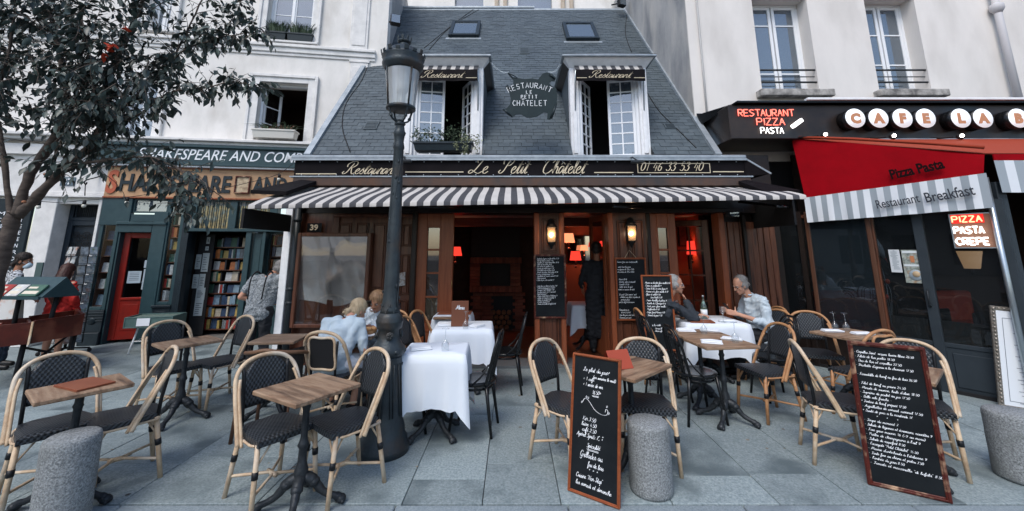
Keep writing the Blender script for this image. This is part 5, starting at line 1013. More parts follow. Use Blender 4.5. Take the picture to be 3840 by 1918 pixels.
mb = MB(); xd = pts[0].x; mb.tube([(xd, 6.98, 3.9), (xd, 6.98, 7.2)], .055, 12); mb.lathe([(.055, 6.0), (.10, 6.08), (.10, 6.17), (.06, 6.2)], xd, 6.98, 12); solo('drainpipe', mb, mat('pale drainpipe', (.50, .49, .50), .6), 'pale painted drainpipe at the right edge of the cream building', 'drainpipe')
mb = MB(); mb.tube([at(2610, -60, 7.05), at(2612, 60, 7.05), at(2632, 200, 7.05), at(2655, 430, 7.05)], .018, 6); cable = [FB.w(3.45, -.03, z) for z in (3.9, 5, 6.2, 7.6)]
mb = MB(); mb.tube([(3.50, 7.05, z) for z in (3.75, 5, 6.2, 8.2)], .016, 6); solo('conduit', mb, mat('painted conduit', (.5, .49, .47), .7), 'thin painted conduit running up the left end of the cream wall', 'pipe')
# ---- café fascia
CS = thing('cafe_sign', 'dark bronze café fascia with white lettered discs and neon words', 'sign', (3.42, 6.2, 0))
z0, z1 = 3.37, 3.93; x0 = 3.42
mb = MB(); mb.box(x0, 6.2, z0, 10.6, 7.07, z1, .012); part('panel', mb, M['bronze'], CS, world=True)
mb = MB(); mb.add([(x0-.10, 6.95, z1-.10), (x0+.10, 6.10, z1+.002), (10.6, 6.10, z1+.002), (10.6, 7.07, z1+.12), (x0-.1, 7.07, z1+.12), (x0-.10, 6.95, z1-.07), (x0+.10, 6.10, z1+.03), (10.6, 6.10, z1+.03), (10.6, 7.07, z1+.15), (x0-.1, 7.07, z1+.15)], [(0, 1, 2, 3, 4), (9, 8, 7, 6, 5), (0, 5, 6, 1), (1, 6, 7, 2), (0, 4, 9, 5)], False); part('capping', mb, M['black'], CS, world=True)
mb = MB(); mb.box(4.6, 6.06, z1+.031, 10.6, 6.15, z1+.07, .006); part('flashing', mb, M['white_paint'], CS, world=True)
mb = MB(); mb.box(x0+1.4, 6.14, z0-.06, 10.6, 6.20, z0-.005, .006); part('awning_rail', mb, M['zinc'], CS, world=True)
disc_m = mat('lit white disc', (.8, .82, .84), .4, emis=(.9, .95, 1), es=.3); let_m = mat('copper disc letter', (.52, .24, .12), .5)
def cpt(u, v, y): return at(u, v, y)
for i, (ch, u) in enumerate([('C', 3207), ('A', 3294), ('F', 3384), ('E', 3471), ('L', 3603), ('A', 3686), ('B', 3818), ('U', 3905), ('C', 3990)]):
    c = cpt(u, 444, 6.02); rd_ = .155
    Mx = Matrix.Translation((c.x, c.y, c.z)) @ Matrix.Rotation(PI/2, 4, 'X'); mb = MB(); mb.lathe([(rd_, 0), (rd_, -.175)], n=28, M=Mx); o = part('disc', mb, M['black'], CS, world=True)
    mb = MB(); mb.lathe([(rd_-.004, .004), (rd_-.004, .0005)], n=28, M=Mx); part('disc_face', mb, disc_m, o, world=True)
    me = textmesh(ch, .145, .006, .014); me.materials.clear(); me.materials.append(let_m); xs = [v.co.x for v in me.vertices]; q = part('letter', me, None, o, world=True); q.location = (c.x-(max(xs)+min(xs))/2, c.y-.009, c.z-.072)
neon_r = mat('red neon tube', (1, .2, .15), .5, emis=(1, .16, .11), es=1.2); neon_w = mat('white neon tube', (1, 1, 1), .5, emis=(1, .95, .9), es=1.0); neon_bk = mat('red neon backing', (.5, .02, .015), .5, emis=(1, .03, .02), es=.45)
UC = {'R': "0,0 0,10|0,10 5,10 6,8 5,5 0,5|2,5 6,0", 'E': "6,0 0,0|0,0 0,10|0,10 6,10|0,5 5,5", 'S': "6,9 3,10 0,8 3,5 6,3 3,0 0,1", 'T': "0,10 7,10|3.5,10 3.5,0", 'A': "0,0 3,10|3,10 6,0|1,4 5,4", 'U': "0,10 0,2 3,0 6,2 6,10", 'N': "0,0 0,10|0,10 6,0|6,0 6,10", 'P': "0,0 0,10|0,10 5,10 6,7.5 5,5 0,5", 'I': "1,0 1,10", 'Z': "0,10 6,10|6,10 0,0|0,0 6,0", 'C': "6,8.5 3,10 0,6 0,4 3,0 6,1.5"}
def neon(fr, txt, s0, z0, s1, h, off, m, rad, double=False, parent=None, name='neon_lettering'):
    adv = [(3 if c == 'I' else 8) for c in txt]; tot = sum(adv)-2; sc_ = (s1-s0)/tot; x = s0; mb = MB()
    for c, a in zip(txt, adv):
        for st in UC[c].split('|'):
            p = [tuple(map(float, q.split(','))) for q in st.split()]; pp = [fr.w(x+u*sc_, off, z0+v*h/10) for u, v in p]
            mb.tube(cr(pp, 3) if len(pp) > 2 else pp, rad, 5)
            if double: pp = [q+Vector((.012, 0, -.012)) for q in pp]; mb.tube(cr(pp, 3) if len(pp) > 2 else pp, rad*.8, 5)
        x += a*sc_
    return part(name, mb, m, parent, world=True)
for txt, u0, u1, v0, v1, m in (('RESTAURANT', 2775, 2983, 432, 408, neon_r), ('PIZZA', 2845, 2950, 466, 441, neon_r), ('PASTA', 2860, 2946, 498, 476, neon_w)):
    a = FB.uv(u0, (v0+v1)/2, -.97); b = FB.uv(u1, (v0+v1)/2, -.97); z_0 = FB.uv(2880, v0, -.97)[1]; z_1 = FB.uv(2880, v1, -.97)[1]; neon(FB, txt, a[0], z_0, b[0], z_1-z_0, -.92, m, .0075, False, CS)
a = FB.uv(2975, 478, -.97); b = FB.uv(3012, 448, -.97); mb = MB(); w_ = Matrix.Translation((a[0], 6.12, a[1]-.02)) @ Matrix.Rotation(R(-35), 4, 'Y'); mb.box(0, -.03, 0, .20, .03, .06, .008, w_); part('lightbox', mb, neon_w, CS, world=True)
spot_m = mat('lit spot lens', (1, 1, 1), .5, emis=(1, .93, .85), es=6)
for u, v, nm in ((3085, 508, 'left'), (3340, 513, 'middle'), (3592, 513, 'right')):
    c = at(u, v, 6.0); t = thing('spotlight', f'lit black spotlight on the café fascia, {nm} of the three', 'spotlight', c); mb = MB(); mb.tube([(-.22, .2, .02), (-.05, .02, 0)], .018, 6); mb.lathe([(.035, 0), (.048, .05)], n=12, M=Matrix.Rotation(PI/2+.3, 4, 'X')); part('arm', mb, M['matte_black'], t); mb = MB(); mb.ball((0, -.055, 0), .027, 7); part('lens', mb, spot_m, t)
# ---- terrace enclosure: cheek plane running out from the wall
FC = Frame(4.14, 6.93, -56.3)
def fc(u, v, off=0): return FC.uv(u, v, off)
def W3(s, off, z): return FC.w(s, off, z)
EN = thing('cafe_terrace', 'glazed café terrace of dark metal panels projecting from the right building', 'terrace', (4.14, 6.93, 0), FC.a)
Lc = fc(3700, 700)[0]+.05
RT = mat('café terrace glass', (.3, .3, .3), .1)
# dark backing volume inside, floor, bench
sP = [0.0, fc(3020, 1000)[0], fc(3290, 1000)[0], fc(3470, 1000)[0], Lc]
base_z = .52
def fbox(mb, s0, y0, z0, s1, y1, z1, bev=0): mb.box(s0, y0, z0, s1, y1, z1, bev)
for i in range(4):
    s0, s1 = sP[i], sP[i+1]; mb = MB(); m_ = M['black_wood'] if i < 2 else M['grey_metal']; fbox(mb, s0+.03, 0, .0, s1-.03, .04, base_z, .004); fbox(mb, s0+.10, -.012, .08, s1-.10, 0, base_z-.06, .01); part('lower_panel', mb, m_, EN)
mb = MB(); fbox(mb, -.02, -.02, -.0, Lc, .06, .04); part('sill_strip', mb, M['matte_black'], EN)
for i, s in enumerate(sP):
    w_ = (.03, .035, .03, .05, .05)[i]; m_ = [M['zinc'], M['black_wood'], M['orange_wood'], M['grey_metal'], M['grey_metal']][i]; mb = MB(); fbox(mb, s-w_, -.03, 0, s+w_, .05, 2.25, .006); part('mullion', mb, m_ if i != 2 else M['brown'], EN)
glc = glassmat('terrace glass', (.62, .64, .66), -.1, .1, .01, (.05, .06, .065))
for i in range(4):
    mb = MB(); fbox(mb, sP[i]+.03, .012, base_z, sP[i+1]-.03, .018, 2.2); part('pane', mb, glc, EN)
    for z_ in (base_z, 2.15): mb = MB(); fbox(mb, sP[i]+.03, -.01, z_, sP[i+1]-.03, .04, z_+.05, .004); part('rail', mb, M['grey_metal'] if i > 1 else M['zinc'] if i == 0 else M['brown'], EN)
for s0, s1 in ((sP[2], sP[3]), (sP[3], sP[4])): mb = MB(); fbox(mb, s0+.05, .03, base_z+.051, s1-.05, .036, base_z+.30); part('frosted_strip', mb, mat('frosted glass strip', (.055, .06, .055), .4, (.08, .07, .06), 3), EN)
mb = MB(); s = sP[3]-.01; mb.tube([(s, -.03, .98), (s, -.07, 1.0), (s, -.07, 1.16), (s, -.03, 1.18)], .012, 6); part('handle', mb, M['iron'], EN)
# brown framed glass screen standing in front of the first bays
a0, a1 = fc(3040, 1000, -.06)[0], fc(3290, 1000, -.06)[0]
SCN = thing('glass_screen', 'brown framed glass wind screen fixed in front of the café side glazing', 'screen', W3(a0, -.08, 0), FC.a)
Wd = a1-a0; mb = MB(); framebox(mb, 0, .48, Wd, 2.24, .055, 0, .05, .008); part('frame', mb, mat('brown screen frame', (.07, .03, .018), .4, (.10, .045, .026), 5, stretch=(3, 3, .5)), SCN); mb = MB(); mb.box(.055, .022, .535, Wd-.055, .03, 2.185); part('pane', mb, glassmat('screen glass', (.75, .8, .85), .1, .12, .01, (.05, .07, .08)), SCN)
# red canvas cheek, striped valance, front awning
def cpnt(u, v, off=0): s, z = fc(u, v, off); return (s, off, z)
AWR = thing('cafe_awning', 'red canvas café awning with grey striped valance lettered Restaurant Breakfast', 'awning', (4.14, 6.93, 0), FC.a)
ctl = [(2968, 522), (3150, 533), (3400, 556), (3692, 578)]; cbl = [(3018, 742), (3250, 718), (3450, 692), (3690, 650)]
NC = 18; mb = MB(); vs_ = []
def lerp(l, t): t *= len(l)-1; i = min(int(t), len(l)-2); f = t-i; return (l[i][0]+(l[i+1][0]-l[i][0])*f, l[i][1]+(l[i+1][1]-l[i][1])*f)
for i in range(NC+1):
    t = i/NC; a, b = cpnt(*lerp(ctl, t), -.1), cpnt(*lerp(cbl, t), -.14)
    for j in range(6): q = j/5; vs_.append((a[0]+(b[0]-a[0])*q, a[1]+(b[1]-a[1])*q+.012*math.sin(t*9+q*3), a[2]+(b[2]-a[2])*q))
mb.add(vs_, [(i*6+j, i*6+j+1, (i+1)*6+j+1, (i+1)*6+j) for i in range(NC) for j in range(5)], True); part('side_canvas', mb, M['red_canvas'], AWR)
# the canvas wraps round towards the wall at its left
a = cpnt(2968, 522, -.1); b = cpnt(3018, 742, -.14); c = cpnt(2926, 560, .25); d_ = cpnt(2935, 655, .30)
mb = MB(); mb.add([a, b, (b[0]-.12, .32, b[2]+.35), (a[0]-.10, .30, a[2]-.18)], [(3, 2, 1, 0)], False); part('return_canvas', mb, M['red_canvas'], AWR)
vt = [(3018, 743), (3250, 719), (3450, 693), (3690, 651)]; vb = [(3024, 810), (3250, 822), (3450, 806), (3712, 783)]
vb = [(3024, 865), (3140, 845), (3450, 815), (3708, 780)]
vb = [(3024, 810), (3245, 826), (3450, 808), (3708, 781)]
st_w = mat('white stripe canvas', (.66, .69, .72), .8, bump=.2, bs=14); st_g = mat('grey stripe canvas', (.30, .34, .37), .8, bump=.2, bs=14)
n = 26; mb = MB()
sA = fc(3018, 743, -.14)[0]; sB = fc(3700, 651, -.14)[0]
zT0, zT1 = fc(3018, 743, -.14)[1], fc(3690, 651, -.14)[1]; zB0, zB1 = fc(3024, 836, -.14)[1], fc(3708, 781, -.14)[1]
for i in range(n):
    vs_ = []; mb.mi = i % 2
    for k in range(3):
        t = (i+k/2)/n; s = sA+(sB-sA)*t
        for j in range(5): q = j/4; vs_.append((s, -.165+.02*q*math.sin(t*31)+.01*math.sin(t*60)*q, zT0+(zT1-zT0)*t+((zB0+(zB1-zB0)*t)-(zT0+(zT1-zT0)*t))*q))
    mb.add(vs_, [(k*5+j, k*5+j+1, (k+1)*5+j+1, (k+1)*5+j) for k in range(2) for j in range(4)], True)
part('striped_valance', mb.mesh('striped_valance', [st_w, st_g]), None, AWR)
def slanted(txt, u0, v0, u1, v1, off, h, m, bold=.002):
    a, b = cpnt(u0, v0, off), cpnt(u1, v1, off); me = textmesh(txt, h, .003, bold, width=math.hypot(b[0]-a[0], b[2]-a[2])); me.materials.clear(); me.materials.append(m); o = part('lettering', me, None, AWR); o.location = a; o.rotation_euler = (0, -math.atan2(b[2]-a[2], b[0]-a[0]), 0)
ink = mat('black print', (.010, .005, .006), .9, spec=.05); ink2 = mat('dark print', (.03, .035, .045), .7)
slanted('Pizza Pasta', 3343, 672, 3545, 630, -.185, .125, ink, .006); slanted('Restaurant', 3290, 783, 3452, 758, -.205, .115, ink2, .001); slanted('Breakfast', 3475, 760, 3660, 730, -.205, .125, ink2, .002)
# sloping top canvas over the terrace
P_ = W3(*cpnt(2968, 520, -.1)); Q_ = W3(*cpnt(3692, 576, -.1)); zq = Q_.z
mb = MB(); mb.add([tuple(P_), tuple(Q_), (10, Q_.y, zq), (10, 6.3, P_.z+.02)], [(0, 1, 2, 3)], False); mb.add([(p[0], p[1], p[2]-.01) for p in (tuple(P_), tuple(Q_), (10, Q_.y, zq), (10, 6.3, P_.z+.02))], [(3, 2, 1, 0)], False); part('top_canvas', mb, M['red_canvas_top'], AWR, world=True)
a = [W3(*cpnt(u, v, -.10)) for u, v in ((2985, 520), (3200, 527), (3500, 545), (3692, 560))]; mb = MB(); mb.tube([p+Vector((0, 0, .02)) for p in a], .03, 8, flat=.7); part('top_roll', mb, M['red_canvas_top'], AWR, world=True)
# front face of the terrace, parallel to the street
yF = Q_.y; t = MB(); xF0 = Q_.x+.08; zr1 = at(3720, 580, yF).z; zr0 = at(3720, 604, yF).z; zv0 = at(3760, 724, yF).z
t.box(xF0, yF-.02, zr0, 10, yF, zr1, .004); part('front_red_band', t, M['red_canvas'], AWR, world=True)
mb = MB(); n = 40
for i in range(n):
    mb.mi = (i+1) % 2; a, b = xF0-.02+i*.115, xF0-.02+(i+1)*.115; mb.add([(a, yF-.04+.012*math.sin(i), zv0), (b, yF-.04+.012*math.sin(i+1), zv0), (b, yF-.025, zr0), (a, yF-.025, zr0)], [(0, 1, 2, 3)], True)
part('front_valance', mb.mesh('front_valance', [st_w, st_g]), None, AWR, world=True)
mb = MB(); pp = at(3755, 900, yF+.05); mb.tube([(pp.x-.03, yF+.05, 0), (pp.x-.03, yF+.05, 2.5)], .028, 10); solo('awning_post', mb, M['steel'], 'shiny steel post at the outer corner of the café terrace', 'post')
mb = MB(); mb.box(pp.x+.05, yF+.03, 0, pp.x+.16, yF+.12, 2.45, .008); part('corner_post', mb, M['grey_metal'], EN, world=True)
# interior of the café
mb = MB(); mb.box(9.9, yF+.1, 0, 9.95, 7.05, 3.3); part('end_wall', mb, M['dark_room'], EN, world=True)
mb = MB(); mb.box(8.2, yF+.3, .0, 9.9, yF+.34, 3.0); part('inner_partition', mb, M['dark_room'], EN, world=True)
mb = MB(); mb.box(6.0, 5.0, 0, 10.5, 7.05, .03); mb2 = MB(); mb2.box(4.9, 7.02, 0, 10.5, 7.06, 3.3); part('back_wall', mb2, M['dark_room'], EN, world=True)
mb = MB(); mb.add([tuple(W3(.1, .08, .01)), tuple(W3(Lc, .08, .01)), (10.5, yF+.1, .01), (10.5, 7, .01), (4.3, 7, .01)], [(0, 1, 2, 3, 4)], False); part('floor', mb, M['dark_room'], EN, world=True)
cm = mat('orange red bench', (.42, .05, .02), .5); mb = MB(); mb.box(4.7, 6.4, .4, 7.4, 6.98, .55, .03); mb.box(4.9, 6.85, .55, 7.4, 6.98, 1.02, .03); solo('bench', mb, cm, 'orange red upholstered bench inside the café', 'bench')
mb = MB(); mb.box(6.0, 6.2, .0, 6.1, 7.0, 2.3); part('inner_post', mb, M['matte_black'], EN, world=True)
wl = mat('café glow shade', (.6, .4, .25), .6, emis=(1, .6, .3), es=.35)
c = at(3640, 975, 5.9); t = thing('wall_lamp', 'tapered warm lamp shade behind the café glass under the neon sign', 'lamp', c); mb = MB(); mb.lathe([(.08, -.12), (.13, .12)], n=20); part('lamp_shade', mb, wl, t); mb = MB(); mb.cyl((0, 0, -.2), (0, 0, -.12), .02, .02, 8); part('stem', mb, M['matte_black'], t)
for i, (u, v, Y) in enumerate(((3590, 1150, 5.9), (3745, 1130, 5.6))):
    c = at(u, v, Y); t = thing('cafe_chair', f'dark red café chair inside the glazing, {"left" if i == 0 else "right"} one', 'chair', (c.x, c.y, 0), R(20)); mb = MB(); mb.box(-.2, -.2, .42, .2, .2, .48, .02); part('seat', mb, M['red_canvas'], t); mb = MB(); mb.box(-.2, .17, .48, .2, .21, .85, .02); part('backrest', mb, M['black'], t)
    for sx_, sy_ in ((-1, -1), (1, -1), (-1, 1), (1, 1)): mb = MB(); mb.cyl((.17*sx_, .17*sy_, 0), (.17*sx_, .17*sy_, .42), .014, .014, 6); part('leg', mb, M['black'], t)
# posters and neon in the window
def sheet(u0, v0, u1, v1, off, nm, label, m, extra=None):
    r_ = (fc(u0, (v0+v1)/2, off)[0], fc((u0+u1)/2, v1, off)[1], fc(u1, (v0+v1)/2, off)[0], fc((u0+u1)/2, v0, off)[1]); t = thing(nm, label, nm.split('_')[-1], W3(r_[0], off, r_[1]), FC.a); W = r_[2]-r_[0]; Hh = r_[3]-r_[1]; mb = MB(); mb.box(0, 0, 0, W, .005, Hh); part('sheet', mb, m, t); 
    if extra: extra(t, W, Hh)
    return t
def menu_lines(t, W, Hh):
    mb = MB(); rr = random.Random(3)
    for i in range(16): a = W*.12+rr.random()*.02; mb.box(a, -.002, Hh*(.9-i*.05)-.004, W*rr.uniform(.6, .88), -.0005, Hh*(.9-i*.05)+.002)
    mb.box(W*.42, -.002, Hh*.93, W*.58, -.0005, Hh*.96); part('print', mb, mat('grey print', (.25, .3, .33), .8), t)
sheet(3337, 937, 3378, 1022, -.012, 'menu_sheet', 'white printed menu sheet taped inside the café window', mat('menu white', (.55, .58, .6), .7), menu_lines)
def coffee(t, W, Hh):
    mb = MB(); mb.lathe([(W*.36, -.002), (W*.34, -.006)], n=20, M=Matrix.Translation((W*.58, 0, Hh*.24)) @ Matrix.Rotation(PI/2, 4, 'X') @ Matrix.Scale(-1, 4, (0, 0, 1))); part('saucer_print', mb, mat('saucer print', (.3, .36, .4), .5), t)
    mb = MB(); mb.lathe([(W*.20, -.008), (W*.19, -.011)], n=20, M=Matrix.Translation((W*.60, 0, Hh*.27)) @ Matrix.Rotation(PI/2, 4, 'X') @ Matrix.Scale(-1, 4, (0, 0, 1))); part('coffee_print', mb, mat('latte print', (.45, .33, .2), .5), t)
    mb = MB(); mb.box(.01, -.003, Hh*.5, W-.01, -.0005, Hh*.56); mb.box(.01, -.003, Hh*.9, W-.01, -.0005, Hh*.97); part('pale_print', mb, mat('pale print', (.6, .65, .66), .5), t)
    mb = MB(); mb.box(W*.42, -.004, Hh*.62, W*.62, -.0005, Hh*.82); part('glass_print', mb, mat('orange print', (.45, .18, .08), .5), t)
sheet(3388, 938, 3462, 1062, -.012, 'photo_poster', 'poster with photographs of a drink and a coffee cup', mat('poster', (.12, .15, .14), .4, (.42, .45, .4), 26, c3=(.3, .18, .1), sc3=18), coffee)
r_ = (fc(3570, 870, -.03)[0], fc(3650, 932, -.03)[1], fc(3735, 870, -.03)[0], fc(3650, 800, -.03)[1])
NS = thing('neon_sign', 'lit neon window sign reading PIZZA PASTA CREPE', 'sign', (4.14, 6.93, 0), FC.a)
mb = MB(); framebox(mb, r_[0], r_[1], r_[2], r_[3], .012, -.06, -.03, 0); part('frame', mb, M['steel'], NS)
mb = MB(); mb.box(r_[0]+.012, -.035, r_[1]+.012, r_[2]-.012, -.03, r_[3]-.012); part('backing', mb, mat('amber neon backing', (.20, .11, .07), .4, emis=(1, .45, .3), es=.05), NS)
Wn, Hn = r_[2]-r_[0], r_[3]-r_[1]
mb = MB(); mb.box(r_[0]+.04*Wn, -.042, r_[1]+.72*Hn, r_[0]+.80*Wn, -.036, r_[1]+.97*Hn); part('red_panel', mb, neon_bk, NS)
neon(FC, 'PIZZA', r_[0]+.07*Wn, r_[1]+.75*Hn, r_[0]+.76*Wn, .17*Hn, -.065, mat('orange neon tube', (1, .4, .2), .5, emis=(1, .42, .22), es=1.3), .007, False, NS)
neon(FC, 'PASTA', r_[0]+.07*Wn, r_[1]+.42*Hn, r_[0]+.76*Wn, .19*Hn, -.065, neon_w, .010, False, NS); neon(FC, 'CREPE', r_[0]+.07*Wn, r_[1]+.10*Hn, r_[0]+.82*Wn, .19*Hn, -.065, neon_w, .010, False, NS)
# parrot on a wire plant stand behind the glass
c = W3(*((fc(3300, 1000, .1)[0]), .12, 0)); PB = thing('plant_stand', 'wire stand with dry stems and red flowers behind the café glass', 'plant stand', (c.x, c.y, .55)); mb = MB(); rp2 = random.Random(8)
for i in range(9): a = rp2.uniform(0, 6); mb.tube(cr([(0, 0, 0), (.05*math.cos(a), .03*math.sin(a), .3), (.09*math.cos(a+1), .05*math.sin(a), .6), (.05*math.cos(a+2), .04, rp2.uniform(.7, 1.1))], 4), .005, 4)
part('stems', mb, M['steel'], PB); mb = MB(); leafball(mb, (0, 0, .75), .16, 60, .06, flat=(.7, .4, 1.8)); part('leaves', mb, M['matte_black'], PB)
for p in ((-.06, -.05, .98), (.02, -.05, .70), (-.03, -.05, .5)): mb = MB(); mb.ball(p, (.03, .02, .035), 5); part('flower', mb, M['leaf_red'], PB)
c2 = at(3288, 930, c.y-.02); PR_ = thing('parrot_figure', 'grey parrot figure perched on the wire stand', 'ornament', c2); mb = MB(); mb.tube([(0, 0, .11), (0, 0, .08), (.02, 0, .02), (.05, 0, -.06), (.085, 0, -.14)], [.018, .034, .045, .038, .012], 8); mb.ball((0, 0, .1), .03, 6); part('body', mb, mat('grey feathers', (.3, .36, .4), .6), PR_); mb = MB(); mb.tube([(-.025, 0, .1), (-.045, 0, .09), (-.048, 0, .07)], [.012, .009, .003], 6); part('beak', mb, M['matte_black'], PR_); mb = MB(); mb.tube([(.07, 0, -.1), (.12, 0, -.2)], [.016, .004], 6); part('tail', mb, M['leaf_red'], PR_)
# ================================================================= STREET FURNITURE
def bollard(x, y, r_, h, label, lean=0):
    mb = MB(); p = [(r_*.98, 0), (r_, .02)]+[(r_*(1+.006*math.sin(i*1.7)), h*i/9) for i in range(1, 9)]+[(r_*.99, h-.025), (r_*.95, h-.008), (r_*.86, h)]; mb.lathe(p, n=32)
    o = solo('stone_bollard', mb, M['bollard'], label, 'bollard', loc=(x, y, 0)); o.rotation_euler = (0, lean, random.uniform(0, 6)); return o
bollard(.99, 3.28, .148, .455, 'speckled granite bollard right of the framed blackboard in the middle'); bollard(-2.79, 2.89, .140, .52, 'granite bollard at lower left under the table with the menu', R(-1)); bollard(3.82, 3.42, .168, .465, 'granite bollard at the right edge beside the white menu frame', R(-2))
for o in bpy.data.objects:
    if o.name.startswith('stone_bollard'): o['group'] = 'granite bollards along the kerb'
# ---- lamp post
LP = thing('street_lamp', 'old cast iron street lamp with crowned glass lantern and leafy relief', 'street lamp', (-1.095, 3.86, 0))
mb = MB(); mb.lathe([(.215, 0), (.215, .05), (.20, .075), (.195, .11), (.175, .14), (.172, .19), (.155, .24), (.148, .30), (.120, .74), (.122, .76)], n=32); part('base', mb, M['lamp_iron'], LP)
mb = MB()
for i in range(10):
    a = 2*PI*i/10; 
    for dx_ in (-.03, .03): mb.tube([((.152)*math.cos(a)+dx_*-math.sin(a)*1.2, .152*math.sin(a)+dx_*math.cos(a)*1.2, .29), (.124*math.cos(a)+dx_*-math.sin(a)*.8, .124*math.sin(a)+dx_*math.cos(a)*.8, .70)], .006, 4)
part('base_panelling', mb, M['lamp_iron'], LP, None, 'stuff')
mb = MB(); mb.lathe([(.122, .76), (.145, .775), (.150, .80), (.142, .835), (.118, .855), (.116, .87), (.100, .885), (.094, .98), (.108, .99), (.112, 1.01), (.118, 1.04), (.122, 1.055), (.110, 1.075), (.112, 1.09), (.095, 1.11), (.082, 1.13)], n=28)
for i in range(8):
    a = 2*PI*i/8; mb.ball((.140*math.cos(a), .140*math.sin(a), .805), (.022, .022, .020), 5)
for i in range(4):
    a = 2*PI*i/4+.35-PI/2; X_ = Matrix.Translation((.102*math.cos(a), .102*math.sin(a), .935)) @ Matrix.Rotation(a+PI/2, 4, 'Z'); mb.lathe([(.036, 0), (.036, .008), (.028, .010)], n=8, M=X_ @ Matrix.Rotation(PI/2, 4, 'X'))
    for k in range(5): b = 2*PI*k/5; mb.ball(X_ @ Vector((.016*math.cos(b), -.012, .016*math.sin(b))), .009, 4)
part('collar', mb, M['lamp_iron'], LP)
mb = MB(); mb.lathe([(.088, 1.12), (.084, 1.15), (.072, 1.22), (.066, 1.32), (.060, 1.9), (.052, 2.3), (.046, 2.62), (.054, 2.64), (.050, 2.67), (.044, 2.70), (.050, 2.76), (.062, 2.79), (.050, 2.81), (.042, 2.86)], n=24); part('shaft', mb, M['lamp_iron'], LP)
mb = MB(); rl = random.Random(6)
def shr(z): return .084-.024*min(1, max(0, (z-1.15)/.25))-.014*max(0, (z-1.4)/1.25)
for ph in (0, 3.1):
    pts = [(shr(z)*1.04*math.cos(ph+z*2.2), shr(z)*1.04*math.sin(ph+z*2.2), z) for z in [1.18+i*.05 for i in range(28)]]; mb.tube(pts, .005, 4)
    for i, p in enumerate(pts[::1]):
        if rl.random() < .5:
            a = math.atan2(p[1], p[0])+rl.choice((-1, 1))*.35; q = Vector((shr(p[2])*1.05*math.cos(a), shr(p[2])*1.05*math.sin(a), p[2]+.02)); mb.ball(q, (.006, rl.uniform(.008, .018), rl.uniform(.014, .026)), 3, Matrix.Rotation(a, 3, 'Z'))
for i in range(7):
    a = 2*PI*i/7
    for k in range(3): z = 1.125+k*.03; mb.ball((.083*math.cos(a+k*.22), .083*math.sin(a+k*.22), z), (.007, .009, .017-.003*k), 3)
part('vine_relief', mb, M['lamp_iron'], LP, None, 'stuff')
mb = MB(); mb.lathe([(.04, 2.86), (.055, 2.88), (.04, 2.90), (.03, 2.92)], n=16)
for i in range(4): a = PI/4+PI/2*i; mb.tube(cr([(.03*math.cos(a), .03*math.sin(a), 2.9), (.09*math.cos(a), .09*math.sin(a), 2.93), (.125*math.cos(a), .125*math.sin(a), 3.03)], 4), .010, 6)
for i in range(4): a = PI/4+PI/2*i; mb.ball((.10*math.cos(a), .10*math.sin(a), 2.95), .018, 4)
part('lantern_bracket', mb, M['lamp_iron'], LP)
mb = MB(); mb.lathe([(.120, 3.02), (.142, 3.03), (.142, 3.055), (.120, 3.06)], n=24); mb.lathe([(.170, 3.42), (.178, 3.44), (.198, 3.47), (.205, 3.50), (.19, 3.53), (.21, 3.56), (.205, 3.585), (.155, 3.60), (.13, 3.66), (.075, 3.695), (.05, 3.70), (.045, 3.73), (.055, 3.74)], n=28)
for i in range(16): a = 2*PI*i/16; h = .05 if i % 2 else .032; mb.box(-.022, -.004, 0, .022, .004, h, .003, Matrix.Translation((.208*math.cos(a), .208*math.sin(a), 3.575)) @ Matrix.Rotation(a+PI/2, 4, 'Z') @ Matrix.Rotation(R(14), 4, 'X'))
for i in range(8): a = 2*PI*i/8; mb.box(-.012, -.004, 0, .012, .004, .06, .003, Matrix.Translation((.062*math.cos(a), .062*math.sin(a), 3.74)) @ Matrix.Rotation(a+PI/2, 4, 'Z') @ Matrix.Rotation(R(10), 4, 'X'))
mb.lathe([(.05, 3.73), (.066, 3.75), (.060, 3.76)], n=20)
part('crown_roof', mb, M['lamp_iron'], LP, None, 'stuff')
for i in range(4): a = PI/4+PI/2*i; mb = MB(); mb.tube([(.138*math.cos(a), .138*math.sin(a), 3.05), (.172*math.cos(a), .172*math.sin(a), 3.43)], .009, 6); part('lantern_rib', mb, M['lamp_iron'], LP)
mb = MB(); vs_ = []; n = 28
for i in range(n): a = 2*PI*i/n; vs_ += [(.132*math.cos(a), .132*math.sin(a), 3.055), (.167*math.cos(a), .167*math.sin(a), 3.425)]
mb.add(vs_, [(2*i, (2*i+2) % (2*n), (2*i+3) % (2*n), 2*i+1) for i in range(n)], True); part('lantern_glass', mb, glassmat('lantern glass', (.88, .9, .9), .8, .42, .05, (.66, .68, .68)), LP)
mb = MB(); mb.lathe([(.05, 3.20), (.065, 3.24), (.065, 3.40), (.05, 3.42)], n=16); mb.cyl((0, 0, 3.03), (0, 0, 3.20), .016, .02, 8); part('burner', mb, mat('frosted burner', (.6, .6, .58), .5), LP)
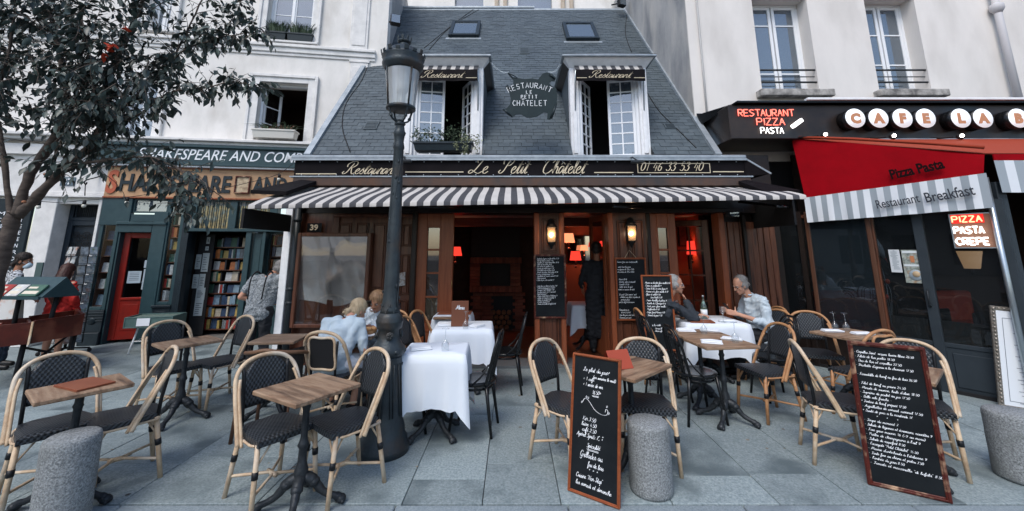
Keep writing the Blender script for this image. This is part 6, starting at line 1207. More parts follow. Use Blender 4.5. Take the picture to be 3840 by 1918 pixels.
# ---- rattan bistro chair, faces +x
def rc(pts, n=5): return cr(pts, n)
def rattan(label, framed=False, cane='cane'):
    t = thing('bistro_chair', label, 'chair', (0, 0, 0)); C_ = M[cane]; SZ = .45
    # seat (woven) and rim
    out = [(-.18, -.165), (.17, -.215), (.205, -.19), (.215, 0), (.205, .19), (.17, .215), (-.18, .165), (-.20, 0)]
    mb = MB(); o2 = [(v.x, v.y) for v in cr([(a, b, 0) for a, b in out], 2, True)]; mb.slab([(x*.97, y*.97) for x, y in o2], SZ-.035, SZ+.002)
    n_ = len(o2); k = MB(); vs_ = [(x*.97, y*.97, SZ+.002) for x, y in o2]+[(x*.8, y*.8, SZ+.012) for x, y in o2]+[(0, 0, SZ+.012)]; k.add(vs_, [(i, (i+1) % n_, n_+(i+1) % n_, n_+i) for i in range(n_)]+[(n_+i, n_+(i+1) % n_, 2*n_) for i in range(n_)], True); mb.add(k.v, k.f, True)
    part('seat', mb, M['weave'], t)
    mb = MB(); rim = [(-.18, -.175), (-.05, -.200), (.10, -.215), (.14, -.20)]; 
    for s in (1, -1): mb.tube(rc([(x, y*s, SZ-.035) for x, y in rim]), .009, 5)
    mb.tube(rc([(-.18, -.17, SZ-.03), (-.205, 0, SZ-.03), (-.18, .17, SZ-.03)]), .009, 5); part('seat_rim', mb, C_, t)
    # hoop, double tube
    hoop = [(-.02, -.235, .385), (-.07, -.232, .50), (-.155, -.225, .68), (-.205, -.205, .79), (-.235, -.13, .865), (-.245, 0, .89), (-.235, .13, .865), (-.205, .205, .79), (-.155, .225, .68), (-.07, .232, .50), (-.02, .235, .385)]
    mb = MB(); mb.tube(rc(hoop), .0155, 8); part('hoop', mb, C_, t)
    mb = MB(); inn = [(x+.022, y*.93, z-.008 if abs(y) > .21 else z-.028) for x, y, z in hoop]
    for s in (0, 1): seg = inn[:4] if s == 0 else inn[-4:]; mb = MB(); mb.tube(rc(seg), .011, 6); part('inner_hoop', mb, C_, t)
    if not framed:
        mb = MB(); ny, nz = 8, 9; vs_ = []
        for j in range(nz+1):
            f = j/nz; z = .56+f*.31; x = -.175-.055*((z-.46)/.42)**1.0*1.0; hw = .155+.0*f
            if z > .78: hw = .155*math.sqrt(max(.0, 1-((z-.78)/.105)**2))*.55+.155*.45*(1-(z-.78)/.12)
            for i in range(ny+1): y = -hw+2*hw*i/ny; vs_.append((x-.012*(1-(y/.16)**2), y, z))
        n1 = len(vs_); vs_ += [(x+.012, y, z) for x, y, z in vs_]; q = ny+1
        fs = [(j*q+i, (j+1)*q+i, (j+1)*q+i+1, j*q+i+1) for j in range(nz) for i in range(ny)]; fs += [tuple(n1+a for a in f[::-1]) for f in fs]
        for j in range(nz): fs += [(j*q, n1+j*q, n1+(j+1)*q, (j+1)*q), (j*q+ny, (j+1)*q+ny, n1+(j+1)*q+ny, n1+j*q+ny)]
        fs += [(i, i+1, n1+i+1, n1+i) for i in range(ny)]; mb.add(vs_, fs, True); part('back_panel', mb, M['weave'], t)
        for s in (-1, 1): mb = MB(); mb.tube([(-.172, .150*s, SZ-.03), (-.180, .153*s, .56), (-.212, .155*s, .78), (-.222, .16*s, .83)], .013, 7); part('back_post', mb, M['band'], t)
    else:
        mb = MB(); mb.box(-.006, -.125, 0, .006, .125, .29, 0, Matrix.Translation((-.195, 0, .54)) @ Matrix.Rotation(R(-9), 4, 'Y')); part('back_panel', mb, M['matte_black'], t)
        mb = MB(); mb.tube([Matrix.Translation((-.197, 0, .54)) @ Matrix.Rotation(R(-9), 4, 'Y') @ Vector(p) for p in cr([(-.004, -.13, .01), (-.004, -.135, .15), (-.004, -.125, .29), (-.004, 0, .295), (-.004, .125, .29), (-.004, .135, .15), (-.004, .13, .01), (-.004, 0, 0)], 4, True)], .013, 6, closed=True); part('back_frame', mb, C_, t)
        for s in (-1, 1): mb = MB(); mb.tube([(-.172, .125*s, SZ-.03), (-.19, .13*s, .56), (-.212, .15*s, .80)], .012, 7); part('back_post', mb, M['band'], t)
    for sx_, sy_ in ((1, 1), (1, -1), (-1, 1), (-1, -1)):
        tp = (.165*sx_+(.0 if sx_ > 0 else -.0), (.195 if sx_ > 0 else .155)*sy_, SZ-.02); bt = (.20*sx_-(.0 if sx_ > 0 else .035), (.215 if sx_ > 0 else .185)*sy_, 0)
        mb = MB(); mb.tube([tp, [(a+b)/2 for a, b in zip(tp, bt)], bt], [.0165, .017, .0155], 8); lg = part('leg', mb, C_, t)
        b0, b1 = [Vector(tp).lerp(Vector(bt), q) for q in (.36, .46)]; mb = MB(); mb.tube([b0, b1], .0205, 8); part('band', mb, M['band'], lg)
        mb = MB(); p = Vector(tp).lerp(Vector(bt), .32); mb.tube([p, (p.x-.075*sx_, p.y-.02*sy_, SZ-.035)], .007, 5); part('brace', mb, C_, t)
        mb = MB(); mb.tube([p, (p.x, p.y-.085*sy_, SZ-.035)], .007, 5); part('brace', mb, C_, t)
    mb = MB(); z = .135
    mb.tube(rc([(.19, .212, z), (.04, .02, z+.012), (.04, -.02, z+.012), (.19, -.212, z)]), .010, 6); mb.tube(rc([(-.215, .178, z), (-.03, .02, z+.012), (-.03, -.02, z+.012), (-.215, -.178, z)]), .010, 6); mb.tube([(.06, 0, z+.01), (-.05, 0, z+.01)], .016, 6); part('stretcher', mb, C_, t)
    return t
CH_ = rattan('rattan bistro chair with pale cane hoop left of the front left table'); CH_.location = (-1.68, 3.21, 0); CH_.rotation_euler = (0, 0, R(-34)); CH_['group'] = 'rattan bistro chairs on the terrace'
G_ = 'rattan bistro chairs on the terrace'
def rch(x, y, deg, label): return dup(CH_, (x, y, 0), R(deg), label, G_)
rch(-1.23, 3.33, 228, 'rattan bistro chair with pale cane hoop standing against the lamp post base')
rch(-3.28, 3.24, -34, 'rattan bistro chair cut off by the left edge, behind the menu table')
rch(-2.93, 3.40, 227, 'rattan bistro chair right of the table with the red brown menu')
rch(-3.63, 4.70, -27, 'pale hoop rattan chair left of the table nearest the bookshop door')
rch(-3.30, 4.97, 240, 'rattan bistro chair right of the table nearest the bookshop door')
rch(.44, 3.70, -42, 'pale hoop rattan chair left of the orange framed blackboard')
rch(1.10, 3.68, 258, 'pale hoop rattan chair behind the middle granite bollard')
rch(2.68, 3.72, -20, 'pale hoop rattan chair left of the large menu blackboard')
rch(3.32, 3.66, 228, 'pale rattan chair half hidden right behind the large menu blackboard')
H_C = rattan('honey coloured rattan chair right of the table with napkins', cane='cane_dark'); H_C.location = (2.66, 4.62, 0); H_C.rotation_euler = (0, 0, R(188)); H_C['group'] = 'honey cane chairs'
def hch(x, y, deg, label): return dup(H_C, (x, y, 0), R(deg), label, 'honey cane chairs')
hch(3.30, 5.62, 195, 'honey cane chair behind the man in the light blue shirt'); hch(3.72, 5.32, 250, 'honey cane chair behind the table with two upturned glasses by the glazing')
hch(-1.10, 5.05, -20, 'front honey cane chair left of the second white clothed table'); hch(-1.02, 5.52, -15, 'rear honey cane chair left of the second white clothed table'); 
FCc = rattan('rattan chair with framed black back under the woman in light blue', True); FCc.location = (-1.80, 4.45, 0); FCc.rotation_euler = (0, 0, R(80)); FCc['group'] = 'framed back rattan chairs'
f2 = rattan('framed back honey cane chair seen from behind above the large blackboard', True, 'cane_dark'); f2.location = (3.60, 4.52, 0); f2.rotation_euler = (0, 0, R(105)); f2['group'] = 'framed back rattan chairs'
hch(-1.58, 5.42, 262, 'honey cane chair under the woman facing the street')
# ---- black bentwood chair, faces +x
def bentwood(label):
    t = thing('bentwood_chair', label, 'chair'); B_ = M['black']; SZ = .46
    mb = MB(); mb.lathe([(.19, SZ-.035), (.205, SZ-.03), (.208, SZ-.01), (.20, SZ), (.17, SZ-.004), (.05, SZ-.008)], n=24); part('seat', mb, B_, t)
    mb = MB(); mb.tube(rc([(-.14, -.165, SZ-.02), (-.185, -.185, .60), (-.225, -.18, .76), (-.255, -.11, .875), (-.262, 0, .895), (-.255, .11, .875), (-.225, .18, .76), (-.185, .185, .60), (-.14, .165, SZ-.02)]), .014, 8); part('hoop', mb, B_, t)
    for k in (.35, .62): mb = MB(); mb.tube(rc([(-.165, -.165*k, SZ-.01), (-.20, -.175*k, .62), (-.235, -.16*k, .77), (-.248, -.08*k, .84 if k > .5 else .80), (-.25, 0, .852 if k > .5 else .81), (-.248, .08*k, .84 if k > .5 else .80), (-.235, .16*k, .77), (-.20, .175*k, .62), (-.165, .165*k, SZ-.01)], 4), .010, 6); part('inner_hoop', mb, B_, t)
    for sx_, sy_ in ((1, 1), (1, -1), (-1, 1), (-1, -1)): mb = MB(); mb.tube([(.14*sx_, .14*sy_, SZ-.02), (.165*sx_, .155*sy_, .25), (.20*sx_, .175*sy_, 0)], [.018, .016, .013], 8); part('leg', mb, B_, t)
    mb = MB(); mb.tube([(.17*math.cos(a*PI/8), .17*math.sin(a*PI/8), .395) for a in range(16)], .011, 6, closed=True); part('seat_ring', mb, B_, t)
    for sy_ in (-1, 1): mb = MB(); mb.tube(rc([(-.165, .175*sy_, .62), (-.11, .215*sy_, .53), (-.02, .205*sy_, SZ-.01)]), .008, 6); part('arm_brace', mb, B_, t)
    return t
BW = bentwood('black bentwood chair nearest, right of the front white clothed table'); BW.location = (-.36, 4.28, 0); BW.rotation_euler = (0, 0, R(172)); BW['group'] = 'black bentwood chairs'
def bch(x, y, deg, label): return dup(BW, (x, y, 0), R(deg), label, 'black bentwood chairs')
bch(-.08, 5.38, 178, 'black bentwood chair right of the second white clothed table'); bch(-1.02, 4.32, 8, 'black bentwood chair mostly hidden under the front white tablecloth behind the lamp')
bch(1.88, 4.52, 5, 'black bentwood chair with clear round seat left of the napkin table, nearest'); bch(1.80, 5.12, 3, 'black bentwood chair in front of the leaning blackboard, farther one'); bch(3.05, 5.12, 182, 'black bentwood chair between two honey cane chairs on the right')
# ---- wicker armchairs at the dark table
def armchair(label):
    t = thing('wicker_armchair', label, 'chair'); wk = mat('brown black wicker', (.012, .011, .011), .5, (.05, .042, .035), 60, bump=.6, bs=90, stretch=(1, 1, 3))
    mb = MB(); mb.box(-.2, -.22, .38, .24, .22, .44, .02); part('seat', mb, wk, t); mb = MB(); n = 10; vs_ = []
    for i in range(n+1):
        a = R(100+160*i/n); 
        for z in (.44, .76): vs_.append((.02+.25*math.cos(a)*(1+.1*(z > .5)), .26*math.sin(a), z))
    m0 = len(vs_); vs_ += [(x*.93, y*.93, z) for x, y, z in vs_]; fs = [(2*i, 2*i+1, 2*i+3, 2*i+2) for i in range(n)]; fs += [tuple(m0+a for a in f[::-1]) for f in fs]; mb.add(vs_, fs, True); part('backrest', mb, wk, t)
    mb = MB(); mb.tube(cr([(.20, -.27, .42), (.20, -.275, .60), (.10, -.285, .66)]+[(.02+.275*math.cos(R(a)), .275*math.sin(R(a)), .70+.08*math.sin(R(a-90)/1)*0+.075*(1-abs(a-180)/90)) for a in (250, 225, 200, 180, 160, 135, 110)]+[(.10, .285, .66), (.20, .275, .60), (.20, .27, .42)], 3), .018, 7); part('arm_rail', mb, mat('brown cane', (.14, .07, .04), .45, (.2, .11, .06), 9), t)
    for sx_, sy_ in ((1, 1), (1, -1), (-1, 1), (-1, -1)): mb = MB(); mb.tube([(.2*sx_, .21*sy_, .42), (.22*sx_, .23*sy_, 0)], .017, 7); part('leg', mb, mat('brown cane leg', (.10, .05, .03), .5), t)
    return t
a1 = armchair('dark wicker armchair seen from behind in front of the dark brown table'); a1.location = (-2.26, 4.22, 0); a1.rotation_euler = (0, 0, R(95)); a1['group'] = 'wicker armchairs'
a2 = dup(a1, (-2.02, 5.02, 0), R(250), 'dark wicker armchair behind the dark brown table below the showcase', 'wicker armchairs')
# ---- bistro tables
def table(label, w_=.55, d_=.48, loc=(0, 0), deg=0, cloth=False):
    t = thing('bistro_table', label, 'table', (loc[0], loc[1], 0), R(deg), 'iron footed bistro tables')
    if not cloth: mb = MB(); mb.box(-w_/2, -d_/2, .715, w_/2, d_/2, .745, .006); part('tabletop', mb, M['table_wood'], t)
    else: mb = MB(); mb.box(-w_/2, -d_/2, .705, w_/2, d_/2, .735, .006); part('tabletop', mb, M['table_wood'], t)
    mb = MB(); mb.lathe([(.036, .16), (.046, .20), (.042, .24), (.028, .28), (.026, .36), (.038, .38), (.030, .40), (.022, .43), (.022, .60), (.030, .62), (.022, .64), (.022, .69), (.03, .70), (.09, .714)], n=14); part('column', mb, M['iron'], t)
    for k in range(4):
        a = R(45+90*k); c, s = math.cos(a), math.sin(a); mb = MB(); prof = [(.0, .18, .05), (.05, .175, .046), (.09, .145, .034), (.14, .09, .028), (.19, .062, .026), (.235, .045, .034), (.265, .022, .030)]
        mb.tube(cr([(c*r_, s*r_, z) for r_, z, q in prof], 3), [v for v in [prof[min(i//3, 6)][2]*.8 for i in range(19)]], 7); mb.ball((c*.262, s*.262, .028), (.036, .036, .028), 5); mb.ball((c*.085, s*.085, .15), (.04, .04, .032), 5); [mb.ball((c*.275-s*q, s*.275+c*q, .018), (.016, .016, .015), 4) for q in (-.022, 0, .022)]
        part('foot', mb, M['iron'], t)
    return t
T1 = table('worn wooden bistro table at front left centre with bare top', .49, .49, (-1.41, 3.07), -31)
def tb(label, w_, d_, x, y, deg): return table(label, w_, d_, (x, y), deg)
T2 = tb('worn wooden table at far left carrying a closed menu', .40, .48, -2.99, 3.08, -36); T3 = tb('worn wooden table nearest the bookshop doorway', .38, .50, -3.35, 4.50, -35); T4 = tb('dark brown wooden table beside the wicker armchairs', .46, .42, -2.49, 4.67, 4)
T5 = tb('wooden table where the two women in light shirts sit', .55, .45, -1.80, 4.90, 2); T6 = tb('wooden table behind the orange framed blackboard with red menu', .60, .44, .96, 3.59, 44); T7 = tb('wooden table with two folded napkins nearest the honey chair', .57, .43, 2.14, 4.47, 7); T7b = tb('wooden table with napkin butted against the white clothed one', .55, .43, 2.12, 4.93, 4)
T8 = tb('wooden table with two upturned glasses beside the café glazing', .62, .46, 3.82, 4.92, 18); T9 = tb('wooden table behind the large menu blackboard', .55, .48, 3.06, 3.50, 40)
for c in kids(T6):
    if c.name.startswith('foot'): c.rotation_euler.z = R(45)
# menus and napkins lying on tables
def menu(x, y, z, deg, label): mb = MB(); mb.box(-.15, -.105, 0, .15, .105, .006, .002); mb.box(-.148, -.103, .007, .15, .105, .013, .002); return solo('menu', mb, mat('tan menu cover', (.19, .055, .025), .5, (.24, .075, .035), 7), label, 'menu', loc=(x, y, z), rotz=R(deg))
menu(-2.99, 3.10, .746, -22, 'closed red brown menu on the far left table'); menu(2.46, 5.62, .752, -10, 'dark red menu lying on the white cloth before the two men')
mb = MB(); mb.quad((-.10, -.08, 0), (.10, -.08, 0), (.10, 0, .13), (-.10, 0, .13)); mb.quad((-.10, .08, 0), (-.10, 0, .13), (.10, 0, .13), (.10, .08, 0)); mb.box(-.10, -.08, -.0, .10, .08, .004)
c = gnd(2345, 1405, .745); solo('menu', mb, mat('red tent menu', (.34, .06, .03), .5), 'orange red menu standing like a tent behind the orange framed blackboard', 'menu', loc=(.85, 3.55, .746), rotz=R(20))
def napkin(x, y, z, deg, label, s=1): 
    mb = MB(); n = 8; vs_ = []; rn = random.Random(int(x*100))
    mb.box(-.10*s, -.055, 0, .10*s, .055, .012, .005); mb.box(-.095*s, -.052, .013, .09*s, .05, .024, .005); mb.tube([(-.10*s, .05, .014), (.0, .054, .020), (.10*s, .05, .014)], .010, 6)
    return solo('napkin', mb, M['napkin'], label, 'napkin', 'folded napkins', loc=(x, y, z), rotz=R(deg))
for x, y, z, d_, l in ((2.02, 5.02, .746, -10, 'folded white napkin at the back left of the napkin tables'), (2.02, 4.40, .746, -20, 'square white napkin at the front left of the napkin table'), (2.30, 4.55, .746, 150, 'rolled white napkin at the front right of the napkin table'), (2.28, 5.0, .746, 160, 'white napkin at the back right touching the white cloth'), (2.80, 5.62, .752, 165, 'white napkin on the white cloth by the man in blue'), (3.68, 4.98, .746, 170, 'white napkin left of the two upturned glasses'), (3.90, 4.83, .746, 175, 'white napkin right of the two upturned glasses'), (-.86, 4.12, .752, 20, 'napkin on the front white clothed table, left'), (-.42, 5.28, .752, 60, 'napkin on the second white table, right'), (-.82, 5.35, .752, 10, 'napkin on the second white table, left')): napkin(x, y, z, d_, l)
# glasses
GLM = glassmat('glassware', (.93, .95, .96), .6, .06, .01, (.5, .55, .58))
def wineglass(x, y, z, label, up=False, tint=None, s=1.0):
    prof = [(.036, 0), (.034, .003), (.006, .010), (.004, .05), (.004, .095), (.014, .108), (.032, .135), (.036, .16), (.031, .20)]
    if up: prof = [(r_, .20-z_) for r_, z_ in prof][::-1]
    t = thing('wine_glass', label, 'glass', (x, y, z)); mb = MB(); vs_ = []; n = 16; prof = [(a*s, b*s) for a, b in prof]
    for r_, zz in prof:
        for j in range(n): a = 2*PI*j/n; vs_.append((r_*math.cos(a), r_*math.sin(a), zz))
    mb.add(vs_, [(i*n+j, i*n+(j+1) % n, (i+1)*n+(j+1) % n, (i+1)*n+j) for i in range(len(prof)-1) for j in range(n)], True); part('bowl', mb, GLM, t)
    if tint: mb = MB(); mb.lathe([(.010*s, .112*s), (.029*s, .135*s), (.033*s, .155*s)], n=14); part('drink', mb, tint, t)
    return t
pale = glassmat('pale drink', (.75, .7, .6), .2, .35, .05, (.6, .55, .45))
for x, y, l in ((-.62, 4.05, 'front white clothed table'), (-.55, 5.12, 'second white clothed table before the menu'), (2.15, 4.85, 'back napkin table'), (2.27, 4.42, 'front napkin table nearest the kerb'), (3.78, 5.06, 'table by the glazing, left of a pair'), (3.88, 5.02, 'table by the glazing, right of a pair')): wineglass(x, y, .752 if x < 0 else .746, f'upturned wine glass on the {l}', True)
for x, y, l in ((2.28, 5.95, 'left of a pair between the two men'), (2.42, 5.95, 'right of a pair between the two men')): wineglass(x, y, .752, f'wine glass with pale drink, {l}', False, pale, 1.15)
wineglass(2.72, 5.55, .752, 'empty wine glass in front of the water bottle')
for x, y, l in ((-1.72, 5.0, 'left'), (-1.62, 4.98, 'right')): wineglass(x, y, .746, f'tall wine glass on the women\'s table, {l} one', False, None, 1.15)
# bottle, salt, pepper, basket, plate
mb = MB(); mb.lathe([(.038, 0), (.042, .01), (.042, .14), (.036, .18), (.018, .22), (.013, .25), (.013, .29), (.015, .30)], n=20); t = solo('water_bottle', mb, glassmat('bottle glass', (.55, .68, .62), .6, .15, .03, (.25, .35, .3)), 'green glass water bottle with white label between the two men', 'bottle', loc=(2.62, 5.86, .752))
mb = MB(); mb.lathe([(.0425, .04), (.0425, .12)], n=20); part('label', mb, M['napkin'], t); mb = MB(); mb.lathe([(.022, .19), (.018, .22)], n=16); part('neck_label', mb, M['napkin'], t); mb = MB(); mb.lathe([(.016, .285), (.016, .305)], n=12); part('cap', mb, M['steel'], t)
for x, m_, l in ((2.40, M['black'], 'black pepper mill'), (2.47, M['steel'], 'steel salt shaker')): mb = MB(); mb.lathe([(.020, 0), (.017, .03), (.020, .06), (.014, .085), (.006, .095)], n=14); solo('shaker', mb, m_, l+' on the men\'s white cloth', 'shaker', loc=(x, 5.78, .752))
mb = MB(); mb.lathe([(.03, 0), (.042, .02), (.045, .025)], n=16); solo('ashtray', mb, mat('brown glass dish', (.12, .05, .02), .2), 'small brown dish between the two men', 'dish', loc=(2.30, 5.80, .752))
t = thing('bread_basket', 'wicker bread basket with rolls on the women\'s table', 'basket', (-1.60, 4.86, .746)); mb = MB(); mb.lathe([(.06, 0), (.085, .045), (.09, .05), (.08, .045), (.05, .01)], n=20); part('basket', mb, mat('basket wicker', (.42, .24, .11), .7, (.28, .15, .07), 40, bump=.5), t)
for i, p in enumerate(((-.03, 0, .055), (.035, .02, .055), (0, -.035, .06))): mb = MB(); mb.ball(p, (.04, .03, .025), 6); part('roll', mb, mat('bread crust', (.42, .20, .08), .7, (.5, .3, .14), 20), t)
mb = MB(); mb.lathe([(.07, 0), (.12, .012), (.125, .015), (.118, .012), (.07, .004)], n=28); solo('plate', mb, M['napkin'], 'white plate at the edge of the women\'s table', 'plate', loc=(-1.62, 4.74, .746))
c = at(1735, 1100, 5.9); t = thing('cutlery_holder', 'steel cutlery pot behind the standing menu', 'cutlery', (c.x, 5.95, .752)); mb = MB(); mb.lathe([(.05, 0), (.055, .10)], n=16); part('pot', mb, M['steel'], t)
for i in range(6): a = i; mb = MB(); mb.tube([(0, 0, .03), (.05*math.cos(a), .04*math.sin(a), .19)], .006, 5); mb.ball((.052*math.cos(a), .042*math.sin(a), .20), (.014, .006, .02), 4); part('fork', mb, mat('copper cutlery', (.5, .3, .2), .3, metal=.9), t)
mb = MB(); mb.box(-.105, -.008, 0, .105, .008, .30, .003); me_ = solo('menu', mb, mat('tan leather menu', (.15, .055, .03), .5), 'tan menu lettered Menu standing on the second white clothed table', 'menu', loc=(-.64, 5.28, .752), rotz=R(4)); mb = MB(); write(mb, 'Menu', -.05, .20, .026, .007, .35, -.0095, cal=True, width=.10); part('lettering', mb, M['napkin'], me_)
# ---- white tablecloths on three tables (and one inside)
def tablecloth(x, y, w_, d_, deg, drops, label, z=.742, lumps=True):
    T = thing('x', '', ''); bpy.data.objects.remove(T)
    mb = MB(); nx, ny, nd = 10, 8, 6; rn = random.Random(int((x+9)*100)); per = []
    K = 14
    for i in range(K): per.append((-w_/2+w_*i/K, -d_/2))
    for i in range(K): per.append((w_/2, -d_/2+d_*i/K))
    for i in range(K): per.append((w_/2-w_*i/K, d_/2))
    for i in range(K): per.append((-w_/2, d_/2-d_*i/K))
    n = len(per); vs_ = [(0, 0, z+.006)]+[(a*.96, b*.96, z+.006) for a, b in per]+[(a*1.01, b*1.01, z-.002) for a, b in per]; rows = 7; fs = [(0, 1+i, 1+(i+1) % n) for i in range(n)]+[(1+i, 1+n+i, 1+n+(i+1) % n, 1+(i+1) % n) for i in range(n)]
    for r_ in range(1, rows+1):
        for i, (a, b) in enumerate(per):
            f = r_/rows; s = i/n*4; corner = abs(((s+.5) % 1)-.5)*2; side = int(s) % 4; cd = (1-corner)**6 if corner < 1 else 0; c_ = min(s % 1, 1-(s % 1))*2; ck = max(0, 1-c_*4)
            L = drops[0]+(drops[1]-drops[0])*ck; fold = .014*math.sin(i*1.15+x*7)*f+.010*math.sin(i*2.3+y*5)*f
            ox_ = (a/(w_/2))**7; oy_ = (b/(d_/2))**7; k = 1.01+.0*f
            vs_.append((a*k+ox_*(.012+fold+.05*ck*f), b*k+oy_*(.012+fold+.05*ck*f), z-.004-L*f*(1+.03*math.sin(i*.8+x))))
    for r_ in range(rows):
        o1 = 1+n*(r_+1); o2 = o1+n
        for i in range(n): fs.append((o1+i, o2+i, o2+(i+1) % n, o1+(i+1) % n))
    mb.add(vs_, fs, True); return solo('tablecloth', mb, M['cloth'], label, 'tablecloth', 'white tablecloths', loc=(x, y, 0), rotz=R(deg))
table('bistro table under the front white cloth, only its iron foot showing', .56, .50, (-.72, 4.17), 3, True); tablecloth(-.72, 4.17, .58, .52, 3, (.44, .60), 'white tablecloth hanging over the front table right of the lamp')
table('bistro table under the second white cloth behind the front one', .68, .58, (-.60, 5.40), 3, True); tablecloth(-.60, 5.40, .70, .60, 3, (.36, .50), 'white tablecloth on the second table, carrying the standing menu')
table('bistro table under the white cloth between the two men', .78, .66, (2.62, 5.82), 0, True); tablecloth(2.62, 5.82, .80, .68, 0, (.40, .58), 'white tablecloth on the table between the two men')
table('table under white and rust cloth just inside the restaurant front', .5, .5, (-.86, 6.32-.02), 0, True); tablecloth(-.86, 6.34, .52, .40, 0, (.34, .4), 'white tablecloth on the table in the opening beside the glazed leaf')
mb = MB(); mb.box(-.24, -.16, 0, .24, .16, .01, .004); solo('table_runner', mb, mat('rust table runner', (.30, .10, .05), .8), 'rust brown cloth over the white one in the opening', 'table runner', loc=(-.84, 6.36, .752))
table('table under the cloth beside the waiter inside the doorway', .5, .5, (1.28, 7.5), 0, True); tablecloth(1.28, 7.5, .52, .6, 0, (.36, .46), 'pale tablecloth on the dim table left of the waiter')
# ---- blackboards
def board(name, label, W, H_, fm, fw, loc, rotz, tilt, lines, dep=.03, legs=False, cat='menu board'):
    t = thing(name, label, cat, loc, rot=(tilt, 0, rotz)); mb = MB()
    framebox(mb, 0, 0, W, H_, fw, 0, dep, .004); framebox(mb, fw*.3, fw*.3, W-fw*.3, H_-fw*.3, fw*.35, -.007, 0, .002); part('frame', mb, fm, t)
    mb = MB(); mb.box(fw, .008, fw, W-fw, .018, H_-fw); part('panel', mb, M['slateboard'], t)
    mb = MB(); rn = random.Random(len(lines)+int(W*100))
    for l in lines:
        txt, x, z, xh, wd = l[:5]; 
        if txt == '~': 
            pts = [(x, z), (x+.02, z+.03), (x+.05, z+.02), (x+.10, z-.03), (x+.15, z-.05), (x+.19, z-.045), (x+.20, z-.02), (x+.185, z-.01), (x+.18, z-.03)]; q = [(v.x, v.y) for v in cr([(a, b, 0) for a, b in pts], 5)]; ribbon(mb, q, .0028, .0065)
            for a, b in ((x+.03, z+.035), (x+.045, z+.03), (x+.19, z-.0), (x+.205, z-.04), (x-.005, z-.005)): q = [(a, b), (a+.008, b+.009), (a+.004, b+.016), (a-.002, b+.008), (a, b)]; ribbon(mb, q, .0025, .0065)
        elif txt == '_': ribbon(mb, [(x, z), (x+wd, z+l[5] if len(l) > 5 else z)], .0026, .0065, False)
        else: write(mb, txt, x, z, xh, l[6] if len(l) > 6 else .0026, .18, .0065, dz=l[5] if len(l) > 5 else 0, jit=1.2, thick=True, width=wd, rng=rn)
    part('chalk_lettering', mb, M['chalk'], t, None, 'stuff'); return t
A = [('Le plat du jour*', .09, .79, .0125, .20, -.01), ('(en semaine le midi)', .17, .748, .009, .165, -.01), ('+ 1 café', .09, .728, .011, .085), ('+ 1 verre de vin', .09, .690, .011, .15), ('16.50*', .165, .645, .012, .065), ('_', .165, .634, 0, .05), ('_', .168, .629, 0, .045), ('~', .09, .575, 0, 0),
     ('Kir 3.50', .095, .465, .012, .10), ('bière 4.50', .09, .43, .011, .11), ('café 2.50', .095, .395, .011, .105), ('Apérol Spritz 7', .055, .36, .0115, .16), ('* *', .215, .375, .008, .04), ('*', .215, .35, .008, .012), ('*', .24, .36, .008, .012), ('Spécialité', .135, .300, .012, .095), ('_', .135, .288, 0, .085), ('_', .14, .282, 0, .08), ('Grillades au', .085, .235, .016, .16), ('feu de bois', .145, .185, .013, .11), ('* * *', .15, .158, .008, .07), ('Cuisine "Non-Stop"', .06, .105, .012, .19, .01), ('les samedi et dimanche', .06, .062, .011, .25, -.02)]
A = [(l[0], l[1]*1.02, l[2]*1.0, l[3]*1.15, l[4]*1.05)+tuple(l[5:]) for l in A]
board('menu_board', 'narrow orange framed blackboard headed Le plat du jour at centre front', .385, .905, M['frame_orange'], .020, (.39, 3.275, 0), R(-35.4), R(-8.8), A, .025)
BT = ['- Coquilles Saint Jacques, beurre blanc 26.50', '- Filets de bar poêlés 18.50', '- Duo de bar et coquilles 22.50', "- Brochette d'agneau à la cheminée 17.50", '', '- Formidable de bœuf au feu de bois 26.50', '', '- Filet de bœuf au poivre 24.50', "- Minute de saumon, huile d'olive 18.50", '- Suprême de poulet au jus 17.50', '- Belle sole fraîche -', '* Tartare de bœuf préparé 17.50', '- Aiguillettes de canard, caramel 17.50', '* Sauté de porc à la moutarde 17.', '        *     *     *', '- Soupe du moment 7.', '- Salade de légumes et écrevisses, noisettes 9', '- Foie gras maison 16 (+9 au menu)', "- Poêlée de champignons à l'ail 9", '- Salade de roquefort 8.50', '- Escargots "Petit Châtelet" 14.50', "- Mousse d'artichauts à l'italienne 9", '- Tarte fine au chèvre et pistou 7.50', "- l'entrée du jour 8.50", '- Tomate et mozzarella "di bufala" 8.50']
BTW = [.345, .235, .27, .33, 0, .34, 0, .27, .34, .285, .18, .255, .34, .285, .2, .20, .37, .33, .30, .215, .28, .32, .30, .195, .39]
Bl = []
for i, (s, wd) in enumerate(zip(BT, BTW)):
    if s: Bl.append((s, .032, .905-i*.0315, .0085, wd*.98, -.015 if i < 15 else -.03, .0021))
board('menu_board', 'large red brown framed blackboard covered with handwritten dishes at lower right', .440, .985, M['frame_red'], .030, (2.58, 3.345, .0), R(-31.9), R(-1.2), Bl, .035)
def fake(n, W, H_, top, seedtexts, xh=.009, dz=.0, pitch=.03, sw=.0024):
    o = []; rn = random.Random(n)
    for i, s in enumerate(seedtexts):
        if s: o.append((s, .035, top-i*pitch, xh, min(W-.06, len(s)*xh*.80), dz, sw))
    return o
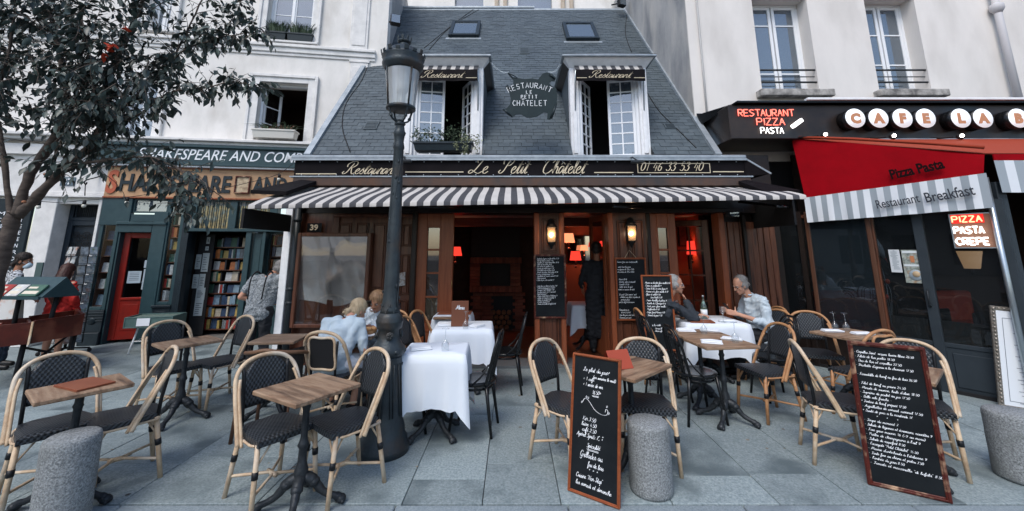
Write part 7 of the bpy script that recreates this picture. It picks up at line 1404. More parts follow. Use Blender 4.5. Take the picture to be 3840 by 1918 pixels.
WB = ['- Brochette d\'agneau au feu de bois 17.50', '- Filet de bœuf au poivre 24.50', '- Coquilles St Jacques beurre blanc 26.50', '- Filets de bar poêlés 18.50', '- Duo de bar et coquilles 22.50', '- Suprême de poulet au jus 17.50', '- Formidable au feu de bois 26.50', "- Minute de saumon, huile d'olive 18.50", '* Tartare de bœuf préparé 17.50', '- Aiguillettes de canard, caramel 17.50', '- Coupe du moment', '* Sauté de porc à la moutarde 17', '', '', '- Tarte fine au chèvre et pistou 7.50', "- Poêlée de champignons à l'ail 9", '- Escargots Petit Châtelet 14.50', '- Foie gras maison 16 (+9 au menu)', '- Soupe du moment 7', "- Mousse d'artichauts à l'italienne 9", '- Salade et écrevisses noisettes 9', '- Salade de roquefort 8.50', "- L'entrée du jour 8.50", '- Tomate mozzarella di bufala 8.50']
r_ = FR.rect(2002, 955, 2124, 1196, -.11); board('menu_board', 'dark framed blackboard of dishes fixed to the pier left of the waiter', r_[2]-r_[0], r_[3]-r_[1], M['frame_red'], .028, (r_[0], 6.34, r_[1]), 0, 0, fake(1, r_[2]-r_[0], 1, r_[3]-r_[1]-.075, WB, .0105, .02, .0285), .025)
HB_ = ['Cuisine française traditionnelle', '', 'Ouvert tous les jours', 'au déjeuner de 12h à 14h30', 'et au dîner de 19h à 22h30', '', '', '- Menu à 28.50', '  (entrée, plat et dessert)', '- Formule à 22.50', '  (plat, verre de vin)', 'servis en semaine le midi', '', ' Le petit "fait maison" veut', "  s'élabore sur place à partir de", '   produits frais', 'par le chef de la maison', '', '', 'Réservations au', '   01.46.33.53.40', 'Tous les prix sont nets', 'Paiement par carte']
r_ = FR.rect(2312, 967, 2432, 1206, -.13); HBd = board('menu_board', 'blackboard hanging by a string on the pier right of the waiter', r_[2]-r_[0], r_[3]-r_[1], M['frame_orange'], .026, (r_[0], 6.35, r_[1]), 0, 0, fake(2, r_[2]-r_[0], 1, r_[3]-r_[1]-.075, HB_, .012, .0, .0365), .025)
W_ = r_[2]-r_[0]; mb = MB(); mb.tube([(W_*.33, .0, r_[3]-r_[1]), (W_*.5, .04, r_[3]-r_[1]+.11), (W_*.68, .0, r_[3]-r_[1])], .005, 5); part('hanging_string', mb, M['cane'], HBd)
LB = ['- Mousse au chocolat glace vanille 8.50', '- Crème en profiterole 9', '- Crème brûlée et notre fraise 9', '- Ananas rôti, glace vanille 8.50', '- Glace et sorbet 6.50', '        (une boule) 2.50', '- Fraise chantilly et gâteau 9', '- Assiette de 3 fromages 8.50', '- Tarte poire, glace vanille 8.50', '- Profiteroles 8.50', '- Crêpe Grand Marnier 7.50', '- Dessert du jour 7.50']
ba = at(2422, 1312, 5.62); bb = at(2523, 1320, 5.62); ta = at(2388, 1032, 5.72)
LBd = board('menu_board', 'orange framed dessert blackboard leaning beside the white haired man', .40, (ta.z-ba.z)*1.01, M['frame_orange'], .022, (ba.x-.02, 5.55, ba.z), R(-3), R(-3), fake(3, .40, 1, (ta.z-ba.z)-.10, LB, .0115, -.01, .037)+[('à la carte', .10, .30, .012, .11), ('- Kir vin blanc', .12, .26, .010, .13), ('- Menu enfant', .12, .23, .010, .12)], .025)
mb = MB(); 
for x in (.03, .37): mb.tube([(x, .02, .05), (x, .03, -ba.z)], .012, 5)
mb.tube([(.2, .03, .9), (.2, .42, -ba.z)], .012, 5); part('easel_leg', mb, M['brown'], LBd)
# white menu in silver frame
WM = thing('framed_menu', 'white printed menu in an ornate silver frame at the right edge', 'menu board', (5.30, 4.86, -.02), rot=(0, R(5), R(-20)))
b0 = 0.0; Wm, Hm = .62, 1.08; mb = MB(); framebox(mb, 0, 0, Wm, Hm, .045, 0, .03, .006); 
for i in range(26):
    for x in (.022, Wm-.022): mb.ball((x, -.003, .03+i*(Hm-.06)/25), (.012, .010, .017), 4)
for i in range(14): mb.ball((.03+i*(Wm-.06)/13, -.003, Hm-.022), (.017, .010, .012), 4)
part('frame', mb, mat('silver gilt', (.34, .31, .27), .35, (.2, .17, .14), 30, metal=.7, bump=.3), WM); mb = MB(); mb.box(.045, .004, .045, Wm-.045, .016, Hm-.045); part('sheet', mb, mat('menu sheet white', (.66, .69, .72), .6), WM)
mb = MB(); framebox(mb, .09, .09, Wm-.09, Hm-.12, .004, .001, .003); 
for i in range(20):
    a = .15+.02*(i % 3); mb.box(a+.02, .001, Hm-.28-i*.04, a+.30, .003, Hm-.276-i*.04)
part('print', mb, mat('dark print grey', (.15, .17, .2), .7), WM); text(WM, 'MENU', .2, Hm-.225, .045, mat('gold print', (.25, .16, .08), .6), y=.001, depth=.003, width=.2)
# ---- bookseller's trestle bins at the far left
TB = thing('book_trestle', 'red brown book bins on dark trestle legs at the far left', 'book stall', (-6.55, 5.9, 0), R(0))
e = Vector((.47, .88, 0)).normalized()
A0 = gnd(-60, 1340, .0); bl = at(0, 1192, 5.7); br = at(308, 1178, 6.35); 
def wall_board(p, q, h, m, t_=.03): 
    mb = MB(); d_ = (q-p); n_ = Vector((-d_.y, d_.x, 0)).normalized()*t_; v = [p, q, q+n_, p+n_]; mb.add([tuple(a) for a in v]+[tuple(a+Vector((0, 0, h))) for a in v], [(3, 2, 1, 0), (4, 5, 6, 7), (0, 1, 5, 4), (1, 2, 6, 5), (2, 3, 7, 6), (3, 0, 4, 7)]); return mb
z0_, z1b = .50, .76
F0, F1, F2 = Vector((-7.45, 5.15, z0_)), Vector((-6.58, 5.62, z0_)), Vector((-6.10, 6.18, z0_))
F0, F1, F2 = at(-120, 1262, 5.15), at(118, 1262, 5.52), at(305, 1248, 6.1); F0.z = F1.z = F2.z = z0_
part('bin_board', wall_board(F0, F1, .26, M['bin_red']), M['bin_red'], TB, world=True); part('bin_board', wall_board(F1+Vector((.01, 0, 0)), F2, .28, M['bin_red']), M['bin_red'], TB, world=True)
bk = Vector((-.62, .50, 0)); part('bin_board', wall_board(F2, F2+bk, .28, M['bin_red']), M['bin_red'], TB, world=True); part('bin_board', wall_board(F0+bk, F1+bk, .24, M['bin_red']), M['bin_red'], TB, world=True); part('bin_board', wall_board(F1+bk, F2+bk, .26, M['bin_red']), M['bin_red'], TB, world=True); part('bin_board', wall_board(F1, F1+bk, .22, M['bin_red']), M['bin_red'], TB, world=True)
mb = MB(); mb.add([tuple(p+Vector((0, 0, .03))) for p in (F0, F1, F2, F2+bk, F1+bk, F0+bk)], [(0, 1, 4, 5), (1, 2, 3, 4)]); mb.add([tuple(p) for p in (F0, F1, F2, F2+bk, F1+bk, F0+bk)], [(5, 4, 1, 0), (4, 3, 2, 1)]); part('bin_floor', mb, M['bin_red'], TB, world=True)
mb = MB(); p = F1+Vector((-.0, -.012, 0)); mb.box(p.x-.012, p.y-.01, z0_-.01, p.x+.012, p.y+.0, z0_+.27); part('corner_strip', mb, M['cane'], TB, world=True)
for p in (F1+Vector((-.12, .03, 0)), F2+Vector((-.10, .02, 0)), F1+bk, F2+bk, F0+Vector((.1, .05, 0))): mb = MB(); mb.tube([(p.x, p.y, z0_), (p.x-.02, p.y, 0)], .022, 6); part('leg', mb, M['matte_black'], TB, world=True)
mb = MB(); a = F1+Vector((-.12, .03, 0)); b = F2+bk; mb.tube([(a.x, a.y, .12), (b.x, b.y, .45)], .016, 5); mb.tube([(a.x+.0, a.y, .45), (b.x, b.y, .1)], .016, 5); part('cross_brace', mb, M['matte_black'], TB, world=True)
rb3 = random.Random(4)
for i in range(26):
    t = i/26; o_ = F1.lerp(F2, t) if i > 8 else F0.lerp(F1, i/9); q = o_+bk*rb3.uniform(.15, .8); k_ = rb3.randrange(4); c = rb3.randrange(len(BKM)); o = bpy.data.objects.new('book', SPINES[k_][c]); link(o); o.location = (q.x, q.y, z0_+.04); o.rotation_euler = (0, 0, R(42)+rb3.uniform(-.1, .1)); tags(o, f'{BKC[c][0]} second hand book in the red brown bins at far left', 'book', f'{BKC[c][0]} second hand books in the bins')
# teal lectern of large books
cL = at(100, 1110, 5.75); LS = thing('book_stand', 'sloping dark green stand of large books above the red brown bins', 'book stand', (cL.x, 5.75, 0), R(-4)); zt1 = at(100, 1038, 5.95).z; zt0_ = at(100, 1118, 5.65).z
mb = MB(); mb.add([(-.42, -.10, zt0_), (.34, -.10, zt0_), (.34, .16, zt1), (-.42, .16, zt1), (-.42, .40, zt0_-.02), (.34, .40, zt0_-.02)], [(0, 1, 2, 3), (3, 2, 5, 4), (1, 5, 2), (0, 3, 4), (0, 4, 5, 1)]); part('slope', mb, M['teal'], LS); 
for q, q2 in ((.26, .22), (-.3, -.3)): mb = MB(); mb.tube([(q, .15, zt0_), (q2, .15, .5)], .028, 6); part('post', mb, M['matte_black'], LS)
mb = MB(); mb.box(-.42, -.13, zt0_-.02, .34, -.10, zt0_+.02); part('ledge', mb, M['teal'], LS)
ang = math.atan2(zt1-zt0_, .26)
for i, (x, w_, c) in enumerate(((-.40, .20, 4), (-.18, .18, 3), (.02, .25, 7))): mb = MB(); X_ = Matrix.Translation((x, -.10, zt0_+.012)) @ Matrix.Rotation(ang, 4, 'X'); mb.box(0, 0, 0, w_, .19, .025, .003, X_); mb.mi = 1; mb.box(.02, .03, .026, w_-.02, .09, .028, 0, X_); 
# books resting on the stand are things of their own
for i, (x, w_, c, l) in enumerate(((-.40, .20, 4, 'left large reddish book on the sloping green stand'), (-.18, .18, 3, 'middle pale book on the sloping green stand'), (.02, .25, 7, 'right green covered book with white lettering on the sloping stand'))):
    mb = MB(); X_ = Matrix.Rotation(ang, 4, 'X'); mb.box(0, 0, 0, w_, .19, .025, .003, X_); mb.mi = 1; mb.box(.02, .03, .0255, w_-.02, .08, .027, 0, X_); mb.box(.02, .12, .0255, w_*.6, .15, .027, 0, X_)
    p = wm(LS) @ Vector((x, -.10, zt0_+.012)); solo('book', mb.mesh('book', [BKM[c], PAGE]), None, l, 'book', loc=p, rotz=R(-4))
# ---- book crate on a white stool
cr0 = gnd(478, 1240, .56); SX, SY = -6.05, 7.28
ST_ = thing('stool', 'white tubular stool under the grey green crate by the red door', 'stool', (SX, SY, 0), R(12))
mb = MB(); mb.box(-.17, -.15, .40, .17, .15, .42, .01); part('seat', mb, M['steel'], ST_)
for sx_, sy_ in ((1, 1), (1, -1), (-1, 1), (-1, -1)): mb = MB(); mb.tube([(.14*sx_, .12*sy_, .41), (.20*sx_, .18*sy_, 0)], .013, 6); part('leg', mb, M['white_paint'], ST_)
mb = MB(); mb.tube([(.17*a, .15*b, .2) for a, b in ((1, 1), (1, -1), (-1, -1), (-1, 1))], .009, 5, closed=True); part('foot_ring', mb, M['white_paint'], ST_)
CRm = mat('grey green crate', (.065, .115, .105), .5, (.09, .15, .14), 9); CR = thing('book_crate', 'grey green crate with a paper label standing on the white stool', 'crate', (SX+.06, SY-.02, .421), R(14)); mb = MB(); Wc, Dc, Hc = .34, .22, .17
for q in ((-Wc, -Dc, Wc, -Dc+.015), (-Wc, Dc-.015, Wc, Dc), (-Wc, -Dc+.015, -Wc+.015, Dc-.015), (Wc-.015, -Dc+.015, Wc, Dc-.015)): mb.box(q[0], q[1], 0, q[2], q[3], Hc)
mb.box(-Wc, -Dc, 0, Wc, Dc, .012); framebox(mb, -Wc, 0, Wc, Hc, .018, -Dc-.008, -Dc, .003); part('crate_sides', mb, CRm, CR); mb = MB(); mb.box(-.16, -Dc-.014, .03, .02, -Dc-.009, .15); part('paper_label', mb, M['napkin'], CR)
for i in range(9): mb = MB(); mb.box(-.3+i*.068, -.18, .02, -.245+i*.068, .18, .155, .003); solo('magazine', mb, mat('magazine', (.10, .15, .14), .5, (.2, .25, .2), 20), 'thin magazine filed upright in the grey green crate', 'magazine', 'magazines in the crate', loc=(SX+.06, SY-.02, .421), rotz=R(14))
# ---- postcard rack on castors
pc = Vector((-7.30, 7.12, 0)); RK = thing('postcard_rack', 'tall black wire rack of picture postcards before door 37', 'rack', pc, R(30)); Hr = 1.72
mb = MB(); mb.cyl((0, 0, .1), (0, 0, Hr), .02, .02, 8); part('pole', mb, M['matte_black'], RK)
for k in range(4):
    a = PI/2*k; mb = MB(); mb.tube([(0, 0, .09), (.3*math.cos(a), .3*math.sin(a), .07)], .014, 6); mb.ball((.3*math.cos(a), .3*math.sin(a), .035), (.03, .015, .035), 5); part('castor_arm', mb, M['matte_black'], RK)
CM = [mat(f'postcard {i}', c, .4, c2_, 24, c3=c3_, sc3=16, blk=1) for i, (c, c2_, c3_) in enumerate((((.5, .53, .55), (.18, .2, .2), (.55, .5, .42)), ((.45, .20, .12), (.62, .56, .5), (.12, .05, .04)), ((.12, .13, .13), (.5, .5, .5), (.35, .16, .1)), ((.30, .36, .42), (.6, .6, .6), (.2, .25, .15))))]
cmb = MB(); cmb.box(-.052, -.002, 0, .052, .002, .145); CME = []
for m_ in CM: CME.append(cmb.mesh('postcard', m_))
for k in range(4):
    a = PI/4+PI/2*k-PI/2; fw = MB()
    for r_ in range(10):
        z = .18+r_*.155
        for cx in (-.062, .062):
            X_ = Matrix.Rotation(a+PI/2, 4, 'Z') @ Matrix.Translation((cx, -.16, z)) @ Matrix.Rotation(R(-12), 4, 'X')
            if k in (0, 3): o = bpy.data.objects.new('postcard', CME[rb3.choice((0, 0, 1, 2, 3, 0))]); link(o); o.matrix_world = wm(RK) @ X_; tags(o, f'picture postcard in the {["lowest", "second", "third", "fourth", "fifth", "sixth", "seventh", "eighth", "ninth", "top"][r_]} tier of the wire rack', 'postcard', f'postcards in the {["lowest", "second", "third", "fourth", "fifth", "sixth", "seventh", "eighth", "ninth", "top"][r_]} tier of the rack')
        fw.tube([(Matrix.Rotation(a+PI/2, 4, 'Z') @ Vector((x, -.165, z+.02))) for x in (-.125, .125)], .003, 4)
    for x in (-.125, 0, .125): fw.tube([(Matrix.Rotation(a+PI/2, 4, 'Z') @ Vector((x, -.15, zz))) for zz in (.15, Hr)], .004, 4)
    part('wire_face', fw, M['matte_black'], RK, None, 'stuff')
# ================================================================= TREE at the upper left
TR = thing('street_tree', 'leafy dark green tree leaning in from the upper left corner', 'tree', (-4.15, 3.3, 0))
limbs = [  # list of (u, v, Y, r)
 [(-130, 1560, 3.3, .115), (-70, 1250, 3.3, .10), (-10, 1000, 3.3, .085), (40, 845, 3.3, .073), (60, 790, 3.3, .066)],
 [(60, 810, 3.3, .058), (115, 650, 3.3, .048), (190, 540, 3.3, .048), (255, 430, 3.25, .04), (238, 280, 3.2, .032), (205, 120, 3.15, .024), (175, -60, 3.1, .016)],
 [(62, 810, 3.3, .060), (150, 728, 3.3, .052), (250, 620, 3.28, .046), (350, 540, 3.25, .044), (385, 430, 3.2, .036), (410, 300, 3.2, .028), (470, 160, 3.2, .02), (545, -20, 3.2, .014)],
 [(350, 545, 3.25, .036), (420, 440, 3.35, .03), (520, 350, 3.4, .024), (620, 260, 3.45, .018), (700, 120, 3.5, .013), (770, -30, 3.5, .009)],
 [(225, 650, 3.28, .026), (330, 612, 3.2, .022), (430, 600, 3.15, .016), (560, 590, 3.1, .012), (680, 640, 3.1, .009), (780, 700, 3.1, .005)],
 [(430, 470, 3.3, .018), (540, 420, 3.2, .014), (630, 350, 3.15, .011), (750, 335, 3.1, .009), (860, 312, 3.1, .007), (965, 320, 3.1, .004)],
 [(600, 280, 3.45, .012), (690, 190, 3.3, .009), (800, 150, 3.2, .007), (900, 128, 3.2, .005), (990, 118, 3.2, .003)],
 [(560, 585, 3.1, .010), (620, 655, 3.05, .007), (665, 730, 3.0, .005), (690, 800, 3.0, .003)],
 [(45, 830, 3.3, .035), (15, 600, 3.25, .03), (-10, 400, 3.2, .022), (30, 200, 3.1, .016), (60, 20, 3.1, .01)],
 [(195, 640, 3.3, .018), (215, 560, 3.2, .014), (240, 520, 3.1, .01), (300, 420, 3.0, .008), (360, 380, 3.0, .005)],
 [(250, 430, 3.25, .016), (320, 330, 3.1, .012), (330, 180, 3.0, .009), (300, 30, 3.0, .006)], [(700, 120, 3.5, .008), (800, 140, 3.5, .006), (880, 60, 3.45, .004), (905, 0, 3.45, .003)]]
tb_ = MB(); cb_ = MB(); rt = random.Random(17); seeds = []
for i, L in enumerate(limbs):
    P_ = [at(u, v, Y) for u, v, Y, r_ in L]; Q = cr(P_, 5); rr2 = []
    for j in range(len(L)-1): rr2 += [(L[j][3]+(L[j+1][3]-L[j][3])*k/5)*.66 for k in range(5)]
    rr2.append(L[-1][3]*.66); jit_ = [q+Vector((rt.gauss(0, .004), rt.gauss(0, .004), rt.gauss(0, .003))) for q in Q]
    mb = MB(); mb.tube(jit_, [a*(1+.10*math.sin(k*1.7)+.05*math.sin(k*4.1)) for k, a in enumerate(rr2)], 9 if rr2[0] > .03 else 6); part('trunk' if i == 0 else 'limb', mb, M['bark'], TR, world=True)
    for k, q in enumerate(Q):
        if i and rr2[k] < .030: seeds.append((q, rr2[k], (Q[min(k+1, len(Q)-1)]-Q[max(k-1, 0)]).normalized(), i))
for u, v, Y, r_ in ((172, 655, 3.24, .016), (90, 758, 3.24, .015)): mb = MB(); mb.ball(at(u, v, Y), (r_, r_, r_*.8), 6); part('branch_collar', mb, mat('pruning scar', (.30, .13, .07), .8), TR, world=True)
lf = MB(); lf.add([(0, 0, 0), (.022, .25, -.01), (.030, .45, -.005), (.020, .75, .0), (0, 1.0, -.02), (-.02, .75, .0), (-.030, .45, -.005), (-.022, .25, -.01), (0, .45, -.028), (0, .75, -.018)], [(0, 1, 8), (1, 2, 8), (2, 3, 9, 8), (3, 4, 9), (4, 5, 9), (5, 6, 8, 9), (6, 7, 8), (7, 0, 8)], True)
lf.v = [(x*8.5, y, z*5-.25*y*y) for x, y, z in lf.v]
LME = lf.mesh('leaf', M['leaf']); leaves = []
def sprout(q, t, L, n, droop):
    d_ = (t*.35+Vector((rt.gauss(0, .6), rt.gauss(0, .38), rt.gauss(.0, .5)))).normalized(); pts = [q]; 
    for k in range(4): d_ = (d_+Vector((0, 0, -droop*.25))+Vector((rt.gauss(0, .12),)*3)).normalized(); pts.append(pts[-1]+d_*L/4)
    cb_.tube(pts, [.0035, .003, .0025, .002, .001], 3, caps=False)
    for k in range(n):
        f = (k+.6)/n*4; a = int(min(f, 3)); p = pts[a].lerp(pts[a+1], f-a); leaves.append((p, (pts[a+1]-pts[a]).normalized()))
def inv(p): # photo position, only used to thin the crown towards its edge
    y = p.y*math.cos(CT)+(p.z-CH)*math.sin(CT); return 1920+CF*p.x/y, CY-CF*(-p.y*math.sin(CT)+(p.z-CH)*math.cos(CT))/y
for q, r_, t, i in seeds:
    u, v = inv(q)
    if v > 640 and i not in (7, 4): continue
    dense = 6 if u < 660 and v < 430 else 3 if v < 520 else 1.6 if rt.random() < .6 else 1
    if i in (5, 6): dense = 3
    if i in (7, 4): dense = 2
    for k in range(int(dense)): sprout(q, t, rt.uniform(.10, .2) if i in (5, 6, 7, 11) else rt.uniform(.16, .42), rt.randint(3, 7), .5)
for n_ in range(210):   # outer twigs filling the thick upper left of the crown
    u, v = rt.uniform(-60, 600), rt.uniform(-80, 400)
    if rt.random() < (u/700+max(0, v-250)/400)*.6: continue
    sprout(at(u, v, rt.uniform(2.75, 3.7)), Vector((rt.gauss(0, 1), 0, rt.gauss(0, 1))).normalized(), rt.uniform(.2, .35), 8, .4)
crown = part('crown', cb_, M['bark'], TR, world=True); rest = MB(); leaves.sort(key=lambda l: l[0].length); 
for k, (p, d_) in enumerate(leaves):
    s = rt.uniform(.042, .085); dr_ = (d_*.6+Vector((rt.gauss(0, .5), rt.gauss(0, .5), rt.uniform(-1.1, -.1)))).normalized()
    m_ = (dr_.to_track_quat('Y', 'Z').to_matrix() @ Euler((0, rt.uniform(-.9, .9), 0)).to_matrix()).to_4x4() @ Matrix.Scale(s, 4); m_.translation = p
    if k < 298: o = bpy.data.objects.new('leaf', LME); link(o); o.parent = crown; o.matrix_parent_inverse = wm(crown).inverted(); o.matrix_basis = m_
    else: rest.add([m_ @ Vector(v) for v in lf.v], lf.f, True)
o = part('leaf', rest, M['leaf'], crown, None, 'stuff'); o.matrix_parent_inverse = wm(crown).inverted()
mb = MB()
for u, v in ((400, 165), (418, 172), (492, 115), (380, 200), (405, 180)):
    p = at(u, v, 3.0); 
    for k in range(2): a = Euler((rt.uniform(-1, 1), rt.uniform(-1, 1), rt.uniform(0, 6))).to_matrix().to_4x4() @ Matrix.Scale(.07, 4); a.translation = p+Vector((rt.gauss(0, .015), 0, rt.gauss(0, .015))); mb.add([a @ Vector(v) for v in lf.v], lf.f, True)
o = part('red_leaves', mb, M['leaf_red'], crown, 'few orange red leaves', 'stuff'); o.matrix_parent_inverse = wm(crown).inverted()
# ================================================================= PEOPLE
from mathutils import noise as NZ
def blob(name, prims, vox, m, parent, sm=5, fac=.6):
    mb = MB()
    for p in prims:
        if p[0] == 'c':
            _, a, ra_, b, rb2 = p[:5]; a, b = Vector(a), Vector(b); mb.ball(a, ra_, 7); mb.ball(b, rb2, 7); mb.tube([a, b], [ra_, rb2], 14)
        else: mb.ball(p[1], p[2], 9, p[3] if len(p) > 3 else None)
    me = mb.mesh(name, m); o = bpy.data.objects.new(name, me); link(o)
    md = o.modifiers.new('r', 'REMESH'); md.mode = 'VOXEL'; md.voxel_size = vox; s = o.modifiers.new('s', 'SMOOTH'); s.factor = fac; s.iterations = sm
    dg = bpy.context.evaluated_depsgraph_get(); new = bpy.data.meshes.new_from_object(o.evaluated_get(dg)); o.modifiers.clear(); o.data = new; new.name = name
    new.materials.clear(); new.materials.append(m); new.polygons.foreach_set('use_smooth', [True]*len(new.polygons)); new.polygons.foreach_set('material_index', [0]*len(new.polygons)); o.parent = parent; bpy.data.meshes.remove(me)
    if vox > .0105:   # folds in the cloth
        k = len(new.vertices); co = [0.0]*(3*k); no = [0.0]*(3*k); new.vertices.foreach_get('co', co); new.vertices.foreach_get('normal', no)
        for i in range(k):
            p = Vector(co[3*i:3*i+3]); q = Vector((p.x*7+NZ.noise(p*5)*1.6, p.y*7, p.z*11+NZ.noise(p*4+Vector((7, 0, 0)))*2)); f = (abs(NZ.noise(q))-.18)*-.030+NZ.noise(q*2.3)*.006
            for j in range(3): co[3*i+j] += no[3*i+j]*f
        new.vertices.foreach_set('co', co); new.update()
    return o
def V(*a): return Vector(a)
def hand(pr, w, d_, nrm, curl=.5, s=1, side=1):
    """palm, four fingers and a thumb; d_ = direction the hand points, nrm = direction the fingers close towards"""
    d_ = d_.normalized(); nrm = (nrm-d_*nrm.dot(d_)).normalized(); x = d_.cross(nrm)*side
    pc_ = w+d_*.045*s
    for k in (-1, 0, 1): pr.append(('c', w+d_*.012+x*.010*k, .018*s, w+d_*.085*s+x*.024*k, .013*s))
    for i, (off, L) in enumerate(((-.030, .068), (-.010, .078), (.011, .073), (.031, .058))):
        p = w+d_*.088*s+x*off*s; a = curl*.5; dd = d_
        for k, f in enumerate((.45, .32, .23)):
            dd = (dd*math.cos(a)+nrm*math.sin(a)).normalized(); q = p+dd*L*f*s; pr.append(('c', p, (.0088-.0008*k)*s, q, (.0080-.0008*k)*s)); p = q; a = curl*.9; nn = (nrm-dd*nrm.dot(dd)); nrm_ = nn.normalized() if nn.length > .01 else nrm; nrm = nrm_
    p = w+d_*.03*s-x*.02*s; td = (d_*.6-x*.8+nrm*.35).normalized(); q = p+td*.038*s; pr.append(('c', p, .012*s, q, .010*s)); q2 = q+(td+nrm*.5+d_*.3).normalized()*.03*s; pr.append(('c', q, .0095*s, q2, .0078*s))
def headprims(c, Rm, s=1):
    def T(x, y, z): return c+Rm @ Vector((x, y, z))*s
    E_ = lambda p, r_: ('e', T(*p), tuple(a*s for a in r_), Rm)
    return [E_((0, -.012, .035), (.074, .094, .088)), E_((0, .018, -.02), (.062, .066, .085)), E_((0, .045, -.07), (.040, .040, .035)), E_((0, .072, -.092), (.020, .016, .016)), E_((0, .074, .022), (.050, .016, .014)), ('c', T(0, .084, .018), .009*s, T(0, .106, -.022), .012*s), E_((.012, .092, -.028), (.009, .010, .007)), E_((-.012, .092, -.028), (.009, .010, .007)),
            E_((.074, -.004, -.010), (.010, .020, .030)), E_((-.074, -.004, -.010), (.010, .020, .030)), E_((0, .084, -.052), (.022, .010, .006)), E_((0, .082, -.064), (.018, .010, .007)), E_((.035, .055, -.025), (.02, .02, .025)), E_((-.035, .055, -.025), (.02, .02, .025))]
EYEW = mat('eye', (.5, .48, .45), .3); EYED = mat('dark eye', (.02, .015, .012), .3); LIP = mat('lips', (.40, .13, .10), .5); BROW = mat('brow hair', (.12, .09, .07), .9)
def face(t, c, Rm, s=1, lips=True, brow=BROW, glasses=None, mask=None, age=False):
    def T(x, y, z): return c+Rm @ Vector((x, y, z))*s
    for sx_ in (-1, 1):
        mb = MB(); mb.ball(T(.030*sx_, .072, .004), (.013*s, .011*s, .008*s), 6, Rm); o = part('eye', mb, EYEW, t); mb = MB(); mb.ball(T(.030*sx_, .080, .004), (.006*s, .004*s, .006*s), 5, Rm); part('iris', mb, EYED, o)
        mb = MB(); mb.tube([T(.014*sx_, .089, .022), T(.032*sx_, .086, .028), T(.048*sx_, .074, .022)], .0035*s, 5); part('eyebrow', mb, brow, t)
    if lips and not mask: mb = MB(); mb.tube([T(-.020, .086, -.057), T(0, .095, -.057), T(.020, .086, -.057)], [.003*s, .005*s, .003*s], 6); part('lips', mb, LIP, t)
    if glasses:
        mb = MB()
        for sx_ in (-1, 1): mb.tube([T(.032*sx_+.024*math.cos(a*PI/5), .094, .004+.017*math.sin(a*PI/5)) for a in range(10)], .0022*s, 5, closed=True); mb.tube([T(.055*sx_, .093, .010), T(.077*sx_, .04, .008), T(.078*sx_, -.01, .004)], .0022*s, 5)
        mb.tube([T(-.009, .095, .008), T(.009, .095, .008)], .0022*s, 5); part('glasses', mb, glasses, t)
    if mask: o = blob('face_mask', [('e', T(0, .070, -.055), (.052*s, .042*s, .050*s), Rm), ('e', T(0, .045, -.07), (.05*s, .045*s, .045*s), Rm)], .008, M['mask'], t)
    if mask:
        for sx_ in (-1, 1): mb = MB(); mb.tube([T(.045*sx_, .07, -.04), T(.075*sx_, .0, -.005)], .002, 4); part('mask_loop', mb, M['mask'], t)
def rotm(yaw, pitch=0, roll=0): return (Matrix.Rotation(R(yaw), 3, 'Z') @ Matrix.Rotation(R(-pitch), 3, 'X') @ Matrix.Rotation(R(roll), 3, 'Y'))   # yaw 0 faces +y
def strands(o, m, t, hc, n=520, L=.045):
    me = o.data; rh = random.Random(len(me.vertices)); mb = MB()
    for k in range(n):
        v = me.vertices[rh.randrange(len(me.vertices))]; nn = Vector(v.normal)
        if (v.co-hc).length > .16: dd = V(0, 0, -1)
        else: dd = (V(0, 0, -1)+nn*.2+(v.co-hc).cross(V(0, 0, 1))*rh.uniform(-4, 4))
        dd = (dd-nn*dd.dot(nn)*.85+V(rh.gauss(0, .25), rh.gauss(0, .25), rh.gauss(0, .15))).normalized(); p = v.co+nn*.001; q = p+dd*L*rh.uniform(.5, 1)*.5+nn*.005; e = q+dd*L*.5-nn*.001; s_ = dd.cross(nn).normalized()*.0022; mb.add([p-s_, p+s_, q+s_, q-s_, e], [(0, 1, 2, 3), (3, 2, 4)], True)
    part('hair_strands', mb, m, t, None, 'stuff')
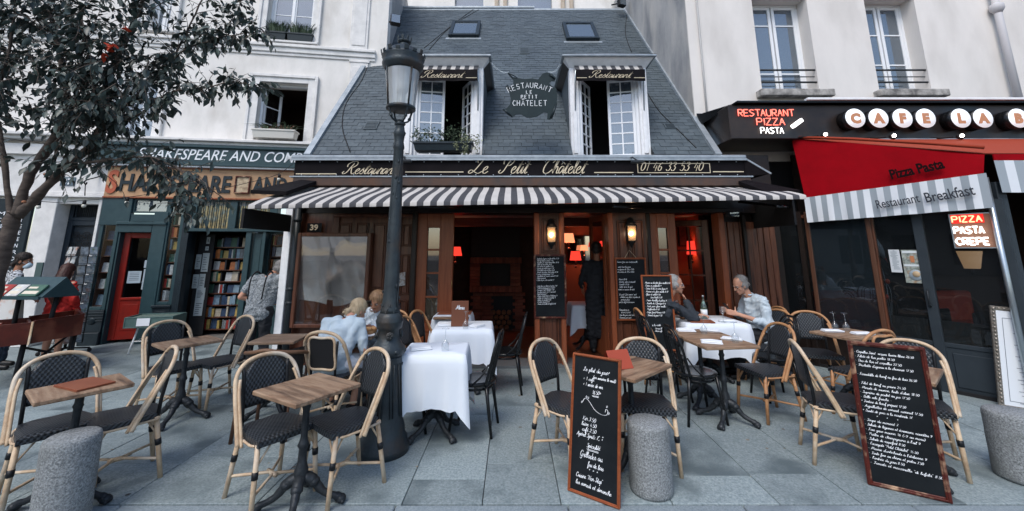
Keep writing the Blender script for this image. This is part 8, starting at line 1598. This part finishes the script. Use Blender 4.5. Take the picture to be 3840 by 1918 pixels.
def person(label, loc, J, skin, shirt, trou, shoe, head, sleeve='long', legs='long', shirtlen=.0, hr=None, bulk=1.0, extras=None, feet=True, fr=None, vox=.0075, group=None):
    """J: joints in local coordinates: pel, che, nec, shL/R, elL/R, wrL/R, hipL/R, knL/R, anL/R, toL/R; head = (centre, rotation, scale)"""
    t = thing('person', label, 'person', loc); b = bulk
    g = {k: Vector(v) for k, v in J.items()}; hc, Rm, hs = Vector(head[0]), head[1], head[2]; B_ = headprims(hc, Rm, hs)
    nb_ = hc+Rm @ Vector((0, -.03, -.07))*hs; B_ += [('c', g['nec'], .052, nb_, .050), ('c', g['che'], .11*b, g['pel'], .12*b), ('c', g['shL'], .05, g['shR'], .05)]
    for s in 'LR':
        if 'el'+s in g:
            B_ += [('c', g['sh'+s], .048, g['el'+s], .038), ('c', g['el'+s], .038, g['wr'+s], .026)]; hd = g.get('hd'+s, g['wr'+s]-g['el'+s]); hn = g.get('hn'+s, V(0, 0, -1)); hand(B_, g['wr'+s], hd, hn, J.get('curl', [.6])[0] if isinstance(J.get('curl'), list) else .6, 1, 1 if s == 'L' else -1)
        B_ += [('c', g['hip'+s], .078*b, g['kn'+s], .055), ('c', g['kn'+s], .052, g['kn'+s].lerp(g['an'+s], .35), .052), ('c', g['kn'+s].lerp(g['an'+s], .35), .052, g['an'+s], .034)]
    g.pop('curl', None)
    body = blob('body', B_, vox, skin, t, 3)
    ax_ = (g['shL']-g['shR']).normalized(); S = []
    for s, sg in (('L', 1), ('R', -1)):
        S += [('c', g['sh'+s]-ax_*sg*.02, .068*b, g['pel']+ax_*sg*.075*b, .110*b), ('c', g['sh'+s]-ax_*sg*.10, .085*b, g['che'], .12*b)]
        if 'el'+s in g and sleeve:
            f = {'long': .97, 'roll': .45, 'short': 0}[sleeve]; e = g['el'+s]
            if sleeve == 'short': S += [('c', g['sh'+s], .066*b, g['sh'+s].lerp(e, .62), .066*b)]
            else: S += [('c', g['sh'+s], .064*b, e, .056*b), ('c', e, .056*b, e.lerp(g['wr'+s], f), .044*b)]
    S += [('c', g['nec']-V(0, 0, .06), .064, g['che'], .12*b), ('c', g['che'], .135*b, g['pel'], .135*b)]
    if shirtlen: 
        for f_ in (.15, .5, .85): S.append(('c', g['pel'], .13*b, g['hipL'].lerp(g['hipR'], f_)+(g['pel']-g['che']).normalized()*shirtlen, .128*b))
    so = blob('shirt', S, .011, shirt, t, 6); 
    if legs:
        Q = []
        for s in 'LR':
            h, k, a = g['hip'+s], g['kn'+s], g['an'+s]; Q += [('c', g['pel'], .118*b, h, .102*b)]
            if legs == 'long': Q += [('c', h, .102*b, k, .073*b), ('c', k, .073*b, a+V(0, 0, .02), .062)]
            elif legs == 'short': Q += [('c', h, .108*b, h.lerp(k, .62), .098*b)]
            elif legs == 'skirt': Q += [('c', h, .11*b, h.lerp(k, .85), .11), ('c', h.lerp(k, .85), .11, h.lerp(k, .85), .11)]
        if legs == 'skirt': Q += [('c', (g['hipL']+g['hipR'])/2, .11, ((g['hipL'].lerp(g['knL'], .8))+(g['hipR'].lerp(g['knR'], .8)))/2, .10)]
        blob('skirt' if legs == 'skirt' else 'shorts' if legs == 'short' else 'trousers', Q, .011, trou, t, 6)
    if feet:
        for s in 'LR':
            a = g['an'+s]; d_ = g.get('to'+s, V(0, 1, 0)).normalized(); a2 = Vector((a.x, a.y, a.z-.045)); blob('shoe', [('c', a2-d_*.04, .040, a2+d_*.05-V(0, 0, .005), .042), ('c', a2+d_*.05-V(0, 0, .005), .042, a2+d_*.15-V(0, 0, .014), .034)], .009, shoe, t, 4)
    if hr: 
        for nm, pr, m_ in hr(lambda x, y, z: hc+Rm @ Vector((x, y, z))*hs, Rm): strands(blob(nm, pr, .008, m_, t, 2, .3), m_, t, hc)
    face(t, hc, Rm, hs, **(fr or {}))
    if extras: extras(t, g, lambda x, y, z: hc+Rm @ Vector((x, y, z))*hs)
    return t
def collar(t, g, m, w=.07): c = g['nec']; mb = MB(); mb.tube([c+V(.058*math.cos(a*PI/6), .052*math.sin(a*PI/6)-.0, .022+.012*math.sin(a*PI/6)) for a in range(-4, 8)], .011, 6); part('collar', mb, m, t)
blu = mat('pale blue linen', (.50, .58, .63), .85, (.40, .49, .55), 5, bump=.8, bs=7); whs = mat('white shirt', (.62, .68, .73), .85, (.55, .61, .66), 5, bump=.8, bs=7); blk_ = mat('black cotton', (.012, .013, .016), .8, (.018, .02, .024), 8, bump=.3, bs=14); navy = mat('charcoal jacket', (.022, .028, .036), .8, (.03, .036, .045), 6, bump=.3, bs=10)
marl = mat('grey speckled tee', (.055, .065, .075), .9, (.36, .39, .41), 55, bump=.2); chk = mat('black and white check', (.03, .03, .035), .85, (.5, .52, .54), 60, kind='voronoi'); redt = mat('red top', (.42, .02, .015), .85, (.34, .015, .012), 7, bump=.2, bs=10); blush = mat('light blue striped shirt', (.40, .48, .54), .8, (.50, .57, .62), 30, bump=.8, bs=8, stretch=(4, 4, .4))
shoeb = mat('black shoe', (.012, .012, .013), .4); white_s = mat('white skirt', (.7, .72, .74), .85, bump=.3, bs=10); wh_sh = mat('white trainer', (.5, .52, .53), .6)
blond = mat('blonde hair', (.52, .42, .28), .55, (.35, .26, .16), 60, bump=.5, bs=80, stretch=(1, 1, .15)); brownh = mat('light brown hair', (.16, .085, .042), .5, (.32, .2, .11), 60, bump=.5, bs=80, stretch=(1, 1, .15)); greyh = mat('grey hair', (.42, .43, .43), .6, (.28, .28, .28), 60, bump=.5, bs=80); dgrey = mat('dark grey hair', (.16, .16, .16), .6, (.28, .27, .26), 60, bump=.5, bs=80); darkh = mat('dark hair', (.016, .012, .010), .5, (.03, .02, .015), 40, bump=.5, bs=60); redh = mat('long dark red brown hair', (.035, .014, .010), .5, (.06, .02, .014), 40, bump=.5, bs=60, stretch=(1, 1, .2))
def capE(T, Rm, p, r_): return ('e', T(*p), r_, Rm)
def short_hair(m, thin=0):
    return lambda T, Rm: [('hair', [capE(T, Rm, (0, -.040, .060), (.085, .086-.006*thin, .080-.006*thin)), capE(T, Rm, (.056, -.03, .006), (.033, .062, .052)), capE(T, Rm, (-.056, -.03, .006), (.033, .062, .052)), capE(T, Rm, (0, -.068, -.008), (.064, .044, .060))], m)]
def bun(m, ponytail=False):
    def f(T, Rm):
        l = [capE(T, Rm, (0, -.020, .056), (.088, .096, .086)), capE(T, Rm, (.045, -.03, .0), (.036, .06, .055)), capE(T, Rm, (-.045, -.03, .0), (.036, .06, .055)), capE(T, Rm, (0, -.07, -.005), (.05, .04, .05))]
        if ponytail: l += [('c', T(0, -.09, .06), .03, T(-.02, -.135, .02), .034), ('c', T(-.02, -.135, .02), .034, T(-.06, -.11, -.09), .026), ('c', T(-.06, -.11, -.09), .026, T(-.08, -.06, -.19), .014)]
        else: l += [('c', T(0, -.10, -.03), .028, T(0, -.125, -.06), .034), ('c', T(0, -.13, -.06), .025, T(.0, -.16, -.085), .010), ('c', T(0, -.13, -.05), .02, T(.02, -.17, -.06), .006)]
        return [('hair', l, m)]
    return f
# 1 woman in pale blue shirt, back to the street, leaning over the table
def sunglasses(t, g, T):
    mb = MB(); mb.tube([T(-.083, -.01, .05), T(-.06, .03, .11), T(0, .035, .135), T(.06, .03, .11), T(.083, -.01, .05)], .005, 5); mb.box(-.06, -.004, -.02, .06, .006, .02, .004, Matrix.Translation(T(0, .045, .128)) @ Matrix.Rotation(.5, 4, 'X')); part('sunglasses', mb, shoeb, t); collar(t, g, blu)
person('blonde woman in pale blue shirt seated with her back turned, bending over the table', (-1.84, 4.42, 0), dict(pel=(0, .0, .56), che=(.03, .12, .80), nec=(.09, .24, .955), shL=(-.12, .14, .92), shR=(.21, .20, .90), elL=(-.16, .36, .76), wrL=(.0, .52, .77), hdL=(1, .3, 0), elR=(.28, .18, .64), wrR=(.32, .32, .45), hdR=(.1, .6, -.6), hnR=(-1, 0, 0), hipL=(-.10, .05, .52), hipR=(.11, .06, .52), knL=(-.09, .42, .50), knR=(.22, .40, .47), anL=(-.10, .40, .08), anR=(.16, .28, .09), toL=(0, 1, 0), toR=(.2, 1, 0)), M['skin'], blu, white_s, shoeb, (V(.13, .34, 1.005), rotm(-38, 30), .96), 'roll', 'short', .03, bun(blond), .93, sunglasses)
# 2 woman facing the street, looking down
person('woman with brown ponytail in white shirt facing the street, looking down at her hands', (-1.66, 5.30, 0), dict(pel=(0, 0, .56), che=(0, -.06, .80), nec=(0, -.12, .955), shL=(.17, -.08, .91), shR=(-.17, -.08, .91), elL=(.22, -.24, .74), wrL=(.06, -.36, .80), hdL=(-1, -.3, .2), hnL=(0, .3, -1), elR=(-.22, -.22, .74), wrR=(-.04, -.36, .80), hdR=(1, -.3, .2), hnR=(0, .3, -1), hipL=(.10, -.04, .52), hipR=(-.10, -.04, .52), knL=(.16, -.44, .56), knR=(-.1, -.42, .53), anL=(.10, -.44, .09), anR=(-.08, -.38, .09), toL=(0, -1, 0), toR=(0, -1, 0)), M['skin_tan'], whs, white_s, shoeb, (V(.05, -.20, 1.06), rotm(170, 20), .98), 'long', 'short', .03, bun(brownh, True), .92, lambda t, g, T: collar(t, g, whs))
# 3 standing woman seen from behind at the bookshop window
def pack(t, g, T):
    for s in (-1, 1): mb = MB(); mb.tube(cr([(s*.10, -.14, 1.02), (s*.11, -.10, 1.30), (s*.10, .03, 1.40), (s*.10, .15, 1.28), (s*.12, .12, 1.05)], 4), .016, 5, flat=.5); part('rucksack_strap', mb, blk_, t)
person('woman with short grey hair in speckled grey tee and face mask, standing bent over', (-3.70, 6.28, -.05), dict(pel=(0, 0, .90), che=(.03, .06, 1.17), nec=(.07, .12, 1.36), shL=(-.16, .06, 1.28), shR=(.20, .10, 1.29), elL=(-.27, -.04, 1.04), wrL=(-.10, .12, .96), hdL=(1, .4, 0), elR=(.26, .14, 1.03), wrR=(.20, .30, .94), hdR=(-.3, 1, 0), hipL=(-.10, 0, .86), hipR=(.10, 0, .86), knL=(-.11, .03, .48), knR=(.11, .02, .48), anL=(-.12, .0, .09), anR=(.12, 0, .09), toL=(-.2, 1, 0), toR=(.3, 1, 0)), M['skin'], marl, blk_, wh_sh, (V(.15, .20, 1.42), rotm(-62, 30), .98), 'short', 'long', .04, short_hair(dgrey), 1.02, pack, fr=dict(mask=True))
# 4 waiter in the doorway
def apron(t, g, T): 
    blob('apron', [('c', (-.10, .0, .92), .12, (-.12, .02, .30), .09), ('c', (.10, .0, .92), .12, (.12, .02, .30), .09), ('c', (0, 0, .9), .12, (0, .02, .32), .10)], .012, blk_, t, 6); mb = MB(); mb.tube([(.15*math.cos(a*PI/8), .125*math.sin(a*PI/8), .985) for a in range(16)], .012, 5, closed=True); mb.tube([(0, -.13, .98), (.03, -.15, .85)], .008, 4); mb.tube([(0, -.13, .98), (-.02, -.15, .82)], .008, 4); part('apron_string', mb, blk_, t)
person('waiter dressed in black with long apron seen from behind in the doorway', (1.42, 7.02, .03), dict(pel=(0, 0, .96), che=(0, .01, 1.26), nec=(0, .0, 1.47), shL=(-.185, 0, 1.40), shR=(.185, 0, 1.40), elL=(-.27, .03, 1.12), wrL=(-.22, .16, .93), hdL=(.4, .8, -.3), elR=(.26, .03, 1.12), wrR=(.22, .2, .98), hdR=(-.3, .8, -.2), hipL=(-.10, 0, .90), hipR=(.10, 0, .90), knL=(-.10, .02, .50), knR=(.11, -.02, .50), anL=(-.10, .06, .09), anR=(.12, -.06, .09), toL=(0, 1, 0), toR=(.1, 1, 0)), M['skin_tan'], blk_, blk_, shoeb, (V(0, .03, 1.64), rotm(-4, 2), .98), 'roll', 'long', .0, short_hair(darkh), .98, apron)
# 5 white haired man, chin on hand, in profile
m5 = person('white haired man with glasses in charcoal jacket resting his chin on his hand', (2.02, 5.78, 0), dict(pel=(-.08, 0, .56), che=(.0, .0, .83), nec=(.10, .0, 1.045), shL=(.03, .17, .99), shR=(.04, -.18, .98), elL=(.36, .14, .80), wrL=(.50, .08, .80), hdL=(1, -.3, 0), elR=(.36, -.18, .79), wrR=(.315, -.06, .985), hdR=(-.15, .45, .6), hnR=(-1, .4, 0), hipL=(-.04, .10, .52), hipR=(-.04, -.10, .52), knL=(.38, .12, .54), knR=(.36, -.14, .54), anL=(.30, .12, .09), anR=(.26, -.14, .09), toL=(1, 0, 0), toR=(1, 0, 0)), M['skin'], navy, blk_, shoeb, (V(.20, -.02, 1.205), rotm(-104, 6), 1.0), 'long', 'long', .03, short_hair(greyh), 1.05, lambda t, g, T: collar(t, g, navy), fr=dict(glasses=M['steel'], brow=greyh))
# 6 man in light blue shirt looking at his phone
def phone(t, g, T):
    mb = MB(); mb.tube([g['wrR']+V(.028*math.cos(a*PI/6)*.3, .030*math.cos(a*PI/6), .028*math.sin(a*PI/6)) for a in range(12)], .008, 5, closed=True); mb.ball(g['wrR']+V(0, -.034, .005), (.018, .006, .018), 5); part('wristwatch', mb, wh_sh, t); collar(t, g, blush)
m6 = person('grey haired man with dark glasses in light blue shirt looking down at his phone', (3.34, 5.92, 0), dict(pel=(.08, 0, .57), che=(.02, 0, .84), nec=(-.06, 0, 1.05), shL=(.02, -.19, .99), shR=(.0, .17, .99), elL=(.04, -.26, .70), wrL=(-.30, -.14, .82), hdL=(-1, .3, .25), hnL=(0, 1, 0), elR=(-.06, .26, .74), wrR=(-.32, .06, .84), hdR=(-1, -.3, .2), hnR=(0, -1, 0), hipL=(.04, -.10, .53), hipR=(.04, .10, .53), knL=(-.38, -.12, .54), knR=(-.38, .12, .54), anL=(-.30, -.12, .09), anR=(-.30, .12, .09), toL=(-1, 0, 0), toR=(-1, 0, 0)), M['skin'], blush, blk_, shoeb, (V(-.16, -.01, 1.185), rotm(98, 24), 1.02), 'roll', 'long', .03, short_hair(dgrey, 1), 1.08, phone, fr=dict(glasses=shoeb, brow=dgrey))
ph_ = MB(); ph_.box(-.005, -.035, -.07, .005, .035, .07, .003); solo('phone', ph_, shoeb, 'dark phone held up by the man in the light blue shirt', 'phone', loc=(2.94, 5.86, .90), rot=(0, R(-40), 0))
for x, y, dg_, l in ((1.92, 5.78, 0, 'honey cane chair under the white haired man'), (3.46, 5.93, 182, 'honey cane chair under the man in the light blue shirt')): hch(x, y, dg_, l)
# 7 checked shirt man at the far left, 8 woman in red top from behind
def tote(t, g, T):
    mb = MB(); v = [(-.22, -.26, .62), (.12, -.22, .62), (.14, -.20, .98), (-.20, -.24, .98)]; mb.add(v+[(a, b+.06, c) for a, b, c in v], [(0, 1, 2, 3), (7, 6, 5, 4), (0, 4, 5, 1), (1, 5, 6, 2), (3, 2, 6, 7), (0, 3, 7, 4)]); part('tote_strap', MB().tube([(-.10, -.22, .98), (-.06, -.05, 1.36), (-.02, .05, 1.34)], .010, 5), M['napkin'], t)
person('dark haired man in checked shirt with blue mask at the far left edge', (-7.42, 6.30, 0), dict(pel=(0, 0, .90), che=(0, .0, 1.16), nec=(.02, .02, 1.36), shL=(-.14, .12, 1.29), shR=(.16, -.10, 1.29), elL=(-.2, .2, 1.02), wrL=(.0, .25, .95), elR=(.22, -.14, 1.01), wrR=(.26, -.12, .76), hipL=(-.05, .10, .86), hipR=(.06, -.08, .86), knL=(-.05, .10, .48), knR=(.07, -.08, .48), anL=(-.08, .12, .09), anR=(.10, -.10, .09), toL=(.8, .2, 0), toR=(.8, .2, 0)), M['skin_tan'], chk, mat('blue jeans', (.05, .08, .12), .85, bump=.2), shoeb, (V(.06, .04, 1.50), rotm(-72, 4), .97), 'short', 'long', .03, bun(darkh), 1.0, None, fr=dict(mask=True))
TBm = MB(); TBm.add([(-.2, -.03, 0), (.2, -.03, 0), (.18, -.02, .36), (-.18, -.02, .36), (-.2, .05, 0), (.2, .05, 0), (.18, .02, .36), (-.18, .02, .36)], [(0, 1, 2, 3), (7, 6, 5, 4), (0, 4, 5, 1), (1, 5, 6, 2), (3, 2, 6, 7), (0, 3, 7, 4)]); TBm.tube([(-.08, 0, .35), (-.03, .05, .62), (.05, .08, .62), (.08, 0, .35)], .010, 5)
tp = at(30, 1135, 6.05); solo('tote_bag', TBm, mat('printed tote', (.6, .6, .58), .85, c2=(.58, .58, .57), c3=(.5, .2, .08), sc3=7), 'white tote bag with orange print carried by the man at the far left', 'bag', loc=(tp.x, 6.05, .66), rotz=R(5))
def longhair(T, Rm): return [('hair', [capE(T, Rm, (0, -.02, .045), (.090, .10, .090)), ('c', T(0, -.05, .0), .085, T(0, -.09, -.18), .10), ('c', T(0, -.09, -.18), .10, T(.0, -.10, -.40), .085), ('c', T(0, -.10, -.40), .085, T(.02, -.10, -.52), .04)], redh)]
person('woman in a red top with long dark hair seen from behind at the far left', (-7.08, 6.70, 0), dict(pel=(0, 0, .80), che=(0, .02, 1.02), nec=(0, .02, 1.19), shL=(-.15, 0, 1.13), shR=(.15, 0, 1.13), elL=(-.22, .03, .90), wrL=(-.18, .16, .82), elR=(.22, .0, .90), wrR=(.20, .10, .70), hipL=(-.09, 0, .76), hipR=(.09, 0, .76), knL=(-.09, .02, .44), knR=(.09, .02, .44), anL=(-.09, 0, .09), anR=(.10, 0, .09), toL=(-.3, 1, 0), toR=(-.6, .6, 0)), M['skin'], redt, redt, shoeb, (V(0, .03, 1.33), rotm(15, 8), .96), 'long', 'skirt', .06, longhair, .95)
# ================================================================= OPPOSITE SIDE OF THE STREET, seen only in the panes and the display case
mb = MB(); mb.box(-30, -13.4, -.2, 30, -13, 1.0, .03); solo('parapet', mb, mat('parapet stone', (.36, .34, .3), .9, (.26, .25, .23), 3, bump=.3), 'pale stone parapet along the opposite pavement behind the viewer', 'wall')
tk = MB(); tk.tube([(0, 0, -.2), (.1, 0, 2), (0, .1, 4.5)], [.28, .22, .16], 9)
for a in range(6): tk.tube([(0, .1, 3.2+a*.25), (1.5*math.cos(a*1.1), 1.5*math.sin(a*1.1), 5.5+.3*a)], [.09, .03], 6)
TK = tk.mesh('trunk', M['bark']); ck = MB(); ro = random.Random(12); cn = [(ro.uniform(-1.9, 1.9), ro.uniform(-1.6, 1.6), ro.uniform(4.2, 8.3), ro.uniform(.7, 1.3)) for i in range(13)]
for cx, cy, cz, rr_2 in cn: leafball(ck, (cx, cy, cz), rr_2*1.25, 170, .26, rng=ro)
CK = ck.mesh('crown', mat('plane tree leaf', (.10, .11, .05), .6, (.20, .15, .06), 1.5, rand=.3))
for i, (x, lb) in enumerate(((-20, 'far left'), (-5.8, 'left'), (-.5, 'centre'), (5.5, 'right'), (16, 'far right'))):
    t = thing('plane_tree', f'plane tree across the road behind the viewer, {lb} one', 'tree', (x, -15+(i % 2), 0), i*1.3, 'plane trees across the road')
    for nm, me in (('trunk', TK), ('crown', CK)): part(nm, me, None, t, None, 'stuff' if nm == 'crown' else None)

HS2 = thing('distant_building', 'unseen made-up stone house closing the street far left of the bookshop', 'building', (-27, 2, 0))  # unseen house added to darken the reflections in the café glass
mb = MB(); mb.box(-34, -12, -.2, -27, 9, 13); part('wall', mb, mat('dull limestone', (.30, .28, .25), .9, (.24, .22, .2), 1.2), HS2, world=True)
for j in range(4):
    for i in range(6): mb = MB(); mb.box(-27, -10.5+i*3.2, .6+j*3.2, -26.96, -9.2+i*3.2, 2.7+j*3.2); part('window', mb, M['teal_dark'], HS2, world=True)
